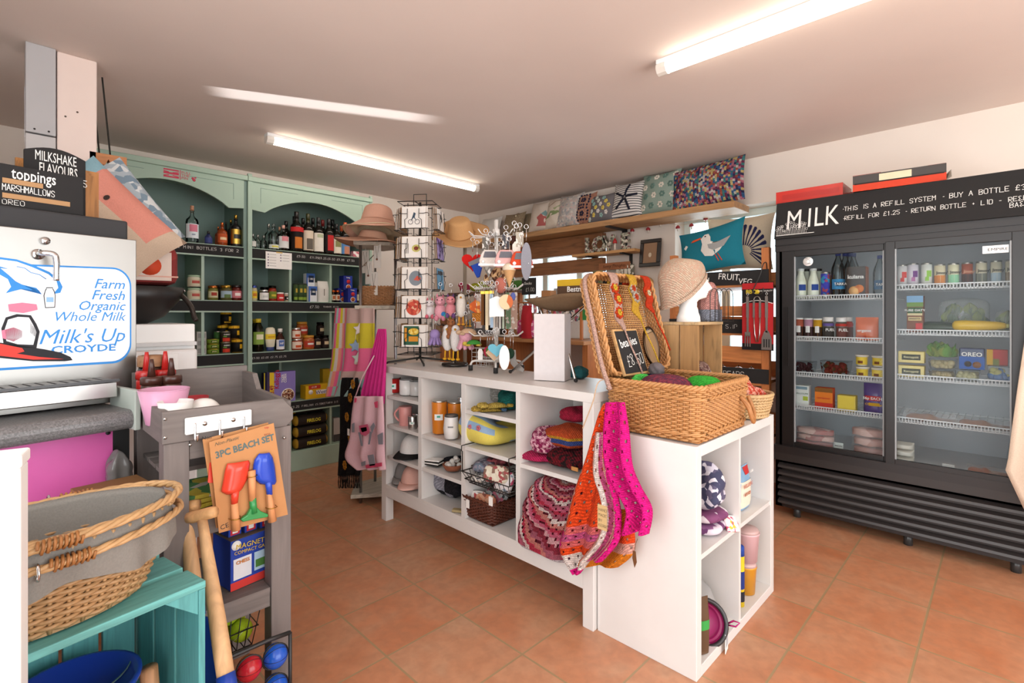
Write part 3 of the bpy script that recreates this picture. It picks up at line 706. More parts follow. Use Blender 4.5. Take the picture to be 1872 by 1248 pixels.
# right bay, top shelf
for i,px in enumerate((462,471,482)): B(px,13,26,Z1,('first','second','third')[i]+' squat clear miniature bottle from the green upright',CLR,M('9a9a96','metal'),'mini',Y=yf+(.03 if i else .0),lab=P_('d0cfc8') if i == 0 else None,group='clear miniatures')
B(500,21,48,Z1,'clear gin bottle with yellow tag above the price card',CLR,CLR,'gin',lab=P_('cfd4cc'),z0=.05,z1=.2,patch=(P_('d8cf5a'),.3,.7))
B(518,21,47,Z1,'clear gin bottle with pink topped label',CLR,M('d9a594','plastic'),'gin',lab=P_('d9dad8'),z0=.1,z1=.55,patch=(P_('d98a92'),.6,1))
B(491,16,50,Z1,'clear bottle in back row behind the yellow tag gin',CLR,SIL,'gin',Y=yf+.1)
B(511,14,46,Z1,'clear bottle with wooden stopper behind the pink gin',CLR,CORK,'gin',Y=yf+.1,cork=True)
WREDS = (('542',24,74,'dark wine bottle with red band over an orange animal label',P_('1b1413'),(P_('c8742c'),.05,.6),M('1a1513','plastic')),
 ('563',21,72,'dark wine bottle with cream portrait label',P_('d6c8b4'),(P_('6a6258'),.05,.6),M('3a3a1c','plastic')),
 ('582',20,67,'dark wine bottle with plain white label and green top',P_('e6e2d8'),(P_('b8c0a0'),.75,.95),M('2a2a2a','plastic')),
 ('601',20,66,'dark wine bottle with narrow red stripe label',P_('1f1a1a'),(P_('c03030'),.1,.95),M('222222','plastic')),
 ('615',19,58,'dark wine bottle with cream crest label and white collar',P_('e8e2d0'),(P_('8a8a5a'),.4,.8),M('181818','plastic')),
 ('631',18,62,'wine bottle with blue label and orange foil top',P_('5b8fc8'),(P_('c88a70'),.0,.45),M('d05a30','plastic')))
for px,w,h,lab,lm,pt,cp in WREDS:
 b = B(int(px),w,h,Z1,lab,DARKG,cp,'wine',lab=lm,z0=.06,z1=.56,patch=pt,neck=cp,group='front row of wine')
 if px == '542': G().band(w*.0021*1.03,.155,.19,-165,-5).build('red_band',P_('c02a2a'),b)
for i,px in enumerate((523,538,554,572,590,608)): B(px,18,66+(-8 if px < 525 else 0)+(2 if i % 2 else 0),Z1,'dark wine bottle in the back row, '+('first','second','third','fourth','fifth','sixth')[i]+' from left',DARKG,BLKP if i != 4 else M('7a1f1f','plastic'),'wine',Y=yf+.11,group='back row of wine')
B(624,16,58,Z1,'wine bottle with orange foil behind the blue label',DARKG,M('d05a30','plastic'),'wine',Y=yf+.1)
loc,w,h = itY(655,40,10,yf,Z1); carton(loc,'pink patterned box at the right end of wine shelf',.13,.07,h,M('e2a0a4','print',cols='e2a0a4 f4e8e4 c86a7a',scale=1.2))
# price card over the strip
t = thing('price_card','white printed card hanging over the black shelf strip','card',(xs(510,SY-.015),SY-.014,1.545)); G().box(-.095,-.001,0,.095,.001,.125).build('card_sheet',WL,t)
g = G()
for i in range(5):
 for c in (0,1):
  if i > 2 and c: continue
  g.box(-.082+c*.09,-.0018,.1-i*.021,-.072+c*.09,-.0012,.109-i*.021)
g.build('bullet_marks',P_('8a7f90'),t); g = G()
for i in range(5): g.box(-.067,-.0018,.103-i*.021,-.02,-.0012,.106-i*.021)
for i in range(3): g.box(.025,-.0018,.103-i*.021,.075,-.0012,.106-i*.021)
g.build('printed_lines',P_('a8a4a0'),t); G().box(-.02,-.002,.118,.025,-.0012,.128).build('tape',P_('d0b070'),t)
# right bay, second shelf
J(464,13,28,Z2,'pale jar with yellow label and blue lid by the upright',M('b7ad86','plastic'),M('4a5a9a','metal'),lab=P_('e0c23a'),patch=(P_('c8762a'),.3,.7))
J(482,19,20,Z2,'dark jam jar with round white label',M('1b100f','plastic',rough=.1),M('e6e6e2','metal'),lab=P_('e8e6e2'),z0=.1,z1=.75,patch=(P_('c9c9c4'),.3,.6))
J(498,16,28,Z2,'red sauce jar with green label',M('8a2a18','plastic',rough=.15),M('1f1c18','metal'),lab=P_('6d7f2c'),patch=(P_('c6b23a'),.3,.6))
J(484,19,26,Z2,'dark jar in back row behind the round label jam',M('1f1a14','plastic'),M('1a1a1a','metal'),Y=yf+.1)
J(512,15,16,Z2,'short jar with red label and white lid',P_('b8362e'),M('ecebe6','plastic'),lab=P_('d0383a'),patch=(WL,.35,.6))
J(525,12,15,Z2,'short jar with black label and white lid',P_('b9a58c'),M('ecebe6','plastic'),lab=P_('1c1a1a'),patch=(WL,.3,.6))
for i,px in enumerate((541,549,556)):
 T(px,11,33,Z2,('left','middle','right')[i]+' green paper tube with gold seal',P_('3a4f2e'),P_('2b332a'),Y=yf+(.02 if i != 1 else .0),bands=((P_('c0a53c'),.5,.72,-115,-65),(P_('86a23c'),.1,.25,-150,-30)),cat='tube',name='paper_tube',group='green paper tubes')
def coffee(px,dz,lab,Y=0): return C(px,16,28,Z2,lab,P_('e2e4e8'),dz=dz,Y=yf+Y,d=.06,panels=((0,0,.16,1,P_('3f66ac')),(0,.72,1,1,P_('3f66ac')),(.25,.42,.85,.86,P_('22304a'))),words=(('180',.02,.55,.64,WL),),group='blue and white packs',name='coffee_pack',cat='pack')
coffee(569,0,'blue and white pack standing on the shelf'); coffee(565,.105,'blue and white pack on top, front of the pile',.07); coffee(550,0,'blue and white pack at the back left of pile',.1)
coffee(565,0,'blue and white pack underneath at the back',.07)
for i,(px,Y,w,h) in enumerate(((591,.0,23,38),(582,.065,21,36),(576,.13,19,36))):
 loc,ww,hh = itY(px,w,h,yf+Y,Z2); pouch(loc,('front','middle','rear')[i]+' white coffee pouch in the row of three',ww*1.08,hh,.055,P_('dedbd4'),lab=((.42,.3,.48,.62,P_('6a665e')),),crimp=P_('d6d3cb'),group='white coffee pouches',name='coffee_pouch')
for i,px in enumerate((609,617)): J(px,9,22,Z2,('left','right')[i]+' narrow spice jar with orange lid',glassm('e8c9a8'),M('c4602c','metal'),lab=P_('d9c6b0'),patch=(P_('b06038'),.2,.8),group='spice jars')
tb = P_('27328a')
def teabox(px,dz,lab,Y=0): return C(px,17,26,Z2,lab,tb,dz=dz,Y=yf+Y,d=.08,panels=((.62,.0,1,1,P_('2c3f9c')),),words=(('Tetley',.014,.5,.86,WL),),art=(('disc',.55,.2,.022,WL),('disc',.55,.22,.017,P_('b5562c')),('disc',.55,.58,.017,P_('c5333a'))),group='blue tea boxes',name='tea_box')
teabox(640,0,'blue tea box in front at the bottom of the stack'); teabox(632,.105,'blue tea box on top of the stack',.04); teabox(622,0,'blue tea box behind the spice jars',.09)
teabox(641,0,'blue tea box behind the front one',.1)
J(656,16,24,Z2,'brown jar with cream label by right upright',M('3a1f14','plastic'),M('201814','metal'),lab=P_('d9cfa8'),patch=(P_('a03a2a'),.3,.6))
# right bay, third shelf
B(472,22,60,Z3,'yellow cooking oil bottle with yellow cap',M('b3a53c','glass'),M('d9c02a','plastic'),'oil',lab=P_('8aa84a'),z0=.22,z1=.6,patch=(P_('e8e2c0'),.4,.8))
B(466,18,58,Z3,'second cooking oil bottle behind the first',M('b3a53c','glass'),M('d9c02a','plastic'),'oil',Y=yf+.1)
B(494,21,43,Z3,'upside down cream squeezy mayonnaise bottle with blue base',M('e9e2c8','plastic'),NAVY,'squeezy',lab=P_('f0cf3a'),z0=.5,z1=.72,patch=(P_('d8a82a'),.3,.6),sy=.65)
G().lathe([(.027,0),(.029,.03)],18,sy=.65).build('base_cap',M('2c3c74','plastic'),[o for o in bpy.data.objects if o.get('label','').startswith('upside down')][0])
hp = B(512,17,40,Z3,'brown sauce bottle with blue and white label',M('3a140c','plastic',rough=.12),M('e8e6e0','plastic'),'sauce',lab=P_('e6e6ea'),z0=.06,z1=.5,patch=(P_('5a76b8'),.3,.95),words=('HP',.022,WL,.6))
def jam(px,dz,lab,Y=0,w=18): return J(px,w,20,Z3,lab,M('a03a20','plastic',rough=.15),M('ecebe6','metal'),Y=yf+Y,dz=dz,lab=P_('f0dcc8'),z0=.12,z1=.74,patch=(P_('d0562a'),.15,.5),group='jam jars with white lids')
jam(542,0,'jam jar with white lid at the bottom of the pile',w=21); jam(541,.0845,'jam jar with white lid on top of the pile');
def spread(px,dz,lab,Y=0): return J(px,22,25,Z3,lab,M('b5652c','plastic',rough=.2),M('c8902a','plastic'),Y=yf+Y,dz=dz,lab=P_('b7402c'),z0=.15,z1=.6,patch=(WL,.4,.7),group='spread jars with gold lids')
spread(564,0,'spread jar with gold lid in front'); spread(552,.106,'spread jar with gold lid raised behind the front one',.08); spread(552,0,'spread jar with gold lid underneath at the back',.08)
def pickle(px,dz,lab,Y=0): return J(px,17,24,Z3,lab,M('1c0f0c','plastic',rough=.1),M('1c1a18','metal'),Y=yf+Y,dz=dz,lab=P_('2a1d18'),z0=.1,z1=.7,patch=(P_('d9c6a0'),.35,.75),group='dark pickle jars')
pickle(579,0,'dark pickle jar in front at the left'); pickle(594,0,'dark pickle jar in front at the right by scarf'); pickle(586,.103,'dark pickle jar stacked on top',.09); pickle(586,0,'dark pickle jar supporting the stack at the back',.09)
# right bay, fourth shelf
T(465,13,20,Z4,'small pink labelled tin beside the green upright',P_('d0605a'),SIL,bands=((WL,.3,.7,-120,-60),)); T(461,14,22,Z4,'orange capped tin stacked on top by the upright',P_('3f2a20'),M('c0702a','metal'),dz=.1,Y=yf+.07,bands=((P_('c89a5a'),.3,.6,-120,-60),)); T(461,14,22,Z4,'dark tin beneath the orange capped tin',P_('3f2a20'),SIL,Y=yf+.07)
LIL = P_('8a7cc0')
C(514,48,55,Z4,'lilac cereal box with yellow spine and bowl picture',LIL,d=.06,panels=((0,0,.17,1,P_('e4c22c')),(.17,0,1,1,LIL)),words=(('£3.49',.045,.085,.4,P_('9a2a3a'),.8,90),("Kellogg's",.05,.27,.76,P_('b01c3c'),.8,90),('TIGER',.026,.5,.78,WL,.9,90),('CORN',.026,.6,.78,WL,.9,90)),art=(('disc',.7,.22,.05,WL),('disc',.7,.22,.044,M('8a4a34','print',cols='8a4a34 d0a880 5a2a20 e8d8c0',scale=3))),name='cereal_box',cat='cereal box')
C(489,18,53,Z4,'dark blue cereal box standing behind the lilac one',P_('2a2452'),d=.05,Y=yf+.075,panels=((0,0,.12,1,P_('d9c22a')),),name='cereal_box',cat='cereal box')
C(581,56,24,Z4,'yellow wheat biscuit box lying on its side',P_('d9ae1e'),d=.1,panels=((.1,.72,.5,1,P_('c8402c')),(.35,.3,.98,.62,WL)),words=(('£1.99',.018,.28,.86,WL),('Weetabix',.04,.66,.47,P_('27348c'),1,4)),art=(('disc',.17,.5,.018,WL),),name='cereal_box',cat='cereal box')
C(594,14,46,Z4,'tall yellow box standing behind the wheat biscuits',P_('b89a22'),d=.06,Y=yf+.12,name='cereal_box',cat='cereal box')
# right bay, bottom shelf: firelogs
def firelog(px,dz,lab,Y=0,w=58):
 loc,ww,hh = itY(px,w,20,yf+Y,Z5+dz); loc = (1.733,loc[1],loc[2]); t = thing('firelog',lab,'firelog',loc,0,'wrapped firelogs'); L = .225
 f = lambda u,v: ((v-.5)*L,(.05*cos(2*pi*u)),.043+.043*math.copysign(abs(sin(2*pi*u))**.6,sin(2*pi*u)))
 G().grid(f,18,8,cu=True).build('paper_wrap',P_('2b231d'),t)
 for s in (-1,1): G().ball((s*L/2,0,.042),(.024,.046,.04),12,8).build('twisted_end',P_('b08a2a'),t)
 text('FIRELOG',.036,P_('d8cc3a'),t,(.01,-.0515,.04),sx=.8,bold=.02); return t
for i,(px,dz,Y) in enumerate(((562,0,0),(561,.088,0),(560,.176,.005),(555,.0,.12),(552,.088,.12),(550,.264,.05))):
 if i in (3,4): continue
 firelog(px,dz,('lowest','second','third','','','topmost')[i]+' dark wrapped firelog in the stack on bottom shelf',Y)
for i in range(2): T(522,16,26,Z5,('lower','upper')[i]+' dark blue drum at left of the firelogs',P_('2a3450'),BLKP,dz=i*.118,Y=yf-.01,bands=((P_('8a8f9a'),.3,.6,-120,-60),),cat='drum',name='drum',group='dark blue drums')
C(612,12,42,Z5,'grey and white packet standing right of the firelogs',P_('b9b2aa'),d=.07,Y=yf+.04,panels=((0,0,1,.3,P_('4a4442')),),name='packet',cat='packet')
# ============================================================ goods in the drinks fridge
fx = FX+.13
def FB(px,w,h,z,label,body,cap,style='wine',X=None,cat='bottle',**k):
 loc,ww,hh = itX(px,w,h,X or fx,z); t = bottle(loc,label,cat,hh,ww/2,body,cap,style,**k); t.rotation_euler = (0,0,R(-60)); return t
def FC(px,w,h,z,label,side,X=None,dz=0,d=.06,k2=1.0,**k):
 loc,ww,hh = itX(px,w,h,X or fx,z+dz); return carton(loc,label,ww*k2,d,hh,side,rz=-90,**k)
def FT(px,w,h,z,label,wrap,rim,X=None,dz=0,**k):
 loc,ww,hh = itX(px,w,h,X or fx,z+dz); t = tin(loc,label,hh,ww/2,wrap,rim,**k); t.rotation_euler = (0,0,R(-55)); return t
RL,RR = [z+.001 for z in FLL],[z+.001 for z in FLR]
MILKW = M('e9ecd8','plastic',rough=.15); BLUEP = P_('2f4c96')
# left door, top row
for px,lab in ((1464,'leftmost milk bottle with blue wave print and white top'),(1487,'milk bottle with blue wave print beside the blue can')):
 b = FB(px,22,54,RL[3],lab,MILKW,M('e4e6e2','plastic'),'milk',lab=MILKW,z0=.1,z1=.55,patch=(BLUEP,.35,.8),group='milk bottles')
for px,lab in ((1474,'black topped milk bottle behind the leftmost one'),(1497,'black topped milk bottle behind the blue can')):
 FB(px,20,54,RL[3],lab,MILKW,BLKP,'milk',X=fx+.1,group='milk bottles')
FT(1509,18,47,RL[3],'tall blue drinks can printed with a busy pattern',M('3a3fae','print',cols='3a3fae 5a5ad0 b04a5a 2f9ac0',scale=1.6),SIL,cat='can',name='drinks_can')
FT(1517,18,45,RL[3],'tall gold drinks can behind the blue patterned can',P_('c08a2a'),SIL,X=fx+.075,cat='can',name='drinks_can')
wat = M('dfe8ea','glass'); CAPB = M('2c3f8f','plastic')
for i,(px,X,h) in enumerate(((1532,fx,83),(1545,fx+.1,83),(1554,fx+.2,83),(1560,fx+.3,83))):
 FB(px,27,h,RL[3],('frontmost','second','third','rearmost')[i]+' clear water bottle in the line left of the orange carton',wat,CAPB,'pop',X=X,lab=P_('3a86b8') if i == 0 else None,z0=.18,z1=.4,patch=(P_('27506e'),.3,.7) if i == 0 else None,words=('TARKA',.02,WL,.5) if i == 0 else None,group='clear water bottles')
FB(1608,26,76,RL[3],'clear water bottle right of the orange carton, by door frame',wat,CAPB,'pop',X=fx+.06,lab=P_('2f5f86'),z0=.18,z1=.4,words=('TARKA',.02,WL,.5),group='clear water bottles')
OR = P_('c9692c'); BRN = P_('3a2e28')
FC(1568,36,55,RL[3],'brown juice carton with orange slices and white lettering',OR,d=.09,panels=((0,0,1,1,BRN),),words=(('kulana',.03,.48,.66,WL),),art=(('disc',.4,.2,.026,P_('e09a4a')),('disc',.66,.27,.022,P_('d8762c')),('disc',.4,.2,.02,P_('e8b06a'))),name='juice_carton')
# second row
for i,(px,c) in enumerate(((1461,'b05a44'),(1478,'b98aa0'),(1495,'c9962a'))):
 t = FT(px,17,37,RL[2],('brown','lilac','yellow')[i]+' topped iced coffee cup in the row of three',P_(c),WL,bands=((P_('3a2620'),.08,.58,-180,180),(WL,.3,.62,-150,-95)),cat='cup',name='drink_cup',group='iced coffee cups')
for i,(px,c,X) in enumerate(((1514,'6a5a9a',0),(1538,'b8342c',0),(1549,'b8342c',.085))):
 loc,w,h = itX(px,22,40,fx+X,RL[2]); t = jar(loc,('purple banded protein drink bottle with white lid','red banded protein drink bottle with white lid','red protein drink bottle at the back')[i],h,w/2,M('5a5650' if i < 2 else 'b8342c','plastic'),M('e8e4e0','plastic'),lab=P_('3f3a36' if i == 0 else '6a3a34'),z0=.05,z1=.55,words=('FUEL',.022,WL,.75) if i < 2 else None,cat='bottle',name='protein_bottle',lidh=.2)
 t.rotation_euler = (0,0,R(-60)); G().band(w/2*1.03,.6*h,.72*h,-180,180).build('colour_band',P_(c),t)
loc,w,h = itX(1585,44,42,fx,RL[2]); pouch(loc,'bright orange snack pouch standing in the fridge',w,h,.05,M('d8642c','plastic'),rz=-90,lab=((.1,.1,.5,.2,P_('b9482a')),),words=(('organic',.022,.42,.42,WL),),crimp=M('d8642c','plastic'),wav=0)
# third row
def tub(loc,w,d,h,lab,food,cat='tub',name='plastic_tub',group=None,heap=10,lid=True,seedn=1,wall='eef2f2',r=.012):
 t = thing(name,lab,cat,loc,-90,group); rnd = random.Random(seedn)
 g = G(); g.add([(-w/2*.85,-d/2*.85,0),(w/2*.85,-d/2*.85,0),(w/2*.85,d/2*.85,0),(-w/2*.85,d/2*.85,0),(-w/2,-d/2,h),(w/2,-d/2,h),(w/2,d/2,h),(-w/2,d/2,h)],[(0,3,2,1),(0,1,5,4),(1,2,6,5),(2,3,7,6),(3,0,4,7)])
 g.build('clear_tray',M(wall,'glass'),t)
 f = G()
 for i in range(heap): f.ball((rnd.uniform(-.4,.4)*w*.85,rnd.uniform(-.4,.4)*d*.85,r*1.05+rnd.uniform(0,1)*max(0,h-2.2*r)),r*rnd.uniform(.8,1.05),10,7)
 q = f.build('filling',food,t); q['kind'] = 'stuff'
 if lid: G().box(-w/2,-d/2,h,w/2,d/2,h+.003).build('lid',M('f0f4f4','glass'),t)
 return t
loc,w,h = itX(1471,40,22,fx,RL[1]); tub(loc,w,.1,h,'clear tray of dark red grapes on the left',M('5a2632','plastic',rough=.2),heap=60,r=.0085)
loc,w,h = itX(1529,54,27,fx,RL[1]); tub(loc,w,.11,h,'clear tray of strawberries in the middle of fridge shelf',M('9a2f24','print',cols='9a2f24 b8402c 6a4a20',scale=2),heap=40,r=.014)
for i,(px,dz) in enumerate(((1577,0),(1605,0),(1576,.066),(1606,.066))):
 loc,w,h = itX(px,25,20,fx,RL[1]+dz); t = thing('yogurt_pot',('lower left','lower right','upper left','upper right')[i]+' yellow and white dessert pot in block of four','pot',loc,-90,'dessert pots')
 G().lathe([(w*.4,0),(w*.5,h*.86),(w*.54,h*.88),(w*.54,h)],18).build('pot_wall',P_('e8e2d4'),t); G().band(w*.5,.15*h,.82*h,-150,-30).build('printed_label',P_('e6c84a'),t); G().band(w*.515,.25*h,.5*h,-120,-75).build('label_print',P_('7a4a2a'),t)
# fourth row
FC(1468,27,38,RL[0],'white halloumi pack with green and grey printing',P_('e4e8e2'),panels=((.05,.82,.9,.95,P_('7f9aa8')),(.6,.3,.95,.5,P_('b8c84a'))),words=(('HALLOUMI',.014,.5,.62,P_('5a7a6a')),),name='cheese_pack',cat='pack')
FC(1508,34,38,RL[0],'orange and red mini cheese box with white lettering',P_('d8562a'),panels=((0,.25,1,.8,P_('e8802c')),(0,0,1,.3,P_('c8382a')),(0,.8,1,1,P_('8a5a2a'))),words=(('Leerdammer',.013,.5,.52,P_('c8322a')),),name='cheese_box')
FC(1549,35,29,RL[0],'yellow block of wrapped cheese',P_('d8c05a'),panels=((.08,.06,.92,.94,P_('e2c94f')),),name='cheese_block',cat='cheese',bev=.004)
loc,w,h = itX(1597,38,56,fx,RL[0]); pouch(loc,'purple multipack of cheese sticks with a red band',w,h,.06,M('54407e','plastic'),rz=-90,lab=((.02,.45,.98,.6,P_('c83a3a')),(.3,.28,.85,.38,YEL)),words=(('56p EACH',.02,.5,.52,WL),('Cheestrings',.016,.55,.33,YEL)),wav=0)
# bottom
def meat(px,w,h,X,lab,col,seedn,z=.421,fat='d8b0a4',name='meat_pack',group='packs of meat'):
 loc,ww,hh = itX(px,w,h,X,z); t = thing(name,lab,'meat',loc,-90,group); rnd = random.Random(seedn)
 for i in range(3):
  a = rnd.uniform(-.15,.15)
  f = lambda u,v: (ww*.6*cos(2*pi*u)*min(1,sin(pi*v)*1.5)+a*.03,.055*sin(2*pi*u)*min(1,sin(pi*v)*1.5),hh/3*(i+.5)-cos(pi*v)*hh/6*.9+.004*sin(5*u*2*pi)*sin(pi*v)**2+.004)
  G().grid(f,26,8,cu=True).build('slice',M(col if i != 1 else fat,'print',cols=col+' '+fat+' '+col,scale=.35,rough=.35),t)
 G().grid(lambda u,v: (ww*.66*cos(2*pi*u)*min(1,sin(pi*v)*1.6),.066*sin(2*pi*u)*min(1,sin(pi*v)*1.6),hh*.55-cos(pi*v)*hh*.54),26,8,cu=True).build('film_wrap',M('f2f2f2','film',a=.25),t)
 return t
meat(1489,60,34,fx,'bacon joint pack at left on the fridge floor','b06a64',1); meat(1591,56,50,fx,'tall pile of pink sausage packs at the right of left door','b98478',2)
t = FC(1533,18,15,.421,'small white label card leaning among the meat packs',P_('d6dcd6'),d=.004,words=(('BACON',.01,.5,.6,BLACK),),name='label_card',cat='card')
# right door, top row of cans
for i,(px,c,dot,lab) in enumerate(((1649,'d6d2d0','c83a34','white can with a red spot at the left end'),(1669,'d8d0d8','6a2f7a','white can with a purple spot'),(1694,'dcdcd4','8fc04a','white can with a green spot'))):
 FT(px,21,44-(2 if i == 0 else 0),RR[3],lab,P_(c),SIL,bands=((P_(dot),.42,.68,-120,-65),(P_('b06a9a') if i == 1 else P_(dot),.25,.42,-135,-95)),cat='can',name='drinks_can',group='row of cans')
for i,(px,top,low,lab) in enumerate(((1718,'dccfae','d0803a','cream and orange iced coffee can'),(1743,'dcd6b4','8fcaa0','cream and mint green iced coffee can'),(1768,'9a4a30','3a2420','copper and dark iced coffee can'),(1794,'d8d0b4','6f7268','cream and dark grey mocha can'),(1821,'d6cfb4','a4b8c4','cream and pale blue iced coffee can'),(1848,'d8cfb4','8a7a66','cream and brown can at right end of row'))):
 FT(px,21.5,41+i*.9,RR[3],lab,P_(top),SIL,bands=((P_(low),.08,.5,-180,180),),words=(("Jimmy's",.02,BLACK if top != '9a4a30' else P_('d8a080'),.6)),cat='can',name='drinks_can',group='row of cans')
# second row
FC(1674,31,66,RR[2],'oat drink carton with brown and cream print',P_('7a4a34'),d=.07,panels=((0,.8,1,1,P_('7fa8cc')),(0,.7,1,.82,P_('6f8f4a')),(.05,.5,.95,.68,P_('3a5a34')),(.05,.46,.95,.52,P_('d8c89a')),(.1,.32,.9,.42,P_('d8c08a')),(.55,.05,.95,.25,P_('c83a3a'))),words=(('PURE OATY',.016,.5,.6,WL),('BARISTA',.012,.5,.37,BLACK)),name='oat_carton').children and G().cyl((0,0,.235),.012,.012,12).build('screw_cap',WHITE,[o for o in bpy.data.objects if o.name.startswith('oat_carton')][0])
def courgette(px,py,L,r,rz,col,lab,X=None,name='courgette',cat='vegetable',tip='c9c46a'):
 p = atX(px,575,X or fx); t = thing(name,lab,cat,(p.x,p.y,RR[2]+py),0,None,(0,0,R(rz)))
 pr = [(0,0),(.5,.01),(.85,.05),(1,.16),(.95,.5),(.8,.8),(.6,.93),(.45,.97)]
 G().lathe([(a*r,q*L-L/2) for a,q in pr],16,(0,0,r),ax='x').build('skin',M(col,'plastic',rough=.3),t)
 G().lathe([(.45*r,.47*L),(.4*r,.52*L),(0,.525*L)],10,(0,0,r),ax='x').build('stalk',M(tip,'plastic'),t); return t
courgette(1790,.012,.2,.026,-86,'d8b01c','bright yellow courgette lying in front of salad bag',X=fx-.03)
courgette(1722,.0,.17,.025,-96,'2c3a24','dark green cucumber lying by oat carton',X=fx,tip='3a4a2c',name='cucumber'); courgette(1718,.0,.14,.028,-92,'1f2a1c','very dark courgette behind the cucumber',X=fx+.08,tip='2a3a1c')
def saladbag(px,w,h,z,X,lab,c1,n=26,seedn=4,film=True,sy=.07):
 loc,ww,hh = itX(px,w,h,X,z); t = thing('salad_bag',lab,'salad',loc,-90); rnd = random.Random(seedn); g = G()
 for i in range(n):
  a,b,c = rnd.uniform(-.4,.4)*ww,rnd.uniform(-.4,.4)*sy,rnd.uniform(.15,.72)*hh; s = rnd.uniform(.02,.035); ra = rnd.uniform(0,6)
  g.grid(lambda u,v: (a+(u-.5)*2*s*cos(ra)*sin(pi*v)+.5*s*(v-.5)*sin(ra),b+(u-.5)*s*sin(ra)+.01*sin(6*u),max(.004,c+(v-.5)*2*s+.006*sin(9*u))),4,5,m=i % 2)
 q = g.build('leaves',[M(c1,'cloth'),M('7f8a3a','cloth')],t); q['kind'] = 'stuff'
 if film: G().grid(lambda u,v: (ww*.55*cos(2*pi*u)*min(1,sin(pi*v)*1.5)*(1+.08*sin(14*u)),sy*.62*sin(2*pi*u)*min(1,sin(pi*v)*1.5),hh*.5-cos(pi*v)*hh*.5+.004*sin(20*u)*sin(pi*v)+.002),30,10,cu=True).build('film_bag',M('eef4ee','film',a=.3),t)
 return t
saladbag(1762,84,62,RR[2],fx+.13,'clear bag of green cabbage behind the yellow courgette','3f5a2c',50,5,True,.1)
saladbag(1838,34,42,RR[2],fx+.07,'clear bag of leeks and greens by right door edge','5a6a34',20,6)
# third row
def butter(px,dz,lab): return FC(px,49,20.5,RR[1],lab,P_('d8c06a'),dz=dz,d=.065,panels=((.02,.04,.98,.96,P_('e2d08a')),(.14,.25,.86,.75,P_('3a3a2a'))),words=(('Kerrygold',.015,.5,.5,P_('d8cfa0')),),group='gold butter packs',name='butter_pack',cat='butter')
butter(1667,0,'gold butter pack at the bottom of stack of two'); butter(1667,.0745,'gold butter pack on top of stack of two')
loc,w,h = itX(1724,52,16,fx,RR[1]); tub(loc,w,.11,.045,'lower round tub of beige dip',M('d8bf8a','plastic'),heap=60,r=.014,seedn=3,group='beige dip tubs'); tub((loc[0],loc[1],loc[2]+.05),w*1.03,.115,.05,'upper tub of beige dip beneath the salad',M('dcc896','plastic'),heap=60,r=.014,seedn=4,group='beige dip tubs')
saladbag(1723,54,26,RR[1]+.106,fx+.02,'heap of green salad bag on top of the dip tubs','5f8a34',30,9,False,.08)
loc,w,h = itX(1769,50,18,fx-.01,RR[1]); tub(loc,w*.95,.11,.052,'tub of pale coleslaw under blue biscuit pack',M('dcd09a','plastic'),heap=60,r=.014,seedn=8)
t = FC(1777,48,38,RR[1],'blue biscuit dessert pack on top of coleslaw tub',M('262a58','plastic'),X=fx+.005,dz=.058,d=.07,panels=((.0,.0,1,.6,P_('2f5aa8')),),words=(('OREO',.028,.5,.7,WL),),art=(('disc',.35,.25,.014,BRN),('disc',.7,.22,.016,P_('8a5a34'))),name='biscuit_pack',cat='pack',bev=.006)
FC(1823,40,28,RR[1],'red and yellow snack pack at right on top of the clear box',P_('b8362c'),X=fx+.02,dz=.083,d=.06,panels=((0,0,.3,1,YEL),(.3,0,.6,.4,P_('7a7a34'))),name='snack_pack',cat='pack')
loc,w,h = itX(1828,46,26,fx-.0,RR[1]); tub(loc,w,.11,.078,'clear box with blue and yellow mini cheeses',M('5a8ac8','print',cols='5a8ac8 d8cf7a e8e4e0',scale=.6),heap=24,r=.016,seedn=8)
# fourth row and floor
def fish(px,w,X,z,lab,c,hh=.03):
 loc,ww,_ = itX(px,w,10,X,z); t = thing('fish_pack',lab,'fish',loc,-90,'flat packs of smoked fish')
 g = G(); g.grid(lambda u,v: (ww*.62*(2*u-1),.05*(2*v-1)*(1-.2*(2*u-1)**2),hh*(.25+.5*sin(pi*v)*sin(pi*min(1,u*1.2+.1)))+.004*sin(17*u)*sin(pi*v)),20,8).grid(lambda u,v: (ww*.62*(2*u-1),.05*(1-2*v),.0),2,2).build('fillet',M(c,'print',cols=c+' c89a7a '+c,scale=.4,rough=.3),t)
 G().grid(lambda u,v: (ww*.68*(2*u-1),.056*(2*v-1),.003+hh*.95*sin(pi*v)**.6+.003*sin(23*u)),20,8).build('film_wrap',M('f2f2f2','film',a=.3),t); return t
fish(1703,78,fx+.02,RR[0],'flat brown smoked fish pack at the left','a06a48',.045); fish(1802,84,fx+.02,RR[0],'flat brown smoked fish pack at the right','b07450',.04)
fish(1805,60,fx+.02,.421,'orange fish pack on the floor of the fridge','b8643a',.035)
FC(1734,24,11,.421,'white price label lying at fridge floor',P_('dcdcd8'),X=fx-.03,d=.02,name='label_card',cat='card')
for i in range(3):
 loc,w,h = itX(1652,26,10,fx,.421+i*.036); pouch(loc,('bottom','middle','top')[i]+' clear wrapped pale packet at left of fridge floor',.09,.034,.1,M('d6cfc2','plastic',rough=.2),rz=-90,group='clear wrapped packets',name='wrapped_packet',cat='packet',wav=0)
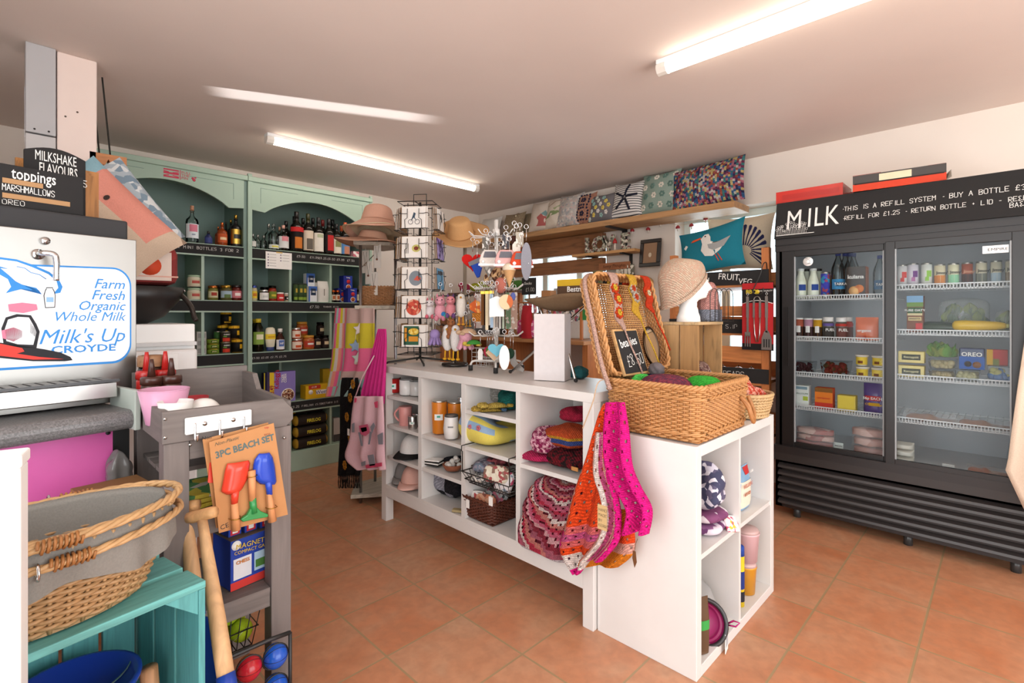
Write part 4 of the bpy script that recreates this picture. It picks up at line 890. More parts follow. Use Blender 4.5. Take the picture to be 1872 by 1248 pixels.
# boxes on top of the fridge
p = atX(1476,365,FX+.13); TOPZ = 1.876
t = carton((FX+.2,ys(1478,FX+.1),TOPZ),'low red glossy box lying on the fridge at left',.35,.22,.075,M('c8352c','plastic',rough=.25),rz=-90,name='grill_box',panels=((.1,.3,.95,.7,M('b52a24','plastic')),))
t = carton((FX+.19,ys(1640,FX+.12),TOPZ),'black and red open box tilted on top of the fridge',.39,.28,.085,M('2a2422','plastic',rough=.3),rz=-86,panels=((0,0,1,.45,P_('c8442c')),(.3,.5,.65,.92,P_('e0d0b0')),(.02,.42,.98,.5,P_('2a2422'))),top=M('8a8880','print',cols='8a8880 b8b0a4 a8483a',scale=.25),name='grill_box')
G().box(-.195,-.14,.086,-.07,.14,.0875).build('red_top_print',P_('a83a30'),t); G().add([(.196,-.14,.0),(.215,-.1,.02),(.215,.1,.1),(.196,.14,.086)],[(0,1,2,3)]).build('side_flap',P_('b8b2a6'),t,sol=.002)
carton((FX+.3,ys(1565,FX+.3),TOPZ),'red box lying behind between the two grill boxes',.2,.15,.04,M('a83028','plastic'),rz=-90,name='grill_box')
# cloth hanging at the right of the fridge
t = thing('hanging_cloth','cream cloth bag hanging over the fridge door edge at right','cloth',(FX-.1,-.105,.35))
def f(u,v):
 y = .16-.3*u; z = .95*(1-v)-.0; wv = .018*sin(9*u+2*v)+.02*sin(3*u)
 ed = .19*max(0,(.75-v))*0; y0 = .02+.10*v**.8 if v < .82 else .115-.35*(v-.82)
 return (wv-.02*v,y0-.36*u*(1),z+.0)
G().grid(f,18,18).build('cloth_panel',M('ddc9b4','cloth'),t,sol=.003)
G().add([(-.03,.045,.63),(-.03,.02,.66),(-.031,.02,.62)],[(0,1,2)]).build('dark_print',BLACK,t)
# ============================================================ goods in the white counter (front faces -x)
cx = CX0+.07
def K(px,w,h,X=None): return itX(px,w,h,X or cx,0)
STK = WL; TEALP = P_('4aa58c')
def at(px,z,X=None): p = atX(px,575,X or cx); return (p.x,p.y,z+.001)
# first column: mugs, cups and caps
mug(at(720,.739,CX0+.07),'red enamel mug with white label in top left cubbyhole',.085,.04,M('b02020','plastic',rough=.15),BLACK,60+45,P_('e4f0ee'),rz=-90).rotation_euler = (0,0,R(-45))
mug(at(743,.739,CX0+.075),'white enamel mug with dark rim beside the red mug',.088,.04,M('e2e0de','plastic',rough=.15),BLACK,0)
mug(at(761,.739,CX0+.1),'grey white enamel mug half hidden by the divider',.082,.038,M('cfcdca','plastic',rough=.15),BLACK,0)
PINK = M('e09a94','plastic',rough=.35)
def tumbler(loc,label,h,r,m,lid,labm=None,handle=False,rz=-45,cat='tumbler',ring=None):
 t = thing('tumbler',label,cat,loc,rz)
 G().lathe([(r*.86,0),(r*.9,.03*h),(r,.93*h),(r*.98,.95*h)],24).build('cup_wall',m,t)
 G().lathe([(r*1.0,.95*h),(r*1.02,.96*h),(r*1.02,h),(r*.9,h)],24).build('lid',lid,t)
 if labm: l = G().band(r*1.0,.42*h,.6*h,-120,-55).build('sticker',labm,t); G().band(r*1.02,.5*h,.56*h,-100,-75).build('sticker_print',TEALP,l)
 if handle: G().tube([(-r-.03*sin(pi*i/8),0,h*(.9-.7*i/8)) for i in range(9)],.006,6).build('handle',m,t)
 return t
tumbler(at(741,.561),'pink lidded travel mug with handle on the second shelf',.11,.038,PINK,PINK,handle=True,rz=-60)
tumbler(at(754,.561,CX0+.04),'small brushed steel cup in front of the pink mug',.075,.026,STEEL,CHROME,P_('dfe6e4'))
tumbler(at(763,.561,CX0+.1),'second steel cup behind near the divider',.075,.026,STEEL,CHROME)
def cap(loc,label,col,brim,rz,s=1.0,front=None,tilt=0,group=None):
 s *= .9; t = thing('baseball_cap',label,'cap',loc,0,group,(R(tilt),0,R(rz))); r = .085*s
 G().grid(lambda u,v: (r*cos(2*pi*u)*cos(v*pi/2)**.8,r*1.1*sin(2*pi*u)*cos(v*pi/2)**.8,.115*s*sin(v*pi/2)),24,8,cu=True,mf=(lambda i,j: 1 if 13 <= i <= 22 and j < 7 else 0)).build('crown',[M(col,'cloth'),M(front or col,'cloth')],t)
 G().grid(lambda u,v: (r*1.05*cos(pi+pi*u)*(1-.1*v),-r*1.05*abs(sin(pi*u))-.085*s*v*sin(pi*u)**.7,.004-.03*s*v*v+.018*v*sin(pi*u)),18,6).build('brim',M(brim,'cloth'),t,sol=.004)
 G().ball((0,0,.116*s),.006,8,6).build('button',M(brim,'cloth'),t); return t
cap(at(756,.405,CX0+.11),'white fronted trucker cap with black brim','b9b6b2','1d1b1b',-72,1.0,'e6e2de')
cap(at(744,.238,CX0+.13),'grey baseball cap on the bottom board, first column','8f8c8a','8f8c8a',-55,.95)
cap(at(757,.240,CX0+.10),'pale pink baseball cap beside the grey one','dfb0a2','e2b5a8',-60,.95)
# second column
ORG = M('d07a20','plastic',rough=.35)
tumbler(at(803,.571),'tall orange tumbler with white sticker and clear lid',.175,.041,ORG,M('d8d4cc','metal'),P_('e8ecea'))
tumbler(at(832,.571,CX0+.14),'orange tumbler standing behind the white wine cup',.165,.041,ORG,M('d8d4cc','metal'))
t = thing('tumbler','rounded white wine tumbler with steel rim','tumbler',at(825,.571,CX0+.04),-45)
G().lathe([(.03,0),(.036,.005),(.041,.05),(.036,.1),(.034,.115)],24).build('cup_wall',M('dcdad8','plastic'),t); G().lathe([(.0345,.108),(.035,.12),(.03,.12),(.028,.112),(0,.112)],24).build('lid',M('4a4846','plastic'),t); G().band(.0405,.06,.068,-110,-70).build('print',P_('8a8a8a'),t)
tumbler(at(843,.571,CX0+.16),'tall steel bottle half hidden behind divider',.19,.02,M('b9babc','metal'),CHROME)
for i in range(4): carton(at(794,.396+i*.008,CX0+.06),('lowest','second','third','topmost')[i]+' white and black card pack in small pile',.085,.06,.006,WL if i % 2 else BLACK,rz=-75+i*4,group='card packs',name='card_pack',cat='pack')
t = thing('wooden_bowl','brown bowl holding clear wrapped sweets','bowl',at(828,.396,CX0+.07),-45); G().lathe([(.03,0),(.04,.004),(.055,.03),(.053,.034),(.038,.01),(0,.008)],24).build('bowl_wall',M('8a4f34','wood'),t)
for i in range(7):
 q = thing('wrapped_soap',('leftmost','rightmost','topmost','front','rear','middle','upper rear')[i]+' clear wrapped packet heaped in brown bowl','packet',at(828,.412+.018*(i > 3)+.016*(i > 5),CX0+.07),40*i,'clear wrapped packets in bowl')
 q.location.x += (-.01,.02,0,-.024,.024,0,.01)[i]; q.location.y += (.026,-.026,.0,0,.0,.004,-.012)[i]
 G().grid(lambda u,v: (.018*cos(2*pi*u)*sin(pi*v)*(1+.3*sin(5*u+i)),.013*sin(2*pi*u)*sin(pi*v),.012-.012*cos(pi*v)),12,7,cu=True).build('wrapped_body',M('d8d2c8','card'),q); G().grid(lambda u,v: (.02*cos(2*pi*u)*sin(pi*v),.015*sin(2*pi*u)*sin(pi*v),.013-.013*cos(pi*v)),10,6,cu=True).build('film',M('ffffff','film',a=.4),q)
def knit(loc,label,w,d,h,mats,rz=0,name='knitted_scarf',cat='knitwear',group=None,lump=.25,mf=None,seedn=1,roll=3,fold=True):
 """soft folded knit: a rounded lump with fold lines"""
 t = thing(name,label,cat,loc,rz,group); rnd = random.Random(seedn); ph = [rnd.uniform(0,6) for _ in range(4)]
 def f(u,v):
  a = 2*pi*u; q = sin(pi*v)**.45; sx = math.copysign(abs(cos(a))**.7,cos(a)); sy = math.copysign(abs(sin(a))**.7,sin(a))
  k = 1+lump*.4*sin(3*a+ph[0])*sin(pi*v)+.05*sin(7*a+ph[1])
  z = h*(.5-.5*cos(pi*v))*(1+lump*.5*sin(2*a+ph[2])*v)
  fo = 1-.07*abs(sin(roll*pi*v))**6 if fold else 1
  return (w/2*sx*q*k*fo,d/2*sy*q*k*fo,max(0,z))
 G().grid(f,40,22,cu=True,mf=mf).build('knit_body',mats,t); return t
t = knit(at(830,.22,CX0+.16),'black and white fluffy scarf stuffed in lower cubbyhole',.17,.19,.17,[M('26252a','knit',scale=.7),M('a9a8b4','knit',scale=.7)],mf=lambda i,j: 1 if (i//5+j//6) % 4 == 0 else 0,seedn=3,lump=.5)
carton(at(838,.22,CX0+.025),'small brown paper bag corner under black scarf',.06,.03,.012,P_('a5936c'),rz=-60,name='paper_bag',cat='bag')
# third column
def glove(loc,label,col,cuff,rz,group=None):
 t = thing('folded_gloves',label,'gloves',loc,rz,group); g = G()
 g.grid(lambda u,v: (.05*(2*u-1)+.0,.03*(2*v-1)*(1+.3*u),.004+.018*sin(pi*u)**.5*sin(pi*v)**.5),10,8).grid(lambda u,v: (.05*(2*u-1),.03*(1-2*v)*(1+.3*u),.001),2,2)
 for i in range(4): g.tube([(.045,-.028+i*.018,.012),(.075,-.03+i*.02,.011),(.095-.006*abs(i-1.5),-.031+i*.021,.008)],[.009,.009,.006],8)
 g.build('hand',M(col,'knit',scale=1.2),t); G().box(-.075,-.03,.001,-.048,.03,.016).build('cuff',M(cuff,'knit',scale=1.2),t,bev=.005); return t
glove(at(897,.747,CX0+.05),'yellow and blue gloves folded at front of shelf','c9a84a','5a7a9a',140); glove(at(908,.767,CX0+.06),'yellow gloves lying on the folded pair','d4b85a','c9a84a',150)
t = knit(at(934,.747,CX0+.16),'teal green woolly hat on the small shelf',.13,.12,.09,[M('1f6a62','knit')],seedn=5,name='woolly_hat',cat='hat')
knit(at(918,.747,CX0+.24),'grey white woolly hat behind the teal one',.14,.1,.12,[M('b9b4ac','knit')],seedn=6,name='woolly_hat',cat='hat')
t = thing('baby_blanket','yellow and pale blue baby blanket with pink motifs folded on the shelf','blanket',at(902,.573,CX0+.17),-90)
BY,BB,BP = M('dccb62','cloth'),M('8fa9c6','cloth'),M('c06a72','cloth')
def fb(u,v):
 a = 2*pi*u; q = sin(pi*v)**.35; return (.142*math.copysign(abs(cos(a))**.6,cos(a))*q,.15*math.copysign(abs(sin(a))**.6,sin(a))*q-.02*(1-v),max(0,.14*(.5-.5*cos(pi*v))*(.8+.3*cos(a+2.4)) if v > .05 else 0))
def bm(i,j): return 1 if (12 < j < 17 and 24 < i < 40) or (j < 12 and i % 24 > 21) or (j in (6,7) and i < 20) else (1 if j > 19 and i > 10 else 0)
G().grid(fb,44,24,cu=True,mf=bm).build('blanket_fold',[BY,BB],t)
g = G()
for x,z in ((.0,.085),(.06,.09),(-.05,.08)):
 for k in range(5): a = 2*pi*k/5; g.ball((x+.008*cos(a),-.155,z+.008*sin(a)),(.006,.006,.006),6,5)
g.build('pink_motif',BP,t)
# wire basket clipped under the shelf with pouches
y0,y1 = cols[1]+.025,cols[2]-.025; t = thing('wire_basket','dark wire basket hooked under the counter shelf','basket',(CX0,(y0+y1)/2,.4)); w = y1-y0
g = G()
def ring(z,x0,x1,ww): return [(x0,-ww/2,z),(x1,-ww/2,z),(x1,ww/2,z),(x0,ww/2,z)]
for z,x0,x1,ww in ((.055,-.03,.3,w),(.02,-.02,.3,w*.92),(.0,.0,.3,w*.85)): g.tube(ring(z,x0,x1,ww),.003,6,closed=True)
for i in range(11): yy = w*.85*(i/10-.5); g.tube([(.3,yy,.0),(.0,yy,0),(-.03,yy*1.15,.055)],.0018,5)
for i in range(9): x = .03*i+.02; g.tube([(x,-w/2,.055),(x,-w*.42,0),(x,w*.42,0),(x,w/2,.055)],.0018,5)
g.build('wire_tray',WIRE,t)
for s in (-1,1): G().tube([(-.025,s*w*.5,.055),(-.025,s*w*.5,.148),(-.03,s*w*.5,.152),(-.03,s*w*.5,.176),(.0,s*w*.5,.1765),(.1,s*w*.5,.1765)],.003,6).build('hook_arm',WIRE,t)
def fpouch(loc,label,w,h,th,cols_,rz=0,rot=None,sc=1,group='patterned cloth pouches',name='cloth_pouch'):
 t = thing(name,label,'pouch',loc,rz,group,rot)
 G().grid(lambda u,v: (w/2*math.copysign(abs(cos(2*pi*u))**.5,cos(2*pi*u))*sin(pi*v)**.3,h/2*math.copysign(abs(sin(2*pi*u))**.5,sin(2*pi*u))*sin(pi*v)**.3,th*(.5-.5*cos(pi*v))+.006*sin(4*u*pi)*sin(pi*v)),28,10,cu=True).build('pouch_body',M(cols_.split()[0],'print',cols=cols_,scale=sc),t)
 G().box(-w*.42,h*.46,th*.45,w*.42,h*.5,th*.6).build('zip',M('5a5048','plastic'),t); return t
bz = .408
fpouch((CX0+.06,ys(885,CX0+.06),bz),'white speckled pouch at the front of wire basket',.13,.1,.03,'d8d4cc 4a4a52 e4e0d8',20,sc=3)
fpouch((CX0+.1,ys(893,CX0+.1),bz+.035),'grey floral pouch lying on the speckled one',.16,.11,.05,'8a8490 5a5462 b0aab4 6a7a8a',10,sc=2)
fpouch((CX0+.05,ys(909,CX0+.05),bz+.05),'cream printed pouch tilted at the basket front',.13,.08,.025,'d8ceb8 8a6a5a e0d8c4 a04a4a',0,(R(70),0,R(-70)),1.6)
fpouch((CX0+.08,ys(927,CX0+.08),bz+.01),'white and pink butterfly pouch in basket',.1,.1,.035,'e4dcdc c04a6a 8a9aaa e8e4e4',0,(R(60),0,R(-90)),1.5)
fpouch((CX0+.15,ys(915,CX0+.15),bz+.05),'dark red floral pouch at the back of basket',.14,.12,.05,'6a2a30 3a2024 a04a50',15,sc=2)
t = thing('price_tag','white swing ticket hanging off wire basket','tag',(CX0-.034,ys(897,CX0-.034),.345)); G().box(-.001,-.012,0,.001,.012,.04).build('tag_card',WL,t); G().tube([(0,0,.04),(.002,0,.055)],.0008,4).build('string',WL,t)
# dark wicker basket with pouches
def wicker_basket(loc,label,w,d,h,col,rows,stakes,rz=0,amp=.004,r=.0045,flare=lambda v: .86+.14*v,cat='basket',rim=True,group=None):
 t = thing('wicker_basket',label,cat,loc,rz,group); lp = rrect(w,d,.03)
 g = G(); weave(g,lp,.008,h,rows,amp,r,stakes,flare=flare); g.build('woven_wall',M(col,'wicker'),t)
 s = G()
 for i in range(stakes): x,y,nx,ny = lp(i/stakes); s.tube([(x*flare(0),y*flare(0),.004),(x*flare(1),y*flare(1),h)],r*.8,5)
 s.build('stake',M(col,'wicker'),t)
 G().box(-w/2*flare(0),-d/2*flare(0),0.001,w/2*flare(0),d/2*flare(0),.006).build('base',M(col,'wicker'),t)
 if rim:
  g = G()
  for k in range(2): g.tube([(lp(i/80)[0]*flare(1)+.004*cos(i*1.3+k*pi),lp(i/80)[1]*flare(1)+.004*cos(i*1.3+k*pi),h+.004*sin(i*1.3+k*pi)) for i in range(80)],r*1.2,6,closed=True)
  g.build('rim',M(col,'wicker'),t)
 return t
bx = CX0+.13; by = ys(905,bx)
wicker_basket((bx,by,.219),'dark brown wicker basket of zip pouches',.225,.25,.105,'5a2c1c',13,44,-90)
fpouch((bx-.06,by+.05,.30),'white and red pouch standing at left in brown basket',.09,.08,.02,'e0d8d0 b04040 e8e0d8',0,(R(80),0,R(-65)),1.5)
fpouch((bx-.055,by-.0,.30),'salmon striped pouch standing in brown basket',.12,.07,.02,'c87a5a d8a080 8a4a3a',0,(R(80),0,R(-75)),1.2)
fpouch((bx-.0,by-.02,.30),'grey pouch with black flower print in brown basket',.15,.1,.03,'a9aaa8 3a3a3c b9b9b6 c06a7a',0,(R(75),0,R(-85)),1.6)
t = thing('price_tag','white swing ticket on the rim of brown basket','tag',(CX0-.004,ys(856,CX0),.275)); G().box(-.001,-.012,0,.001,.012,.04).build('tag_card',WL,t); G().tube([(0,0,.04),(.01,0,.052)],.0008,4).build('string',WL,t)
# fourth column: knitwear and crochet blankets
k4 = .566
knit(at(985,k4,CX0+.1),'bright magenta knit folded flat at shelf front',.2,.17,.035,[M('c02a5c','knit',scale=.8)],-80,lump=.1)
knit(at(1003,k4+.035,CX0+.12),'magenta and white twisted knit scarf in a roll',.15,.2,.1,[M('8a2450','knit',hx2='d8a8b4',scale=.8)],-60,seedn=8,roll=4)
knit(at(1047,k4,CX0+.12),'dark red and black checked knit with leather tag',.2,.2,.07,[M('6a1420','knit',hx2='1a1214',scale=.7)],-90,seedn=9,lump=.1)
t = knit(at(1042,k4+.07,CX0+.15),'orange, blue and purple striped knit folded on the checked one',.2,.2,.085,[M('c8522a','knit'),M('6a4a86','knit'),M('3a4a86','knit'),M('c9962a','knit')],-90,mf=lambda i,j: (1,1,1,1,0,0,0,0,2,2,2,3,3,0,0,0,0,0,0,0,0,0)[j],seedn=10,lump=.12)
knit(at(1053,k4+.155,CX0+.25),'crimson knitted hat on top at the back',.12,.14,.06,[M('b02440','knit')],-90,seedn=11,name='woolly_hat',cat='hat')
G().box(CX0+.015,ys(1052,CX0),k4+.02,CX0+.018,ys(1040,CX0),k4+.035).xf(Matrix.Identity(4)).build('leather_tag',M('b8814a','card'),None).name = 'leather_patch'
o = bpy.data.objects['leather_patch']; tag(o,'tan leather patch tag on the dark red checked knit','tag')
CRO = [M(c,'knit',scale=1.3) for c in ('b8324a','d8a0a4','a85a6a','c8607a','e4cfc8','8a2a3a','c87a70')]
def heap(loc,label,w,d,h,mats,bands,seedn,front=.06,group=None,nf=5):
 """folded crochet blanket: rounded heap, open stitches in rows, front slumping over the edge"""
 t = thing('crochet_blanket',label,'blanket',loc,-90,group); rnd = random.Random(seedn); ph = [rnd.uniform(0,6) for _ in range(5)]
 def f(u,v):
  a = 2*pi*u; q = sin(pi*min(1,v*.5))**.5 if v < 1 else 1
  q = cos(v*pi/2)**.4; sx = math.copysign(abs(cos(a))**.55,cos(a)); sy = math.copysign(abs(sin(a))**.62,sin(a))
  z = h*sin(v*pi/2)**.75*(1+.10*sin(2*a+ph[0])*(1-v)+.05*sin(5*a+ph[1])*(1-v))
  k = 1+.04*sin(6*a+ph[2])+.05*sin(nf*2*pi*v+ph[3]+a)
  y = d/2*sy*q*k; y -= front*(1-v)**2*(1 if sy < 0 else 0)*abs(sy)
  return (w/2*sx*q*min(1,k),y,max(.0,z)-(.0 if v else 0))
 nu,nv = 96,44
 hole = lambda i,j: i % 4 == (0 if (j//2) % 2 else 2) and j % 2 == 1 and 2 < j < 38
 G().grid(f,nu,nv,cu=True,mf=lambda i,j: bands[int(j/2+5*sin(i*.065+1)+2*sin(i*.19)+20) % len(bands)],hole=hole).build('crochet_panel',mats,t)
 G().grid(lambda u,v: tuple(q*.94 for q in f(u,v)),48,16,cu=True).build('inner_fold',mats[5 % len(mats)],t)
 return t
heap((CX0+.115,(cols[0]+cols[1])/2+.0,.256),'pink and red striped crochet blanket heaped in bottom cubby',.30,.27,.255,CRO,(0,3,2,4,0,6,2,5,1,3,0,6,4,2),4,.07)
t = thing('crochet_blanket','purple, white and navy crochet blanket folded beneath the pink heap','blanket',(CX0+.10,(cols[0]+cols[1])/2+.015,.219),-90)
G().grid(lambda u,v: (.14*math.copysign(abs(cos(2*pi*u))**.5,cos(2*pi*u))*sin(pi*v)**.25*(1+.02*sin(30*u)),.15*math.copysign(abs(sin(2*pi*u))**.5,sin(2*pi*u))*sin(pi*v)**.25*(1+.03*sin(40*u)),.017-.0165*cos(pi*v)),80,16,cu=True,mf=lambda i,j: (0,0,0,0,0,0,1,1,1,2,2,2,2,2,2,2)[j]).build('blanket_fold',[M('6a3a8a','knit'),M('d8d0d4','knit'),M('1e1e34','knit')],t)
# neon crochet blanket hanging off the counter corner
NEON = [M(c,'knit',scale=1.2) for c in ('f0188c','f5501e','e87070','f0e0d8','e8841e','d05a8a','e8a898')]
HB = thing('crochet_blanket','neon pink and orange crochet blanket hanging at the counter end','blanket',(CX0-.03,1.13,.0))
def place(px,py,X): p = atX(px,py,X); return p-Vector((CX0-.03,1.13,0))
def panel(rows,X0f,nu,nv,mf,name,amp=.02,fr=3,th=.006,label=None,ph=0):
 """rows: list of (left px, right px, py, plane offset)"""
 L_ = [place(a,y,X0f+o) for a,b,y,o in rows]; R_ = [place(b,y,X0f+o) for a,b,y,o in rows]
 L_,R_ = smooth(L_,6),smooth(R_,6); n = len(L_)-1
 def f(u,v):
  k = v*n; i = min(int(k),n-1); s = k-i; a = L_[i].lerp(L_[i+1],s); b = R_[i].lerp(R_[i+1],s); p = a.lerp(b,u)
  return (p.x-amp*sin(fr*pi*u+ph)*min(1,v*3+.2),p.y,p.z)
 hole = lambda i,j: i % 4 == (0 if (j//3) % 2 else 2) and j % 3 == 1
 return G().grid(f,nu,nv,mf=mf,hole=hole).build(name,NEON,HB,label=label,sol=th)
xh = CX0-.045
panel([(1104,1128,738,.02),(1095,1122,760,.0),(1075,1116,830,-.01),(1050,1112,900,-.01),(1035,1100,960,-.01),(1024,1090,1005,-.01),(1052,1060,1047,-.01)],xh-.01,24,63,lambda i,j: (1 if j < 42 else (2,5,2,1,3,3,0)[(j-42)//3 % 7]) if 1 < i else (6 if j < 44 else 0),'orange_fall',label='orange fall of blanket ending in a white banded corner')
panel([(1108,1142,735,-.01),(1105,1150,790,-.02),(1110,1156,850,-.03),(1128,1172,890,-.03),(1148,1192,930,-.03),(1140,1186,974,-.03)],xh-.02,24,54,lambda i,j: 0,'pink_fall',amp=.03,label='hot pink fall of blanket at the right')
panel([(1090,1112,790,0),(1085,1118,860,-.02),(1098,1130,905,-.03),(1104,1136,950,-.03),(1090,1130,990,-.03),(1060,1100,1025,-.02)],xh-.035,20,54,lambda i,j: (6,3,5,6,0)[i//3 % 5] if i < 16 else 0,'mixed_fold',amp=.015,label='pink edged fold with pale clusters')
panel([(1090,1150,930,.0),(1085,1160,970,0),(1070,1158,1010,0),(1050,1130,1035,0)],xh+.005,28,24,lambda i,j: (4,4,1,6)[j//4 % 4],'amber_lining',amp=.015,label='amber and orange banded corner behind')
t = thing('paper_tag','brown paper tag with handwriting tied on the hanging blanket','tag',tuple(atX(1101,969,xh-.085))); G().box(-.001,-.019,0,.001,.019,.085).build('tag_card',M('c8a878','card'),t); G().tube([(0,0,.083),(.005,.004,.1),(.012,.0,.125)],.0012,5).build('string',WL,t)
for i,s in enumerate(('HAND','MADE','BY','KERRY')): chalk(s,.009,BLACK,t,(-.0016,.014,.064-i*.018),(0,0,R(-90)),w=.09)
t = thing('leather_tag','small dark brown hang tag below the pink blanket','tag',tuple(atX(1160,1038,xh-.05))); G().prism([(-.008,.02),(.0,0),(.008,.03),(.006,.055),(-.004,.055)],-.001,.001,plane='yz').build('tag_card',M('6a4428','card'),t); G().tube([(0,0,.053),(.005,.0,.075),(.02,0,.09)],.001,4).build('string',M('6a4428','card'),t)
# ============================================================ goods in the white cube shelf (front faces -y)
ky = .735+.06
def kp(px,z,Y=ky): p = atY(px,575,Y); return (p.x,p.y,z+.001)
ksh = .402
fpouch((1.85,.815,ksh+.001),'purple leaf print bandana folded at the bottom',.17,.15,.035,'6a3a68 8a5a86 d8ccd8',10,group='dog bandanas',name='dog_bandana',sc=.9)
fpouch((1.855,.815,ksh+.04),'plum bandana with white birds in the middle of pile',.16,.15,.04,'6f3560 7a4068 e0d4dc',-5,group='dog bandanas',name='dog_bandana',sc=.7)
knit((1.845,.83,ksh+.085),'navy and white geometric print fabric crumpled on top',.17,.17,.13,[M('3a3c58','print',cols='3a3c58 dad6de 55506a c8c4d0',scale=1.2)],0,seedn=14,name='dog_bandana',cat='bandana',group='dog bandanas',lump=.6)
t = pouch((1.925,.728,ksh-.012),'white pouch with pink and yellow print hanging at shelf edge',.08,.06,.02,M('e6d8d8','print',cols='e6d8d8 c84a6a d8b83a e8e0e0',scale=2.2),rot=(R(-30),R(14),R(-10)),group='dog bandanas',cat='pouch')
pouch((2.165,.79,ksh+.001),'dog treat pouch with cream front and red tab',.13,.17,.05,M('7fa3c0','plastic'),lab=((.04,.05,.96,.68,P_('e2d6c2')),(.5,.8,1,.97,P_('b83030'))),words=(('WELLSERS',.022,.45,.58,P_('b04a2a')),('BITE SIZE',.016,.42,.38,P_('a8502a')),('£1.80',.014,.75,.88,WL)),name='treat_pouch',wav=0,group='dog treat pouches')
pouch((2.22,.86,ksh+.001),'blue dog treat pouch behind the front one',.13,.19,.05,M('8fb4d4','plastic'),lab=((.5,.82,1,.97,P_('b83030')),),name='treat_pouch',wav=0,group='dog treat pouches')
pouch((2.012,.765,ksh+.001),'dark green packet edge on at divider',.05,.1,.03,M('4a4a2a','plastic'),rot=(0,0,R(-75)),name='treat_pouch',wav=0)
t = thing('spray_can','blue and yellow tube standing against the divider','can',kp(1352,.039,.735+.03)); G().cyl((0,0,0),.018,.2,18).build('can_wall',P_('e0c02a'),t); G().band(.0185,.07,.14,-180,180).build('blue_label',P_('27387a'),t); G().lathe([(.018,.2),(.017,.235),(.012,.24)],18).build('cap',P_('2c4a9a'),t); G().band(.0188,.02,.06,-180,180).build('label_print',P_('2a2a34'),t)
def tub2(loc,label,r,h,m,lid=True):
 t = thing('pet_cup',label,'cup',loc); G().lathe([(r*.85,0),(r,h*.92),(r*1.05,h*.94),(r*1.05,h)],24).build('cup_wall',m,t)
 G().lathe([(r*1.05,h),(r*.9,h+.012),(0,h+.016)],24).build('lid',M('c9a8a4','plastic') if lid else m,t)
 g = G().prism(ell(0,h*.45,.022,.034,18),-.001,.001).xf(Matrix.Translation((r*.95,-r*.45,0)) @ Matrix.Rotation(R(25),4,'Z')); q = g.build('green_label',M('8a9a2c','print',cols='8a9a2c e0e4c8 5a6a1c',scale=1.4),t)
 return t
oc = tub2(kp(1363,.039,ky-.01),'orange cup with green oval label at bottom of stack',.042,.115,M('d8962a','plastic')); tub2(kp(1364,.172,ky-.01),'pale pink cup with lid on top of orange cup',.05,.12,M('d8b0b4','plastic'))
t = thing('pet_bowl','small grey bowl lying behind the stacked cups','bowl',kp(1391,.046,ky+.03),0,None,(R(55),0,R(30))); G().lathe([(.03,0),(.045,.035),(.043,.036),(.028,.004),(0,.004)],22).build('bowl_wall',M('8a8a88','plastic'),t)
pouch((1.70,.752,.039),'brown packet with green arrow at lower left cube',.05,.19,.035,M('5f4632','card'),lab=((.1,.45,.9,.62,P_('3f9a4a')),),rot=(0,0,R(-25)),wav=0,name='dog_packet')
t = thing('folding_bowl','magenta folding dog bowl with black rim and clip','bowl',(1.80,.795,.085),0,None,(R(68),0,R(-50))); G().lathe([(.05,0),(.055,.01),(.052,.018),(.066,.022),(.062,.03),(.074,.036),(.07,.036),(.05,.01),(0,.008)],28).build('silicone_bowl',M('a8286a','plastic'),t)
G().tube([(.074*cos(2*pi*i/30),.074*sin(2*pi*i/30),.038) for i in range(30)],.008,8,closed=True).build('rim',M('2c2a2c','plastic'),t); G().tube([(.078,0,.038),(.1,.01,.04),(.12,.004,.04),(.105,-.008,.04),(.08,-.004,.038)],.003,6).build('carabiner',M('a8286a','metal'),t)
pouch((1.885,.80,.041),'grey plastic bag with folded poster on lower shelf',.16,.15,.08,M('a2a09e','plastic',rough=.2),lab=((.3,.08,.75,.3,P_('5a7a9a')),),rot=(R(-25),0,R(15)),name='plastic_bag',cat='bag')
t = carton((atY(1324,1195,.722).x,.714,.003),'white price ticket hanging over the floor edge',.042,.002,.07,WL,panels=((.12,.3,.88,.75,P_('b0b4ba')),),name='price_ticket',cat='ticket',rz=10)
# ============================================================ hamper, beanies and heads on the cube shelf
KT = .7705
HX,HY,HW,HD,HH = 1.832,.905,.44,.375,.19
WK = M('c08a54','wicker'); WK2 = M('ad7440','wicker')
H_ = thing('wicker_hamper','large open wicker hamper with lid up, standing on white cube shelf','hamper',(HX,HY,KT))
fl = lambda v: .95+.06*v
lp = rrect(HW,HD,.05)
g = G(); weave(g,lp,.006,HH-.012,24,.0042,.0042,74,flare=fl); g.build('woven_wall',WK,H_)
g = G()
for i in range(74): x,y,nx,ny = lp(i/74); g.tube([(x*fl(0),y*fl(0),.004),(x*fl(1),y*fl(1),HH-.01)],.004,5)
g.build('stake',WK2,H_); G().box(-HW/2*.93,-HD/2*.93,.002,HW/2*.93,HD/2*.93,.008).build('base',WK2,H_)
g = G()
for k in range(3):
 g.tube([(lp(i/170)[0]*fl(1)+lp(i/170)[2]*.006*cos(i*1.05+k*2.094),lp(i/170)[1]*fl(1)+lp(i/170)[3]*.006*cos(i*1.05+k*2.094),HH-.004+.006*sin(i*1.05+k*2.094)) for i in range(170)],.0058,6,closed=True)
g.build('braided_rim',WK,H_)
g = G()
for zz in (.03,HH-.04):
 for k in range(2): g.tube([(lp(i/120)[0]*fl(zz/HH)+lp(i/120)[2]*(.006+.003*cos(i*1.2+k*pi)),lp(i/120)[1]*fl(zz/HH)+lp(i/120)[3]*(.006+.003*cos(i*1.2+k*pi)),zz+.004*sin(i*1.2+k*pi)) for i in range(120)],.0045,5,closed=True)
g.build('wale_band',WK,H_)
g = G()
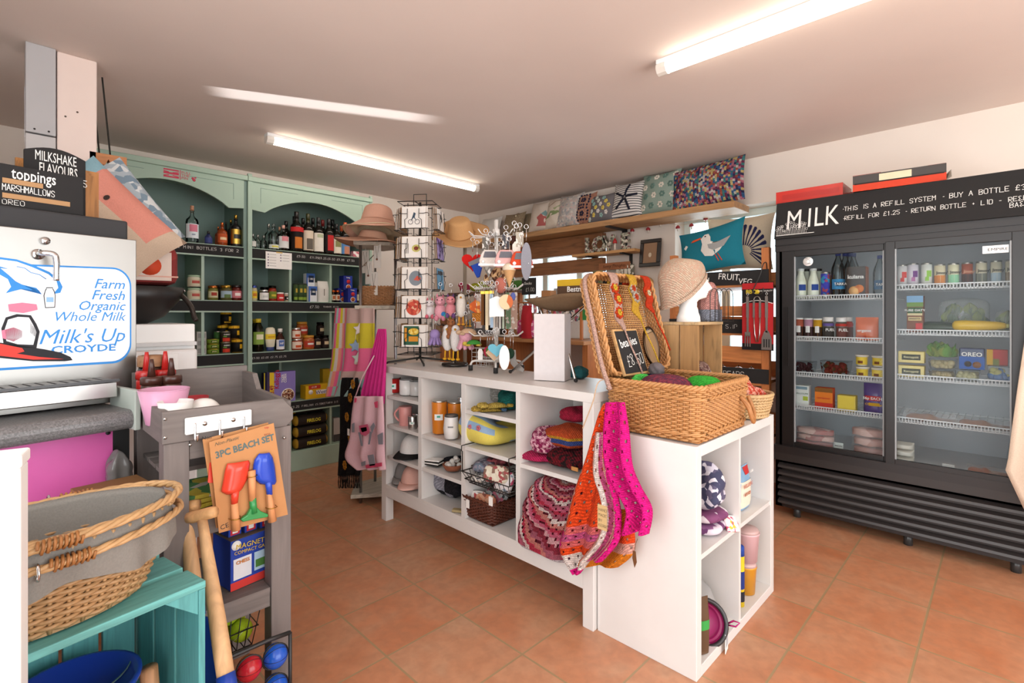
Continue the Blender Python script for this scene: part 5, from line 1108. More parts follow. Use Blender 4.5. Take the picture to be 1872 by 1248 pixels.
for k,o in enumerate((0,.011)):
 g.tube(smooth([(.115,-HD/2-.004,.125),(.118,-HD/2-.03,.10-o),(.13,-HD/2-.04,.06-o*1.4),(.155,-HD/2-.038,.04-o),(.182,-HD/2-.03,.065-o),(.188,-HD/2-.006,.12)],6),.007,7)
g.build('loop_handle',WK2,H_)
# lid, hinged at the far end, its inside to the aisle
L_ = G(); LH,LW,LD = .40,.45,.065
T = Matrix.Translation((0,HD/2+.02,HH+.0)) @ Matrix.Rotation(R(-14),4,'X')
lid = bpy.data.objects.new('lid',None); COL.objects.link(lid); lid.parent = H_; lid.matrix_local = T; lid.empty_display_size = .05
def lidrect(a): x,z,nx,nz = rrect(LW,LH,.045)(a); return x,z+LH/2,nx,nz
g = G()
for k in range(9):
 y = -.002-.058*k/8; pts = []
 for i in range(280):
  x,z,nx,nz = lidrect(i/280); a = .0035*cos(pi*i/2+pi*(k % 2)); pts.append((x+nx*a,y,z+nz*a))
 g.tube(pts,.0042,5,closed=True)
g.build('lid_wall',WK,lid)
g = G()
for k in range(38):
 z = .02+(LH-.04)*k/37; hw = LW/2-.008-(.03 if k in (0,37) else 0); pts = [(-hw+2*hw*i/90,.001+.0032*cos(pi*i/2+pi*(k % 2)),z) for i in range(91)]
 g.tube(pts,.0038,4)
g.build('lid_panel',M('cf9d62','wicker'),lid); g = G()
for i in range(23): x = -LW/2+.02+(LW-.04)*i/22; g.tube([(x,.001,.015),(x,.001,LH-.015)],.0035,5)
g.build('lid_stake',WK2,lid); g = G()
for k in range(2): g.tube([(lidrect(i/150)[0]+lidrect(i/150)[2]*.005*cos(i*1.1+k*pi),-.064+.005*sin(i*1.1+k*pi),lidrect(i/150)[1]+lidrect(i/150)[3]*.005*cos(i*1.1+k*pi)) for i in range(150)],.0055,6,closed=True)
g.build('lid_rim',WK,lid)
def lidpt(x,y,z): return Matrix.Translation((HX,HY,KT)) @ T @ Vector((x,y,z))
# headbands draped over the lid
def headband(xc,label,base,sq,n,zend,cord,w=.052,cordl=.2,left=None):
 t = thing('crochet_headband',label,'headband',(0,0,0.0),0,'crochet headbands on the hamper lid')
 pts = [(xc,.022,LH-.05),(xc,.02,LH+.004),(xc,-.03,LH+.014),(xc,-.075,LH+.004),(xc+.004,-.082,LH-.03)]
 k = 12
 for i in range(k): pts.append((xc+.006*sin(i*.7),-.073+.005*sin(i),LH-.05-(LH-.05-zend)*i/(k-1)))
 P = smooth(pts,3); n_ = len(P)-1
 def f(u,v):
  q = v*n_; i = min(int(q),n_-1); p = P[i].lerp(P[i+1],q-i); ww = w*(1 if v < .8 else 1-.75*(v-.8)/.2)*(1+.04*sin(40*v))
  return lidpt(p.x+ww*(u-.5),p.y,p.z)
 cells = n_
 g = G().grid(f,8,n_); g.build('band',M(base,'knit',scale=1.6),t,sol=.006)
 for s in range(n):
  v0 = .34+s*.2 if n > 1 else .45
  q = G()
  for rr,m,ply in ((.019,0,8),(.0095,1,6)):
   for a in range(ply):
    an = 2*pi*a/ply; du,dv = rr*cos(an),rr*sin(an); i = min(int(v0*n_),n_-1); c = P[i]
    p = lidpt(c.x+du,c.y-.0055-(m*.002),c.z+dv); q.ball(p,(.0075 if m == 0 else .006,)*3,7,5,m)
  q.build('granny_square',[M(sq[0],'knit',scale=1.6),M(sq[1],'knit',scale=1.6)],t)
 e = P[-1]; c = [lidpt(e.x,e.y,e.z),lidpt(e.x+.01,e.y-.004,e.z-cordl*.3),lidpt(e.x+.03,e.y-.01,e.z-cordl*.65),lidpt(e.x+.05,e.y-.01,e.z-cordl)]
 G().tube(smooth(c,5),.0035,6).build('cord',M(base,'knit',scale=1.6),t)
 if left: G().tube(smooth([lidpt(*q) for q in left],5),.009,7).build('back_tail',M(base,'knit',scale=1.6),t)
headband(-.105,'pale pink headband with orange granny squares, leftmost on hamper lid','d8b0a0',('d8481e','e8c040'),3,.17,'d8b0a0',cordl=.2,left=[(-.12,.0,LH+.006),(-.17,-.02,LH+.01),(-.235,-.03,LH-.03),(-.25,-.04,.2),(-.262,-.05,.05),(-.255,-.06,-.05)])
headband(.035,'yellow headband with red centred squares in the middle of lid','e2b03c',('c0b4a4','d04a24'),2,.21,'e2b03c',cordl=.19)
headband(.155,'orange red headband with cream square, right on hamper lid','d8401c',('d8501e','e8d8b0'),1,.24,'d8401c',cordl=.17)
# chalkboard and mirror leaning in the lid
def lean(name,label,cat,px,y,z0,tilt=-14,rz=0):
 p = lidpt(px,y,z0); o = thing(name,label,cat,tuple(p),0,None,(R(tilt),0,R(rz))); return o
t = lean('chalkboard_sign','small wood framed chalkboard reading beanies £8.50 in hamper lid','sign',-.085,-.075,-.012,-18)
G().box(-.088,-.008,0,.088,.004,.185).build('wood_frame',M('b8905e','wood'),t,bev=.002); G().box(-.08,-.0095,.008,.08,-.008,.177).build('slate',BOARD,t)
text('beanies',.05,CHALKW,t,(-.004,-.0098,.13),(R(90),R(-6),0),bold=.004,sx=.85,name='chalk_lettering'); chalk('£8.50',.042,CHALKW,t,(-.045,-.0098,.035),(0,R(-4),0),w=.055,sp=.62)
t = lean('hand_mirror','oval tilted mirror with dark frame standing in hamper lid','mirror',.10,-.062,-.01,-12)
G().tube([(.055*cos(2*pi*i/40),0,.105+.082*sin(2*pi*i/40)) for i in range(40)],.0055,8,closed=True).build('oval_frame',M('4a3a2c','metal'),t)
G().prism(ell(0,.105,.053,.08,40),-.002,.002).build('mirror_glass',M('e8e8e8','metal',rough=.03),t); G().tube([(-.02,.0,.022),(-.02,-.006,.0),(0,.0,.012),(.02,-.006,0),(.02,0,.022)],.004,6).build('scroll_foot',M('6a5644','metal'),t)
# beanies in the hamper
def beanie(loc,label,mats,r=.1,h=.1,rz=0,rot=None,mf=None,pom=None,group='beanies in the hamper',cuff=None,sq=1.0):
 t = thing('beanie',label,'hat',loc,rz,group,rot)
 G().grid(lambda u,v: (r*sq*cos(2*pi*u)*cos(v*pi/2)**.6*(1+.03*sin(24*pi*u)),r*sin(2*pi*u)*cos(v*pi/2)**.6*(1+.03*sin(24*pi*u)),h*sin(v*pi/2)),48,16,cu=True,mf=mf).build('knit_crown',mats,t)
 if cuff: G().grid(lambda u,v: (r*sq*1.06*cos(2*pi*u)*(1+.02*sin(30*pi*u)),r*1.06*sin(2*pi*u)*(1+.02*sin(30*pi*u)),h*.3*v),60,4,cu=True).build('cuff',cuff,t,sol=.008)
 if pom:
  g = G(); rnd = random.Random(5)
  g.grid(lambda u,v: ((.03+.006*sin(40*u+17*v))*cos(2*pi*u)*sin(pi*v),(.03+.006*sin(31*u+23*v))*sin(2*pi*u)*sin(pi*v),h+.018-.028*cos(pi*v)),24,14,cu=True); g.build('pompom',pom,t)
 return t
hz = KT+.135
beanie((HX-.10,HY+.0,hz-.03),'purple and berry flecked beanie heaped at the front of hamper',[M('6a3a50','knit',hx2='8a3a4a',scale=.8)],.115,.105,sq=.9)
beanie((HX+.02,HY+.10,hz-.03),'navy blue beanie with grey pompom at the back of hamper',[M('24386a','knit')],.085,.09,pom=M('6a6264','cloth'),sq=.9)
beanie((HX+.12,HY-.05,hz-.03),'lime green beanie beside the purple one on the right',[M('4ad04a','knit')],.085,.085,sq=.8)
knit((HX-.075,HY+.115,hz-.02),'lime green knitted scarf end left of the purple beanie',.1,.085,.075,[M('5ad860','knit')],30,seedn=21,lump=.3)
beanie((HX+.15,HY+.09,hz-.06),'dark green beanie tucked at the far right of hamper',[M('2a3a34','knit')],.06,.09)
t = knit((HX,HY,KT+.012),'grey folded woollens filling the bottom of hamper',.36,.29,.085,[M('5a5458','knit')],0,seedn=22,lump=.02)
# loop of cord from the lid down to the hanging blanket
t = thing('twine_loop','thin pale cord hooking the neon blanket onto hamper corner','cord',(1.57,1.06,.90)); G().tube(smooth([(.03,.0,.062),(.0,.03,.05),(-.02,.04,-.02),(-.045,.06,-.10),(-.05,.065,-.12)],5),.0022,6).build('cord_strand',M('c8a888','cloth'),t)
# small rattan basket with red hats
t = thing('rattan_basket','small pale plaited rattan basket at right end of cube shelf','basket',(2.235,.785,KT)); lp2 = oval(.105,.085); PW = M('c9a878','wicker')
g = G()
for k in range(7):
 z = .012+.075*k/6; fl2 = .8+.22*z/.09
 for s in range(2): g.tube([(lp2(i/90)[0]*fl2+lp2(i/90)[2]*.004*cos(i*1.4+s*pi),lp2(i/90)[1]*fl2+lp2(i/90)[3]*.004*cos(i*1.4+s*pi),z+.004*sin(i*1.4+s*pi+k)) for i in range(90)],.0052,5,closed=True)
g.build('plaited_wall',PW,t); G().tube([(lp2(i/50)[0]*1.05,lp2(i/50)[1]*1.05,.098) for i in range(50)],.008,7,closed=True).build('rim',PW,t); G().prism([(lp2(i/30)[0]*.8,lp2(i/30)[1]*.8) for i in range(30)],.003,.01,plane='xy').build('base',PW,t)
knit((2.20,.80,KT+.03),'coral red flecked knitted hat heaped in rattan basket',.14,.10,.125,[M('c8402c','knit',hx2='e8a890',scale=.8)],20,seedn=31,name='woolly_hat',cat='hat'); knit((2.27,.775,KT+.03),'second coral knitted hat at the right in rattan basket',.085,.11,.085,[M('d04a34','knit',hx2='e0a090',scale=.8)],60,seedn=32,name='woolly_hat',cat='hat')
# crate standing on end with the display heads
CRX0,CRX1,CRY0,CRY1,CRH = 2.10,2.355,.945,1.11,.40
t = thing('wooden_crate','rough wooden crate on end behind hamper, carrying the display head','crate',(CRX0,CRY0,KT)); w,d = CRX1-CRX0,CRY1-CRY0
PL = M('b08a5c','wood',axis='z'); PL2 = M('a27a4c','wood',axis='z',dark=.5)
G().box(0,0,0,.012,d*.49,CRH-.014).build('side_plank',PL2,t); G().box(0,d*.53,0,.012,d,CRH-.014).build('side_plank',PL,t)
G().box(w-.012,0,0,w,d*.49,CRH-.014).build('side_plank',PL,t); G().box(w-.012,d*.53,0,w,d,CRH-.014).build('side_plank',PL,t)
G().box(.012,d-.01,0,w*.36,d,CRH-.014).build('back_plank',M('c4ac90','wood',axis='z'),t); G().box(w*.42,d-.01,0,w-.012,d,CRH-.014).build('back_plank',M('c4ac90','wood',axis='z'),t)
G().box(-.003,-.003,CRH-.012,w+.003,d+.003,CRH).build('end_board',M('b89a70','wood'),t); G().box(.012,0,0.001,w-.012,d-.01,.012).build('end_board',PL,t)
FOAM = M('efece8','plaster')
def head(loc,label,rz,s=1.0,full=True):
 """polystyrene display head; face looks along +x before rotation"""
 t = thing('foam_mannequin',label,'mannequin',loc,rz)
 prof = [(-.0,.062,.06,0),(.0,.06,.058,.02),(.0,.05,.048,.06),(.0,.047,.046,.09),(.006,.05,.05,.115),(.02,.068,.056,.135),(.018,.08,.062,.16),(.01,.09,.068,.20),(.0,.095,.072,.235),(-.008,.088,.066,.265),(-.012,.06,.048,.288),(-.012,.0,.0,.297)]
 nv = 44; ns = 36; P = prof
 def row(z):
  for a,b in zip(P,P[1:]):
   if a[3] <= z <= b[3]:
    k = (z-a[3])/(b[3]-a[3]); k = k*k*(3-2*k) if b[1] > .001 else k; return [a[i]+(b[i]-a[i])*k for i in range(3)]
  return P[-1][:3]
 def f(u,v):
  z = .297*(1-(1-v)**1.35); cx_,rx,ry = row(z); a = 2*pi*u; c,s_ = cos(a),sin(a); x,y = cx_+rx*c,ry*s_
  if c > 0:
   gy = lambda w_: math.exp(-(y/w_)**2); gz = lambda z0,w_: math.exp(-((z-z0)/w_)**2)
   x += c*(.024*gy(.011)*gz(.178,.014) + .014*gy(.009)*gz(.198,.018) + .008*gy(.02)*gz(.148,.006) + .006*gy(.017)*gz(.156,.004) + .010*gy(.018)*gz(.132,.012) - .006*gy(.022)*gz(.152,.0022))
   for sgn in (-1,1): x -= c*.011*math.exp(-((y-sgn*.03)/.014)**2)*gz(.203,.010)
   for sgn in (-1,1): x += c*.006*math.exp(-((y-sgn*.03)/.016)**2)*gz(.201,.004)+c*.006*math.exp(-((y-sgn*.03)/.02)**2)*gz(.222,.007)
   x -= .012*gy(.05)*gz(.1,.02)
  if abs(c) < .35: y += math.copysign(1,y)*.012*math.exp(-((x+.004)/.012)**2)*math.exp(-((z-.185)/.018)**2)
  return (x*s,y*s,z*s)
 G().grid(f,ns*2,nv*2,cu=True).build('foam_head',FOAM,t); return t
hp_ = Vector((2.20,1.035,KT+CRH))
head(tuple(hp_),'white foam display head wearing the oatmeal slouch beanie',-48,.84)
t = thing('beanie','oatmeal flecked slouchy beanie worn by the foam head','hat',tuple(hp_+Vector((0,0,.0))),-48)
def f2(u,v):
 a = 2*pi*u; c = cos(a)
 if v < .5: k = 1+.03*sin(pi*v*2)
 else: k = max(0,cos((v-.5)*pi))**.8
 fr = .5+.5*c
 z0 = .065+.175*fr**1.5; top = .335; z = z0+(top-z0)*sin(v*pi/2)**.9
 return tuple(.86*q_ for q_ in (-.02-.06*v*v+(.104*k*c)*(1 if c > 0 else 1.18),.086*k*sin(a)*(1+.012*sin(40*pi*u)),z-.06*max(0,-c)*sin(pi*v)))
G().grid(f2,72,24,cu=True).build('knit_crown',M('d2baa2','knit',hx2='c09c86',scale=1.1),t)
G().grid(lambda u,v: (lambda p: (p[0]*1.05+.002,p[1]*1.07,p[2]-.004+.02*v))(f2(u,0)),60,4,cu=True).build('ribbed_cuff',M('d2baa2','knit',hx2='c09c86',scale=1.1),t,sol=.006)
# pink beanie with grey cuff behind, wire hoop rack
beanie((2.325,.995,KT+CRH+.0),'tall dusty pink beanie with blue grey cuff behind the foam head',[M('cf948c','knit')],.05,.185,cuff=M('8a8f9c','knit'),group=None)
t = thing('wire_rack','black wire rack of tall hoops standing on the crate','rack',(2.318,.952,KT+CRH),-30)
for i in range(4):
 yy = -.0-.0; o = (i-1.5)*.026
 G().tube([(o-.022,-.03+.0*i,0)]+[(o-.022*cos(pi*k/12),-.03,.115+.022*sin(pi*k/12)*1.6) for k in range(13)]+[(o+.022,-.03,0)],.0018,6).build('hoop',WIRE,t)
G().tube([(-.065,-.03,.0018),(.065,-.03,.0018)],.0018,6).build('base_wire',WIRE,t)
head((2.235,1.0,KT+.013),'smaller foam head inside crate wearing a mottled beanie',-60,.62)
beanie((2.232,1.003,KT+.013+.118),'mottled pink brown beanie on the small foam head in crate',[M('a08478','knit',hx2='5a3a38',scale=.7)],.058,.09,group=None)
# ============================================================ fruit stand, cushions and the window wall
PINE = M('c07a44','wood',axis='y',dark=.75); PINEZ = M('b8703c','wood',axis='z',dark=.75)
SX0,SX1,SY0,SY1 = 3.32,3.80,1.045,1.70
t = thing('fruit_stand','orange pine fruit and vegetable stand with chalk labels by window','stand',(SX0,SY0,0)); w,d = SY1-SY0,SX1-SX0
for y in (0,w-.045):
 for x in (0,d-.045): G().box(x,y,0,x+.045,y+.045,1.62 if x == 0 else 1.62).build('post',PINEZ,t,bev=.002)
for z,nm in ((1.40,0),(1.09,1),(.78,2),(.42,3)):
 G().box(.0,.045,z-.02,d,w-.045,z).build('tier',PINE,t); G().box(d-.02,.045,z,d,w-.045,z+.1).build('back_rail',PINE,t)
 b = G().box(-.008,.0,z-.005,.0,w,z+.085).build('label_board',BOARD,t,label='black chalkboard strip across the tier')
 if nm == 0:
  for s,y,zz,h in (('FRESH',.53,.03,.05),('FRUIT',.33,.042,.05),('VEG',.2,.005,.045)): text(s,h*1.15,CHALKW,b,(-.0086,y-.02,z+zz+.012),(R(90),R(6),R(-90)),al='LEFT' if s != 'VEG' else 'LEFT',sx=.9,name='chalk_lettering')
 if nm == 1: chalk('POTATOES',.028,CHALKW,b,(-.0086,.55,z+.03),(0,0,R(-90))); chalk('5.IP',.024,CHALKW,b,(-.0086,.26,z+.025),(0,0,R(-90)))
 if nm == 2: chalk('ORANGES, PEARS',.034,CHALKW,b,(-.0086,.52,z+.025),(0,0,R(-90)),sp=.8)
G().box(.0,.045,.90,.02,w-.045,1.0).build('front_rail',PINE,t); G().box(.0,.045,1.195,.02,w-.045,1.26).build('front_rail',PINE,t)
def veg(kind,n,z,y0,y1,r,col,lab,nm,cat,sd=1,sx=1,group=None):
 rnd = random.Random(sd)
 for i in range(n):
  y = y0+(y1-y0)*(i+.5)/n
  o = thing(nm,lab % ('first','second','third','fourth','fifth','sixth')[i],cat,(SX0+.12+.03*(i % 2),SY0+y,z),rnd.uniform(0,90),group)
  G().ball((0,0,r*.95),(r*sx,r,r*.95),16,12).build('flesh',M(col,'plastic',rough=.35),o); G().cyl((0,0,r*1.85),.004,.012,6).build('stalk',M('5a4a2a','wood'),o)
veg('o',5,.783,.1,.56,.038,'d0781c','%s orange from the right on the lowest visible tier','orange','fruit',2,group='oranges on the stand')
def banana(y,z,lab,rz,col='d8c23a'):
 o = thing('banana',lab,'fruit',(SX0+.12,y,z),rz,'bananas on the stand'); n = 9
 G().tube([(.085*cos(R(200+140*i/n)),.085*sin(R(200+140*i/n))+.085,.02) for i in range(n+1)],[.004]+[.012]+[.017]*(n-3)+[.012,.005],8).build('peel',M(col,'plastic'),o); return o
for i in range(4): banana(SY0+.22+.045*i,1.093+.0,('first','second','third','fourth')[i]+' banana from the right on the middle tier',-90+8*i)
pouch((SX0+.16,SY0+.46,1.092),'clear bag of green vegetables on the middle tier at left',.16,.15,.1,M('b8c08a','film',a=.6),rz=-90,name='produce_bag',wav=0)
pouch((SX0+.1,SY0+.42,.783+.0),'clear plastic produce bag on the lower tier',.16,.15,.1,M('e8e8e4','film',a=.55),rz=-90,name='produce_bag',wav=0)
# cushions on top of the stand
def shell(t,w,h,th,f):
 NV = M('2a2c50','cloth')
 for i in range(19):
  a0 = R(-38+i*13.5); a1 = a0+R(8.2); c = (.60,.28)
  pts = [(c[0]+.14*cos(a0)*.9,c[1]+.10*sin(a0)+.02),(c[0]+.36*cos(a0),c[1]+.52*sin(a0)),(c[0]+.37*cos((a0+a1)/2),c[1]+.54*sin((a0+a1)/2)),(c[0]+.36*cos(a1),c[1]+.52*sin(a1)),(c[0]+.14*cos(a1)*.9,c[1]+.10*sin(a1)+.02)]
  surf(t,f,[(min(.97,max(.03,a)),min(.97,max(.03,b))) for a,b in pts],NV,'shell_rib')
p = atX(1350,489,SX0+.22); cushion((SX0+.2,p.y-.0,1.497),'cream cushion with navy shell print leaning on fruit stand',.44,.40,.12,[M('c8bca4','cloth')],rot=(R(-12),0,R(-82)),extra=shell)
def gull(t,w,h,th,f):
 GR,WHm,ORm = M('9a9a98','cloth'),M('dcd8d0','cloth'),M('d8582c','cloth')
 surf(t,f,[(.42,.70),(.47,.80),(.53,.80),(.57,.70),(.58,.60),(.66,.52),(.84,.56),(.72,.34),(.60,.24),(.48,.28),(.42,.42),(.45,.56)],WHm,'bird_body'); surf(t,f,[(.54,.52),(.66,.52),(.88,.62),(.78,.42),(.64,.36),(.56,.42)],GR,'bird_wing',.005)
 surf(t,f,[(.42,.74),(.28,.72),(.24,.68),(.30,.67),(.42,.69)],ORm,'beak',.005); surf(t,f,ell(.49,.74,.014,.02,8),M('22222a','cloth'),'eye',.006)
 strokes(t,f,[[(.64,.26),(.67,.12)],[(.68,.28),(.72,.12)]],.0035,M('c84a3a','cloth'),'bird_leg')
 surf(t,f,[(.10,.60),(.14,.66),(.18,.62),(.14,.54)],WHm,'corner_print'); surf(t,f,[(.22,.16),(.34,.20),(.36,.14),(.24,.11)],ORm,'corner_print')
cushion((SX0+.07,1.44,1.492),'teal cushion with white gull print propped on fruit stand',.50,.34,.12,[M('1f7486','cloth')],rot=(R(-14),R(-8),R(-97)),extra=gull)
# BBQ tools on an S hook
p = atX(1390,600,3.255); t = thing('tool_card','red and black card of barbecue tools hanging beside fridge','tool set',(3.262,1.092,.985));
card = G().box(-.004,-.092,0,.0,.092,.415).build('backing_card',M('201c1c','card'),t); RD = P_('b0272a')
G().box(-.0048,-.09,.04,-.004,.09,.29).build('red_panel',RD,card)
G().box(-.0048,-.09,.375,-.004,.09,.412).build('red_header',RD,card); text('BBQ',.034,P_('d8c040'),card,(-.0052,.035,.358),(R(90),0,R(-90)),bold=.02); text('HIGH QUALITY',.012,WL,card,(-.0052,-.045,.362),(R(90),0,R(-90)))
G().tube([(-.0055,.088-.176*i/14,.285+.02*sin(pi*i/14)) for i in range(15)],.002,5).build('white_arc',WL,card); G().lathe([(.013,0),(.013,.001)],16,(-.0052,0,.358),ax='x').build('yellow_badge',P_('d8b830'),card)
for y,nm in ((.055,'fork'),(0,'tongs'),(-.055,'spatula')):
 g = G()
 if nm != 'tongs':
  g.box(-.014,y-.008,.2,-.006,y+.008,.33).box(-.012,y-.006,.11,-.007,y+.006,.2).tube([(-.01,y,.33),(-.01,y-.006,.345),(-.01,y,.355),(-.01,y+.006,.345),(-.01,y,.33)],.002,5)
  if nm == 'fork':
   g.box(-.012,y-.016,.085,-.008,y+.016,.11)
   for k in (-.014,0,.014): g.box(-.012,y+k-.003,.02,-.008,y+k+.003,.09)
  else:
   g.prism([(y-.012,.12),(y+.012,.12),(y+.028,.075),(y+.03,.005),(y-.03,.005),(y-.028,.075)],-.012,-.009,plane='yz')
 else:
  for s in (-1,1): g.box(-.014,y+s*.018-.006,.2,-.006,y+s*.018+.006,.3).tube([(-.01,y+s*.018,.2),(-.01,y+s*.014,.1),(-.01,y+s*.004,.05)],.004,5)
  g.tube([(-.01,y+.02*cos(pi*i/8),.3+.03*sin(pi*i/8)) for i in range(9)],.003,5)
 o = g.build({'fork': 'barbecue_fork','tongs': 'barbecue_tongs','spatula': 'barbecue_spatula'}[nm],STEEL,t)
 if nm == 'spatula':
  q = G()
  for k in (-.014,0,.014): q.box(-.0128,y+k-.004,.02,-.012,y+k+.004,.07)
  q.build('slot',BLACK,o)
t = thing('s_hook','long black wire S hook holding the barbecue card','hook',(3.255,1.085,1.385)); G().tube(smooth([(.06,-.03,.10),(.03,-.035,.135),(-.005,-.03,.125),(-.008,-.012,.06),(-.006,.02,-.01),(-.006,.03,-.04),(-.006,.02,-.055),(-.006,0,-.06),(-.006,-.025,-.05),(-.006,-.03,-.02)],5),.003,6).build('wire',WIRE,t)
# ------------------------------------------------------------ long shelf of cushions
PSX,PSZ = 3.60,2.005
t = thing('wall_shelf','long pine plank shelf of cushions high on window wall','shelf',(PSX,1.36,PSZ-.05)); G().box(0,0,0,.285,2.9,.048).build('plank',M('b08458','wood',axis='y',dark=.7),t,bev=.003)
for y in (1.03,2.4): G().box(.26,y,-.2,.285,y+.04,0).box(.0,y,-.012,.285,y+.04,0).build('bracket',BLACK,t)
CZ = PSZ-.002+.002
def cu(px,w,h,label,mats,rz=-90,tilt=-14,mf=None,extra=None,th=.12,z=0,X=PSX+.07,yaw=0):
 w *= .95
 y = ys(px,X); return cushion((X,y,PSZ+z),label,w,h,th,mats,rot=(R(tilt),0,R(rz+yaw)),mf=mf,extra=extra,group='cushions on the long shelf')
cu(893,.34,.27,'plain white cushion with central button, far left of the shelf',[M('dcd6d0','cloth')],extra=lambda t,w,h,th,f: G().ball(f(.5,.45),.011,8,6).build('button',M('9a9088','plastic'),t),X=PSX+.12)
def beige(t,w,h,th,f):
 surf(t,f,[(.62,.03),(.74,.03),(.74,.97),(.62,.97)],M('b09878','knit'),'placket'); [G().ball(f(.68,q),.011,8,6).build('button',M('d8c8a8','plastic'),t) for q in (.2,.5,.8)]
cu(936,.31,.25,'beige knitted cushion with a row of buttons',[M('b8a284','knit')],extra=beige)
cu(962,.28,.26,'second beige cushion half behind the buttoned one',[M('c4b090','knit')],X=PSX+.17)
cu(984,.29,.32,'off white cushion with red bird print at lower corner',[M('d6c8ba','cloth')],extra=lambda t,w,h,th,f: (surf(t,f,[(.5,.1),(.9,.12),(.92,.4),(.7,.5),(.52,.4)],M('b0605c','cloth'),'bird_print'),surf(t,f,[(.7,.5),(.86,.62),(.95,.5),(.9,.42)],M('7a9a9a','cloth'),'bird_wing')))
cu(1012,.25,.32,'off white cushion with green leaf print',[M('d4c6b6','cloth')],extra=lambda t,w,h,th,f: (surf(t,f,[(.1,.3),(.4,.52),(.9,.58),(.9,.46),(.5,.36)],M('7f8f62','cloth'),'leaf_print'),surf(t,f,[(.5,.62),(.85,.74),(.9,.68),(.6,.56)],M('9aa27a','cloth'),'leaf_print'),strokes(t,f,[[(.2,.7),(.5,.86),(.8,.9)]],.003,M('9a8070','cloth'),'stem_print')))
cu(1037,.30,.33,'pale grey floral print cushion',[M('b0aaa4','print',cols='b0aaa4 c8c0b8 9a9a9c c0a8a0',scale=1.3)],X=PSX+.06)
def granny(t,w,h,th,f):
 for cy in (.27,.73):
  for r_,c,n in ((.30,'3a3a52',14),(.2,'d8a890',10),(.08,'3a3a52',5)):
   g = G()
   for k in range(n): a = 2*pi*k/n; sq = max(abs(cos(a)),abs(sin(a))); p = f(.5+r_*1.0*cos(a)/sq,cy+r_*.6*sin(a)/sq); g.ball((p[0],p[1]-.002,p[2]),(.011,.006,.011),6,5)
   g.build('granny_ring',M(c,'knit'),t)
cu(1067,.21,.31,'peach cushion with two navy granny squares',[M('d0947a','knit')],extra=granny)
def daisies(t,w,h,th,f):
 rnd = random.Random(4)
 for k in range(16):
  a,b = .12+.76*((k*.618) % 1),.1+.8*(k/16); c = rnd.choice(('d8c060','c8ccc0','8fb0a8','d8d0c8')); g = G()
  for q in range(5): p = f(a+.035*cos(q*1.257),b+.05*sin(q*1.257)); g.ball((p[0],p[1]-.001,p[2]),(.009,.005,.009),6,4)
  g.build('flower_print',M(c,'cloth'),t)
cu(1098,.30,.27,'dark grey cushion scattered with pastel flowers',[M('6f6a6c','cloth')],extra=daisies)
def star(t,w,h,th,f):
 ar = []
 for k in range(5):
  a = R(80+72*k); ar.append([(.5+.04*cos(a),.5+.04*sin(a)),(.5+.2*cos(a+.06),.5+.22*sin(a+.06)),(.5+.38*cos(a+.02),.5+.4*sin(a+.02))])
 strokes(t,f,ar,.0105,M('232430','cloth'),'starfish_arm')
cu(1143,.33,.34,'black and white striped cushion with dark starfish',[M('d8d2cc','stripe',cols='d8d2cc 3a3a40',axis='z',freq=46)],extra=star,tilt=-16)
def flowers(t,w,h,th,f):
 for i in range(4):
  for j in range(4):
   a,b = .15+.235*i+(.06 if j % 2 else 0),.14+.24*j; g = G(); m = (i+j) % 2
   if a > .95: continue
   for q in range(6): p = f(a+.045*cos(q*1.047),b+.05*sin(q*1.047)); g.ball((p[0],p[1]-.001,p[2]),(.010,.005,.010),6,4)
   g.build('flower_print',M('d8cec0' if m == 0 else '5f7a70','cloth'),t)
cu(1201,.36,.37,'sage green cushion with white flower pattern',[M('8a9a8e','cloth')],extra=flowers,th=.13,X=PSX+.09)
CC = [M(c,'knit') for c in ('3a3a60','b05a4a','d8c080','4a8a8a','7a3a5a','d8d0c8','3f6a9a','c87a8a')]
rnd_ = random.Random(11); tab_ = [[rnd_.randrange(8) for _ in range(40)] for _ in range(40)]
y = ys(1291,PSX+.09)
t = cushion((PSX+.09,y,PSZ),'long multicoloured crochet cushion at the right shelf end',.56,.34,.15,CC,rot=(R(-10),R(-3),R(-90)),mf=lambda i,j: tab_[i//1][(j+(i % 2)*1)//2],n=36,group='cushions on the long shelf',pin=.04)
# ------------------------------------------------------------ small shelf with letters, frames and signs
X_ = 3.72; t = thing('small_wall_shelf','short pine shelf on black brackets holding floral letters','shelf',(X_,2.22,1.735)); G().box(0,0,0,.17,.66,.024).build('plank',M('c0905c','wood',axis='y',dark=.75),t,bev=.002)
for y in (.12,.48): G().box(.0,y,-.012,.17,y+.025,0).box(.155,y,-.11,.17,y+.025,0).build('bracket',BLACK,t)
FLOR = 'b8b09c 5a5a4a d8d0c0 7a4a4a 8a8a78'
for s,px in (('L',1077),('O',1096),('V',1113),('E',1143)):
 o = thing('floral_letter','floral printed standing letter %s on the small shelf' % s,'letter',(X_+.06,ys(px,X_+.06),1.76),-90,'standing letters')
 q = text(s,.19,M('b8b09c','print',cols=FLOR,scale=1.6),o,(0,0,.068),sx=1.0,bold=.03,name='letter_block',ext=.014)
for px,z,lab,h,X in ((1124,1.80,'tall red capped toadstool ornament between letters',.11,X_+.03),(1156,1.885,'small toadstool ornament on the bracket',.05,PSX+.22)):
 if X > 3.8: continue
 o = thing('toadstool',lab,'ornament',(X,ys(px,X),1.762)); G().lathe([(.009,0),(.008,h*.6)],10).build('stem',M('e0d0c0','plastic'),o); G().lathe([(.02,h*.55),(.016,h*.75),(.0,h*1.0)],14).build('cap',M('b02a2a','plastic'),o)
g = G(); a,b = atX(1135,411,3.88),atX(1290,396,3.88); t = thing('toadstool_garland','string of tiny toadstools across the window wall','garland',tuple(a)); d_ = b-a
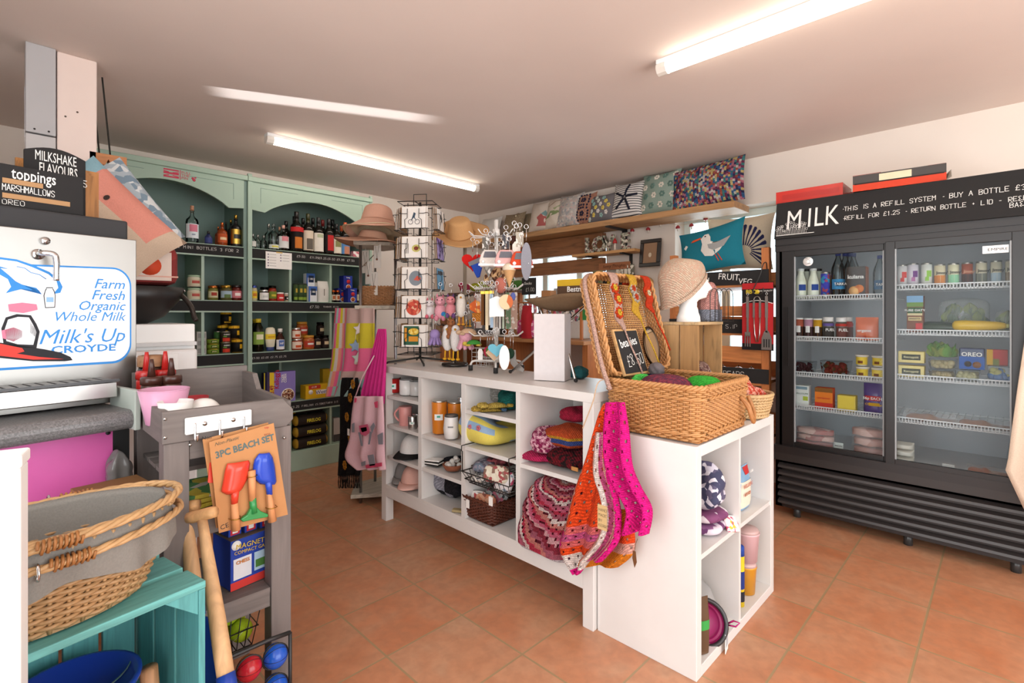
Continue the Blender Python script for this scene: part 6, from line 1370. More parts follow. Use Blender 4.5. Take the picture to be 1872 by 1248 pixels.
pts = [(0,d_.y*k/20,d_.z*k/20-.05*sin(pi*((k/20*2) % 1))) for k in range(21)]; g.tube(pts,.0018,5).build('string',M('d8c8b0','cloth'),t)
for k in (3,7,10,14,17,20):
 p = pts[k]; q = G().lathe([(.006,-.05),(.006,-.025)],8,p).build('stem',M('e8ddd0','plastic'),t); G().lathe([(.019,-.028),(.016,-.012),(0,0)],12,p).build('cap',M('a02830','plastic'),t)
def frame(px,py,X,w,h,t_,fm,im,label,rz=-90,tilt=0,name='picture_frame'):
 p = atX(px,py,X); o = thing(name,label,'picture frame',(p.x,p.y,p.z-h/2),0,None,(R(tilt),0,R(rz)))
 g = G(); g.box(-w/2,-.012,0,w/2,.008,t_).box(-w/2,-.012,h-t_,w/2,.008,h).box(-w/2,-.012,t_,-w/2+t_,.008,h-t_).box(w/2-t_,-.012,t_,w/2,.008,h-t_); g.build('frame_moulding',fm,o,bev=.004); G().box(-w/2+t_,-.002,t_,w/2-t_,.006,h-t_).build('picture',im,o); return o
o = frame(1187,462,3.80,.19,.235,.032,M('241f1e','plastic',rough=.35),M('9a7a60','card'),'ornate black picture frame with brown picture on white wall',tilt=-8)
G().prism(ell(0,.10,.014,.02,12),-.0045,-.003).build('pale_motif',M('d8c8b0','card'),o)
frame(1093,508,3.74,.10,.13,.02,M('8a8058','wood'),M('6a7a4a','card'),'small olive framed picture below the wooden sign')
t = thing('wooden_sign','narrow wooden sign with burnt lettering under small shelf','sign',(3.80,2.47,1.60),-90); G().box(-.16,-.008,0,.16,.006,.062).build('board',M('9a5f3a','wood'),t,bev=.003); text('Sunny Thoughts',.036,P_('3a1e10'),t,(0,-.0086,.031),shear=.3)
t = thing('dark_panel','dark slate panel hanging beside the olive frame','panel',(3.84,ys(1121,3.84),1.405),-90); G().box(-.11,-.006,0,.11,.006,.14).build('slate',BLACK,t,bev=.002)
p = atX(1160,498,3.0); t = thing('oval_board','oval pale wooden serving board held up in front of wall','board',(3.86,ys(1160,3.86),1.405),-90); G().prism(ell(0,.075,.178,.066,36),-.009,.009).build('board',M('c49a64','wood'),t,bev=.004); G().lathe([(.006,0),(.006,.002)],10,(.08,-.0105,.075),ax='y').build('knot',M('6a4426','wood'),t)
G().box(-.012,.009,.06,.012,.036,.09).build('wall_peg',BLACK,t)
for i,(px,c) in enumerate(((1131,'c8bca8'),(1139,'8a8070'),(1147,'d0c4b0'),(1153,'6f6a5a'))):
 o = thing('greeting_card',('first','second','third','fourth')[i]+' small card in the rack below the small shelf','card',(3.80,ys(px,3.80),1.53),-90+8*(i-1),'small cards in wall rack'); G().box(-.03,-.002,0,.03,.002,.115-.01*(i % 2)).build('card_front',M(c,'print',cols=c+' e0d8c8 7a7464',scale=1.2),o)
t = thing('card_rack','narrow black rack under the small shelf holding small cards','rack',(3.83,ys(1142,3.80),1.515),-90); G().box(-.12,-.06,0,.12,.05,.01).box(-.12,-.06,.01,.12,-.055,.03).build('tray',BLACK,t)
# ------------------------------------------------------------ pine desk in the window with ribbons and boxes
DX0,DY0,DY1,DZ = 3.12,2.30,4.15,1.0
t = thing('window_counter','pine counter running along the window wall behind the racks','counter',(DX0,DY0,0)); w = DY1-DY0
G().box(0,0,DZ-.03,.7,w,DZ).build('worktop',M('b98254','wood',axis='y',dark=.8),t,bev=.003)
for y in (.0,w/2,w-.05): G().box(.05,y,0,.65,y+.05,DZ-.03).build('support',PINEZ,t)
G().box(.02,.05,.45,.65,w-.05,.48).build('shelf_board',PINE,t)
G().box(.0,.0,.0,.02,w,.12).build('kick_board',PINE,t)
def desk(px,X): return (X,ys(px,X),DZ+.001)
carton(desk(1003,3.5),'tall cardboard box standing at the window counter',.10,.1,.42,M('c08a5c','card'),rz=-80,name='cardboard_box')
carton(desk(905,3.45),'brown cardboard box behind white keyring stand',.22,.18,.30,M('b8845a','card'),rz=-75,name='cardboard_box')
carton(desk(975,3.38),'low cardboard box behind the tripod stool',.3,.2,.22,M('c09468','card'),rz=-90,name='cardboard_box')
t = thing('wrapped_canvas','grey framed canvas in clear wrapping leaning at window','canvas',(3.72,ys(1035,3.7),DZ+.002),0,None,(R(-8),0,R(-90))); G().box(-.22,0,0,.22,.02,.46).build('canvas',M('a8a6a2','card'),t); G().grid(lambda u,v: (-.23+.46*u,-.006-.004*sin(19*u+7*v)*sin(pi*u),.475*v),20,16).build('clear_wrap',M('f4f4f4','film',a=.45),t)
t = thing('brush_rack','blue rack of brushes standing by the wrapped canvas','rack',(3.50,ys(1058,3.5),DZ+.3),-90); G().box(-.07,-.02,.0,.07,.02,.012).box(-.07,-.02,.16,.07,.02,.175).box(-.07,-.02,.012,-.06,.02,.16).box(.06,-.02,.012,.07,.02,.16).build('rack_frame',M('27408a','plastic'),t)
for k in range(4): G().tube([(-.042+.028*k,0,.012),(-.042+.028*k,0,.15)],[.007,.009],8).build('brush',M(('2a3a7a','d8d0c0','3a4a9a','c8c0b0')[k],'plastic'),t)
carton((3.50,ys(1058,3.5),DZ+.001),'white box under the blue brush rack',.2,.14,.297,M('d8d4ce','card'),rz=-90,name='white_box')
t = thing('green_flag','green triangular pennant leaning beside hamper lid','flag',(3.2,ys(1068,3.2),1.16),-90); G().prism([(-.06,0),(.07,.0),(.07,.26)],-.002,.002).build('pennant',M('3f8a4a','cloth'),t); G().tube([(.071,0,-.16),(.071,0,.28)],.004,6).build('stick',M('c8a878','wood'),t)
t = thing('slate_sign','small black sign with chalk price on the window counter','sign',(3.3,ys(967,3.3),1.38),-80); G().box(-.075,-.004,0,.075,.004,.15).build('slate',BLACK,t,bev=.002); text('Socks',.035,CHALKW,t,(-.01,-.0045,.1),shear=.2,name='chalk_lettering'); chalk('£1.00',.03,CHALKW,t,(-.03,-.0045,.03),sp=.7); G().box(-.006,.0,-.378,.006,.01,.06).build('stand_stick',M('8a6a4a','wood'),t)
# ribbon rail with hanging hair ties
t = thing('ribbon_rail','wooden rail with hanging patterned hair ribbons behind white stand','rail',(3.2,2.62,1.305)); G().tube([(0,-.25,0),(0,.6,0)],.009,8).build('rail',M('b06a3a','wood',axis='y'),t)
for y in (-.24,.59): G().box(-.01,y-.01,-.3,.01,y+.01,.012).build('upright',PINEZ,t)
rc = ('b04a5a','3a4a5a','d8c8c0','8a3a4a','c86a7a','5a6a7a','d0b8a8','2a2a30','b89aa0','a83a44','6a5a6a','c8a8a8','4a3a3a','d87a8a')
for k in range(14):
 y = -.2+.055*k; G().grid(lambda u,v: (-.012-.004*sin(9*v+k)+.0*u,y+.02*(2*u-1)*(1-.3*v),-.004-.15*v-.02*(k % 3)*v),4,8).build('ribbon',M(rc[k],'print',cols=rc[k]+' e8e0d8 '+rc[(k+5) % 14],scale=2),t,sol=.003)
fpouch((3.22,ys(968,3.22),DZ+.002),'pink striped fabric bag at the counter by window',.22,.16,.16,'c04a7a e0b0c0 b03a6a',-90,(R(0),0,R(-90)),1.0,group=None,name='fabric_bag')
pouch((3.15,ys(963,3.15),DZ+.001),'red fabric bundle standing left of the white box',.10,.28,.08,M('b02a34','cloth'),rz=-90,name='fabric_bundle',cat='fabric')
for i,(px,c) in enumerate(((880,'6a6a6c'),(893,'2c2a2a'),(915,'3a3836'),(862,'8a8a8a'))):
 pouch((3.2+.05*(i % 2),ys(px,3.2+.05*(i % 2)),DZ+.001),('grey','black','charcoal','light grey')[i]+' felt shape hanging behind the white keyring stand',.15,.34-.04*(i % 2),.04,M(c,'cloth'),rz=-90,name='felt_bag',cat='bag')
# bird ornaments and plants on the desk
for i,(px,c) in enumerate(((870,'9a9a2c'),(890,'8a9a34'),(935,'3a6a34'),(850,'b03a5a'),(948,'4a7a3a'))):
 loc = desk(px,3.4); o = thing('felt_bird',('olive','lime','leaf green','magenta','moss green')[i]+' felt bird perched on the window counter shelf','ornament',(loc[0],loc[1],1.43),30*i); G().ball((0,0,.05),(.075,.04,.045),14,10).build('body',M(c,'cloth'),o); G().ball((.065,0,.085),.03,10,8).build('head',M(c,'cloth'),o); G().lathe([(.01,0),(0,.025)],8,(.09,0,.085),ax='x').build('beak',M('d8a040','cloth'),o)
t = thing('display_plank','raised plank behind the white keyring stand carrying felt birds','shelf',(3.28,ys(960,3.4),1.405)); G().box(0,0,0,.26,ys(835,3.4)-ys(960,3.4),.022).build('plank',M('6a4a34','wood',axis='y'),t)
for y in (.05,ys(835,3.4)-ys(960,3.4)-.08): G().box(.1,y,-.404,.14,y+.03,0).build('support',PINEZ,t)
# ------------------------------------------------------------ goods on the counter top beside the hamper
TZ = .9065
carton((1.775,ys(1010,1.775),TZ),'tall plain white gift box standing on the counter',.145,.10,.30,M('dcd6d6','card',rough=.4),rz=-68,name='gift_box')
t = thing('tripod_stool','folding tripod stool with brown leather seat on the counter','stool',(1.88,1.51,TZ))
G().grid(lambda u,v: ((.13*cos(2*pi*u)*(1+.2*cos(6*pi*u)))*v,(.165*sin(2*pi*u)+.035*cos(6*pi*u)*sin(2*pi*u))*v,.315+.065*v**2+.01*sin(4*pi*u)*v),36,10,cu=True).build('leather_seat',M('7a624a','cloth',scale=.3),t,sol=.006)
for (a,b),(c,e) in (((.11,-.12),(-.08,.27)),((.10,.14),(-.12,-.17)),((-.05,.12),(.10,.10))): G().tube([(a,b,.385),(c,e,.006)],.0065,8).build('steel_leg',CHROME,t); G().ball((c,e,.01),.0095,8,6).build('foot_cap',BLACK,t)
t = carton((1.93,1.46,TZ+.395),'brown and yellow sleeve with white lettering lying on stool seat',.20,.05,.07,M('5a4434','card'),rz=-85,panels=((0,.55,1,1,P_('d0a82c')),),words=(('Bestmate',.035,.62,.3,WL),),name='sleeve_pack',cat='pack')
knit((1.90,ys(1058,1.90),TZ),'dark teal folded hat lying on the counter by lid',.11,.09,.05,[M('24565a','cloth')],20,seedn=41,name='folded_hat',cat='hat')
# security camera
p = atX(853,382,3.85); t = thing('security_camera','black dome security camera high in the corner','camera',(3.80,ys(853,3.80),2.20)); G().cyl((0,0,.06),.07,.03,20).build('mount',WHITE,t); G().ball((0,0,.03),(.07,.07,.065),18,12).build('dome',M('1a1a1c','plastic',rough=.15),t); G().lathe([(.028,0),(.022,.012),(0,.014)],14,(-.062,-.03,.02),ax='x').build('lens',M('3a3a40','plastic',rough=.1),t); G().box(.0,-.012,.05,.1,.012,.075).build('bracket',M('2a2a2a','plastic'),t)
# ============================================================ racks on the counter
# revolving black wire card rack
SPX,SPY = 1.80,2.555
sp = thing('card_spinner','black wire card spinner on the left end of counter','card rack',(SPX,SPY,TZ),-52)
G().tube([(0,0,.03),(0,0,.98)],.008,8).build('pole',WIRE,sp); g = G()
for a in range(4): c,s = cos(a*pi/2+.4),sin(a*pi/2+.4); g.tube([(0,0,.035),(.12*c,.12*s,.02),(.19*c,.19*s,.012),(.2*c,.2*s,.004)],.006,6)
g.build('foot',WIRE,sp); G().tube([(-.04,0,.96),(-.04,0,1.03),(.04,0,1.03),(.04,0,.96)],.003,6).build('top_loop',WIRE,sp)
TIER = [.80,.625,.445,.275,.105]; SQ = .105
for tz in (.965,.06):
 g = G(); g.tube([(-SQ,-SQ,tz),(SQ,-SQ,tz),(SQ,SQ,tz),(-SQ,SQ,tz)],.003,6,closed=True); g.tube([(-SQ,0,tz),(SQ,0,tz)],.003,6).tube([(0,-SQ,tz),(0,SQ,tz)],.003,6); g.build('ring_frame',WIRE,sp)
for x,y in ((-SQ,-SQ),(SQ,-SQ),(SQ,SQ),(-SQ,SQ)): G().tube([(x*.55,y*.55,.06),(x*.55,y*.55,.965)],.0025,6).build('upright_wire',WIRE,sp)
def pocket(k,tz):
 T = Matrix.Rotation(k*pi/2,4,'Z'); g = G(); w = .07; y = -SQ
 for s in (-1,1): g.tube([(s*.05,y+.04,tz),(s*.05,y-.03,tz),(s*.05,y-.038,tz+.05),(s*.035,y-.038,tz+.06),(s*.035,y-.034,tz+.115)],.002,5)
 g.tube([(-.085,y+.0,tz+.09),(-.085,y-.036,tz+.09),(-.06,y-.038,tz+.085),(-.035,y-.037,tz+.085)],.002,5).tube([(.085,y+.0,tz+.09),(.085,y-.036,tz+.09),(.06,y-.038,tz+.085),(.035,y-.037,tz+.085)],.002,5)
 g.tube([(-.085,y,tz),(-.085,y-.03,tz),(.085,y-.03,tz),(.085,y,tz)],.002,5).tube([(-.06,y+.03,tz+.09),(-.06,-.0,tz+.09)],.002,5)
 return g.xf(T).build('wire_pocket',WIRE,sp)
KRAFT,CW = P_('a9835c'),P_('e6e0d8')
MW = Matrix.Translation((SPX,SPY,TZ+.0014)) @ Matrix.Rotation(R(-52),4,'Z')
def gcard(k,tz,label,front,art,w=.145,h=.125,n=3,off=0,group=None):
 T = MW @ Matrix.Rotation(k*pi/2,4,'Z'); p = T @ Vector((off,-SQ-.024,tz+.004)); t = thing('greeting_card',label,'card',tuple(p-Vector((0,0,.0014))),-52+90*k,group,(R(-3),0,R(-52+90*k)))
 G().box(-w/2,-.002,0,w/2,0,h).build('card_front',front,t)
 for i in range(n): G().box(-w/2+.004*i,.003+.006*i,.0,w/2+.008*(i % 2),.005+.006*i,h+.003*i).build('envelope' if i % 2 == 0 else 'card_behind',KRAFT if i % 2 == 0 else CW,t)
 if art: art(t,w,h)
 return t
def disc(x,z,r,m,nm='printed_motif',y=-.0028): return lambda t: G().prism(ell(x,z,r,r,20),y,y+.0006).build(nm,m,t)
DK = P_('4a4a4e')
def art1(t,w,h):
 for x in (-.018,.022): G().tube([(x+.014*cos(2*pi*i/16),-.003,.035+.014*sin(2*pi*i/16)) for i in range(16)],.0015,5,closed=True).build('wheel_print',DK,t)
 G().prism([(-.018,.035),(.0,.06),(.022,.035),(.006,.062),(.012,.085),(.0,.092),(-.006,.07)],-.0034,-.0026).build('rider_print',P_('3a4a5a'),t)
def art2(t,w,h):
 for r,c,y in ((.026,'c0b86a',0),(.014,'7a3a2a',.0005)): G().prism(ell(.015,.055,r,r*.85,18),-.003-y,-.0024-y).build('flower_print',P_(c),t)
 for i in range(3): G().box(-.05+.008*i,-.003,.025,-.047+.008*i,-.0024,.085).build('print_line',P_('5a5a4a'),t)
def art3(t,w,h):
 G().prism(ell(.012,.06,.04,.044,24),-.003,-.0024).build('round_print',P_('7f878e'),t); G().prism([(.0,.05),(.02,.075),(.045,.06),(.03,.045)],-.0036,-.003).build('fish_print',P_('c85a4a'),t)
def art4(t,w,h): G().prism(ell(.0,.06,.046,.047,26),-.003,-.0024).build('round_print',M('c8503a','print',cols='c8503a b03a2c d8a080',scale=1.6),t)
def art5(t,w,h):
 G().box(-.06,-.003,.01,.03,-.0024,.12).build('green_ground',P_('2f5a44'),t); G().prism(ell(.0,.088,.032,.02,18),-.0036,-.003).build('yellow_print',M('d8b43a','print',cols='d8b43a c89a2a e8d070',scale=2),t); G().box(-.03,-.0036,.03,.026,-.003,.06).build('orange_block',P_('d08a2a'),t); G().box(-.055,-.0036,.03,-.04,-.003,.11).build('orange_stem',P_('d8902a'),t)
arts = [(art1,'white card with bicycle rider print, top of the spinner'),(art2,'cream card with flower print, second tier of spinner'),(art3,'white card with round grey fish print, third tier'),(art4,'white card with round red print, fourth tier of spinner'),(art5,'white card with green and orange floral print, lowest tier')]
for i,tz in enumerate(TIER):
 for k in range(4): pocket(k,tz)
 gcard(0,tz,arts[i][1],CW,arts[i][0])
def artb(t,w,h): G().prism([(-.03,.03),(.0,.075),(.03,.05),(.035,.085),(-.01,.1)],-.003,-.0024).build('bird_print',DK,t)
gcard(1,TIER[0],'white card with dark bird print on right side of spinner',CW,artb,n=5)
LP = M('9a8ac0','print',cols='9a8ac0 5a3a7a b0a0d0 3a2a4a',scale=1.0)
gcard(1,TIER[1],'purple patterned card on the right side, second tier',LP,None,n=4)
gcard(1,TIER[2],'pale blue card pack on the right side, third tier',P_('6aa0c4'),lambda t,w,h: G().box(-.06,-.003,.09,.06,-.0024,.11).build('dark_print',DK,t),n=3)
gcard(1,TIER[4],'plain kraft card pack on the right side, lowest tier',KRAFT,None,n=4); gcard(1,TIER[3],'white card pack on the right side, fourth tier',CW,None,n=3)
for i in (0,1,2,3,4): gcard(3,TIER[i],('top','second','third','fourth','lowest')[i]+' tier card pack on the left side of the spinner',CW if i % 2 == 0 else KRAFT,None,n=5)
# black stand of plush keyrings
KX_,KY_ = 1.86,2.295
t = kt = thing('keyring_stand','black round based stand of plush keyrings on counter','keyring stand',(KX_,KY_,TZ)); G().lathe([(.075,0),(.078,.006),(.074,.016),(.02,.02),(.008,.03)],28).build('base',M('2a2420','plastic',rough=.25),t); G().tube([(0,0,.02),(0,0,.42)],.006,8).build('pole',WIRE,t)
arms = {}
for tz in (.405,.235):
 for k in range(8):
  a = R(45*k+10); q = (.105*cos(a),.105*sin(a)); G().tube([(0,0,tz),(q[0]*.9,q[1]*.9,tz),(q[0],q[1],tz+.012)],.002,5).build('arm',WIRE,t); arms[(tz,k)] = q
def plush(px,z,label,body,kind,X=None,s=1.0,group='plush keyrings',acc=None):
 """hanging plush toy: ring and strap, body, head, limbs"""
 s *= 1.15; X = X or KX_-.09; y = ys(px,X); t = thing('plush_keyring',label,'keyring',(X,y,z),-45,group,(0,0,R(-45)))
 m = M(body,'cloth',scale=.5); a = M(acc or body,'cloth',scale=.5)
 G().tube([(0,0,.088*s),(.004,0,.12*s),(0,0,.135*s)],.0016,5).tube([(.009*cos(2*pi*i/12),0,.143*s+.009*sin(2*pi*i/12)) for i in range(12)],.0014,5,closed=True).build('split_ring',CHROME,t)
 if kind == 'four':
  G().ball((0,0,.035*s),(.024*s,.02*s,.03*s),14,10,0).build('body',m,t); h = G().ball((0,-.006*s,.075*s),(.021*s,.021*s,.02*s),14,10).ball((-.0,-.026*s,.07*s),(.011*s,.012*s,.009*s),10,7).build('head',m,t)
  for sx in (-1,1):
   G().lathe([(.006*s,0),(.0,.016*s)],8,(sx*.012*s,-.004*s,.092*s)).build('ear',a,t); G().ball((sx*.014*s,-.012*s,.008*s),(.0095*s,.0115*s,.012*s),10,8).build('leg',a,t); G().ball((sx*.009*s,-.024*s,.08*s),.003*s,6,5).build('eye',BLACK,h)
 elif kind == 'bird':
  G().grid(lambda u,v: (.02*s*cos(2*pi*u)*sin(pi*v)**.7,.02*s*sin(2*pi*u)*sin(pi*v)**.7,s*(.05-.045*cos(pi*v))),14,12,cu=True).build('body',m,t); G().ball((0,-.003*s,.088*s),.0155*s,12,9).build('head',m,t); G().tube([(0,-.016*s,.087*s),(0,-.032*s,.084*s)],[.005*s,.001],7).build('beak',a,t)
  for sx in (-1,1): G().ball((sx*.018*s,.002*s,.045*s),(.006*s,.012*s,.024*s),8,7).build('wing',M('8a8480','cloth'),t); G().tube([(sx*.008*s,0,.01*s),(sx*.009*s,-.004*s,-.02*s)],.003*s,6).build('leg',a,t); G().ball((sx*.009*s,-.009*s,-.024*s),(.008*s,.012*s,.005*s),8,6).build('foot',a,t)
 elif kind == 'octo':
  G().ball((0,0,.06*s),(.024*s,.024*s,.025*s),14,10).build('head',m,t)
  for k in range(8): q = 2*pi*k/8; G().tube([(.014*s*cos(q),.014*s*sin(q),.045*s),(.024*s*cos(q),.024*s*sin(q),.02*s),(.03*s*cos(q),.03*s*sin(q),.014*s)],[.008*s,.007*s,.005*s],7).build('arm',m,t)
 elif kind == 'turtle':
  G().grid(lambda u,v: (.034*s*cos(2*pi*u)*cos(v*pi/2),.026*s*sin(2*pi*u)*cos(v*pi/2),.03*s+.02*s*sin(v*pi/2)),18,8,cu=True).build('shell',m,t); G().ball((-.04*s,-.0,.032*s),(.013*s,.01*s,.01*s),10,8).build('head',a,t)
  for sx,sy in ((-1,-1),(1,-1),(-1,1),(1,1)): G().ball((sx*.024*s,sy*.022*s,.026*s),(.013*s,.008*s,.005*s),8,6).build('flipper',a,t)
 return t
plush(786,TZ+.275,'white plush unicorn keyring with pink ears, left of the row','e4dcdc','four',acc='d86a7a')
u = plush(805,TZ+.265,'pink plush unicorn keyring with rainbow tail','e0a0ac','four',s=1.25,acc='d88a9a'); g = G()
for i,c in enumerate(range(5)): g.ball((.02+.012*i,-.02,.035-.009*i),.014-.001*i,9,7,i)
g.build('rainbow_tail',[M(c,'cloth') for c in ('3a8ac8','4ac0a0','7ac84a','d0d84a','e0c83a')],u)
plush(824,TZ+.28,'rosy pink plush elephant keyring with purple feet','d88a92','four',s=1.1,acc='6a4a7a'); plush(843,TZ+.275,'white plush gull keyring with orange beak, right of row','dcd6cc','bird',s=1.15,acc='d89a3a'); plush(856,TZ+.26,'grey plush gull keyring behind the white one','9a9288','bird',X=KX_-.02,acc='d8a03a')
plush(812,TZ+.22,'brown plush cow keyring high on the stand','8a5a3a','four',X=KX_+.0,s=.9); plush(795,TZ+.105,'lilac plush octopus keyring at lower left','a08ac0','octo',s=1.1)
plush(818,TZ+.085,'left white plush gull keyring with yellow feet and brown cap','e2deda','bird',s=1.3,acc='e0a82a'); plush(833,TZ+.085,'right white plush gull keyring with yellow feet','e2deda','bird',s=1.3,acc='e0a82a',X=KX_-.085)
t2 = plush(825,TZ+.165,'brown plush highland cow keyring above the gulls','9a6440','four',s=1.0); plush(851,TZ+.09,'pink plush octopus keyring at lower right','dca0b0','octo',s=1.3); plush(866,TZ+.105,'green plush turtle keyring beneath the sandy one','3f8a3a','turtle',s=1.0,acc='c8b04a'); plush(856,TZ+.16,'sandy plush turtle keyring on the right arm','c8a888','turtle',s=1.1)
# white keyring tree
WX,WY = 1.855,1.94
WM = M('dcd8d2','plastic',rough=.3)
t = thing('keyring_tree','white three tier metal keyring tree in the middle of counter','keyring stand',(WX,WY,TZ)); G().tube([(0,0,.045),(0,0,.80)],.011,10).build('pole',WM,t)
for z in (.06,.205,.455,.73): G().cyl((0,0,z-.015),.019,.035,14).build('collar',WM,t)
for k in range(4):
 a = R(45+90*k); c,s = cos(a),sin(a); G().tube(smooth([(0,0,.05),(.11*c,.11*s,.052),(.135*c,.135*s,.035),(.137*c,.137*s,.008)],4),.006,7).build('foot_tube',WM,t); G().cyl((.137*c,.137*s,0),.012,.028,10).build('rubber_foot',BLACK,t)
TREE = (.71,.435,.185)
for z in TREE:
 for k in range(10):
  a = R(36*k+8); c,s = cos(a),sin(a); G().tube([(.015*c,.015*s,z),(.12*c,.12*s,z),(.15*c,.15*s,z+.022)],.0032,6).build('arm',WM,t)
def hang(px,z,label,group,X,build,s=1.0,name='keyring',cat='keyring',rz=-45,strap=.05):
 t = thing(name,label,cat,(X,ys(px,X),z),0,group,(0,0,R(rz)))
 G().tube([(0,0,strap*.1),(.001,0,strap)],.0014,5).tube([(.008*cos(2*pi*i/12),0,strap+.007+.008*sin(2*pi*i/12)) for i in range(12)],.0013,5,closed=True).build('split_ring',CHROME,t); build(t); k = 1.3 if z > TZ+.5 else 1.15; t.scale = (k,k,k); return t
def heartp(w,h): return [(w*.5*(16*sin(q)**3)/16,-h*.45+h*.5*(13*cos(q)-5*cos(2*q)-2*cos(3*q)-cos(4*q))/16) for q in [2*pi*i/26 for i in range(26)]]
def b_heart(m,w=.06,h=.055,th=.012): return lambda t: G().prism([(x,z-.0) for x,z in heartp(w,h)],-th/2,th/2).build('padded_heart',m,t,bev=.004)
def b_pendant(m,w,h): return lambda t: G().prism(ell(0,-h/2,w/2,h/2,20),-.004,.004).build('pendant',m,t,bev=.002)
def b_strap(m,w,h,m2=None): return lambda t: G().box(-w/2,-.002,-h,w/2,.002,0).build('strap',m,t) and (m2 and G().box(-w/2-.002,-.003,-.012,w/2+.002,.003,0).build('crimp',m2,t))
def b_tag(m,w,h): return lambda t: G().prism([(-w/2,-h),(w/2,-h),(w/2,-.012),(.006,0),(-.006,0),(-w/2,-.012)],-.0015,.0015).build('tag_board',m,t)
def b_van(c):
 def f(t):
  G().prism([(-.04,-.07),(.04,-.07),(.042,-.045),(.034,-.02),(.024,-.005),(-.024,-.005),(-.034,-.02),(-.042,-.045)],-.014,.014).build('van_body',M(c,'cloth'),t,bev=.006); G().prism([(-.026,-.035),(.026,-.035),(.02,-.012),(-.02,-.012)],-.0165,-.014).build('windscreen',M('6a6a70','cloth'),t); G().box(-.044,-.018,-.066,.044,-.013,-.058).build('bumper',WHITE,t)
  for sx in (-1,1): G().ball((sx*.026,-.015,-.05),.007,8,6).build('headlamp',WHITE,t)
 return f
def b_cone(c):
 def f(t): G().lathe([(0,-.085),(.024,-.02)],14).build('cone',M('c89a6a','cloth'),t); G().ball((0,0,-.012),(.026,.026,.02),14,9).build('scoop',M(c,'cloth'),t); G().box(.006,-.004,-.005,.016,.004,.03).build('flake',M('4a2a1c','cloth'),t)
 return f
def b_donut(t): G().tube([(.022*cos(2*pi*i/18),0,-.035+.022*sin(2*pi*i/18)) for i in range(18)],.012,8,closed=True).build('ring',M('5a3420','print',cols='5a3420 6a4028 d8b080',scale=1.6),t)
def b_ball(c,r,sz=1.0,nm='padded_body'): return lambda t: G().ball((0,0,-r*sz),(r,r*.7,r*sz),16,10).build(nm,M(c,'cloth'),t)
z1,z2,z3 = TZ+.70,TZ+.425,TZ+.178; F_,K_ = WX-.135,WX-.05
G_ = 'keyrings on the white tree'
hang(864,z1-.07,'red padded heart keyring at left of the top tier',G_,WX-.06,b_heart(M('c8201c','cloth'),.09,.08,.02)); hang(872,z1-.13,'blue and grey padded keyring below the red heart',G_,WX-.06,lambda t: G().prism([(-.03,0),(.03,.02),(.012,-.055),(.0,-.06)],-.009,.009).build('padded_body',M('2a4aa8','cloth'),t,bev=.004) and G().prism([(-.036,.004),(.024,.03),(.03,.012),(-.03,-.012)],-.01,.01).build('grey_band',M('7a7a80','cloth'),t),strap=.08)
hang(896,z1-.075,'cream padded camper keyring in the middle of top tier',G_,F_,b_van('e0d8d0')); hang(893,z1-.155,'grey speckled padded cone keyring below the cream camper',G_,F_,lambda t: G().lathe([(0,-.05),(.02,-.005),(.014,0)],12).build('cone',M('a09c94','print',cols='a09c94 d0ccc4 7a7670',scale=2),t),strap=.08)
hang(925,z1-.085,'pale pink padded beetle car keyring on top tier',G_,F_,b_van('d8a8a4')); hang(931,z1-.165,'padded ice cream cone keyring below the pink car',G_,F_,b_cone('e0d0b8'),strap=.09)
hang(953,z1-.095,'orange red padded van keyring at right of top tier',G_,WX-.10,b_van('c8482c')); hang(962,z1-.06,'grey padded surfboard keyring behind the orange van',G_,WX-.10,b_pendant(M('8a8a92','cloth'),.04,.14)); hang(944,z1-.05,'white padded lolly keyring with chocolate bar end',G_,WX-.10,b_tag(M('e4dcd0','cloth'),.03,.1))
hang(940,z1-.02,'dark chocolate padded lolly keyring tilted on top tier',G_,WX-.10,lambda t: G().box(-.011,-.006,-.05,.011,.006,0).build('padded_body',M('3a2018','cloth'),t,bev=.004),strap=.04)
for i,(px,dz) in enumerate(((905,-.12),(913,-.15),(899,-.17))): hang(px,z1+dz,('upper','right','lower')[i]+' brown padded doughnut keyring under the top tier',G_,WX-.02,b_donut,strap=.1)
hang(915,z1-.21,'coral padded shell keyring beside the pole',G_,WX-.03,b_ball('c87868',.028,1.3),strap=.14)
for i,(px,c) in enumerate(((925,'4a4a50'),(944,'8a8478'),(950,'b0a898'),(888,'6a645c'))): hang(px,z1-.005,('dark','brown','stone','taupe')[i]+' spotted fabric loop on the top tier',G_,WX-.09,b_strap(M(c,'print',cols=c+' e0dcd4 '+c,scale=3),.028,.055),strap=.02)
# middle tier
hang(869,z2-.05,'orange felt fish keyring at left of middle tier',G_,WX-.07,lambda t: G().prism([(-.028,-.02),(0,0),(.022,-.01),(.022,-.05),(.034,-.065),(0,-.06),(-.026,-.045)],-.005,.005).build('felt_fish',M('d8742c','print',cols='d8742c e8a050 c85a20',scale=1.2),t,bev=.002)); hang(871,z2-.12,'orange knitted square keyring below the fish',G_,WX-.07,lambda t: G().box(-.02,-.004,-.04,.02,.004,0).build('felt_square',M('d88a3a','knit'),t),strap=.07)
for i,(px,c,L) in enumerate(((882,'6a4424',.15),(886,'3a2418',.15),(890,'d8c8a8',.17),(894,'e2dccf',.15),(899,'9ab0c4',.16))): hang(px,z2-.01,('tan','dark brown','cream','ivory','pale blue')[i]+' leather loop keyring on the middle tier',G_,F_+.02*(i % 2),b_strap(M(c,'cloth'),.013,L,GOLD),strap=.03)
hang(908,z2-.04,'white house shaped price tags on front of middle tier',G_,F_-.012,b_tag(WHITE,.062,.085),name='price_tag',cat='tag'); hang(900,z2-.09,'small white swing ticket left of the house shaped tags',G_,F_-.004,b_tag(WL,.026,.045),name='price_tag',cat='tag',strap=.08)
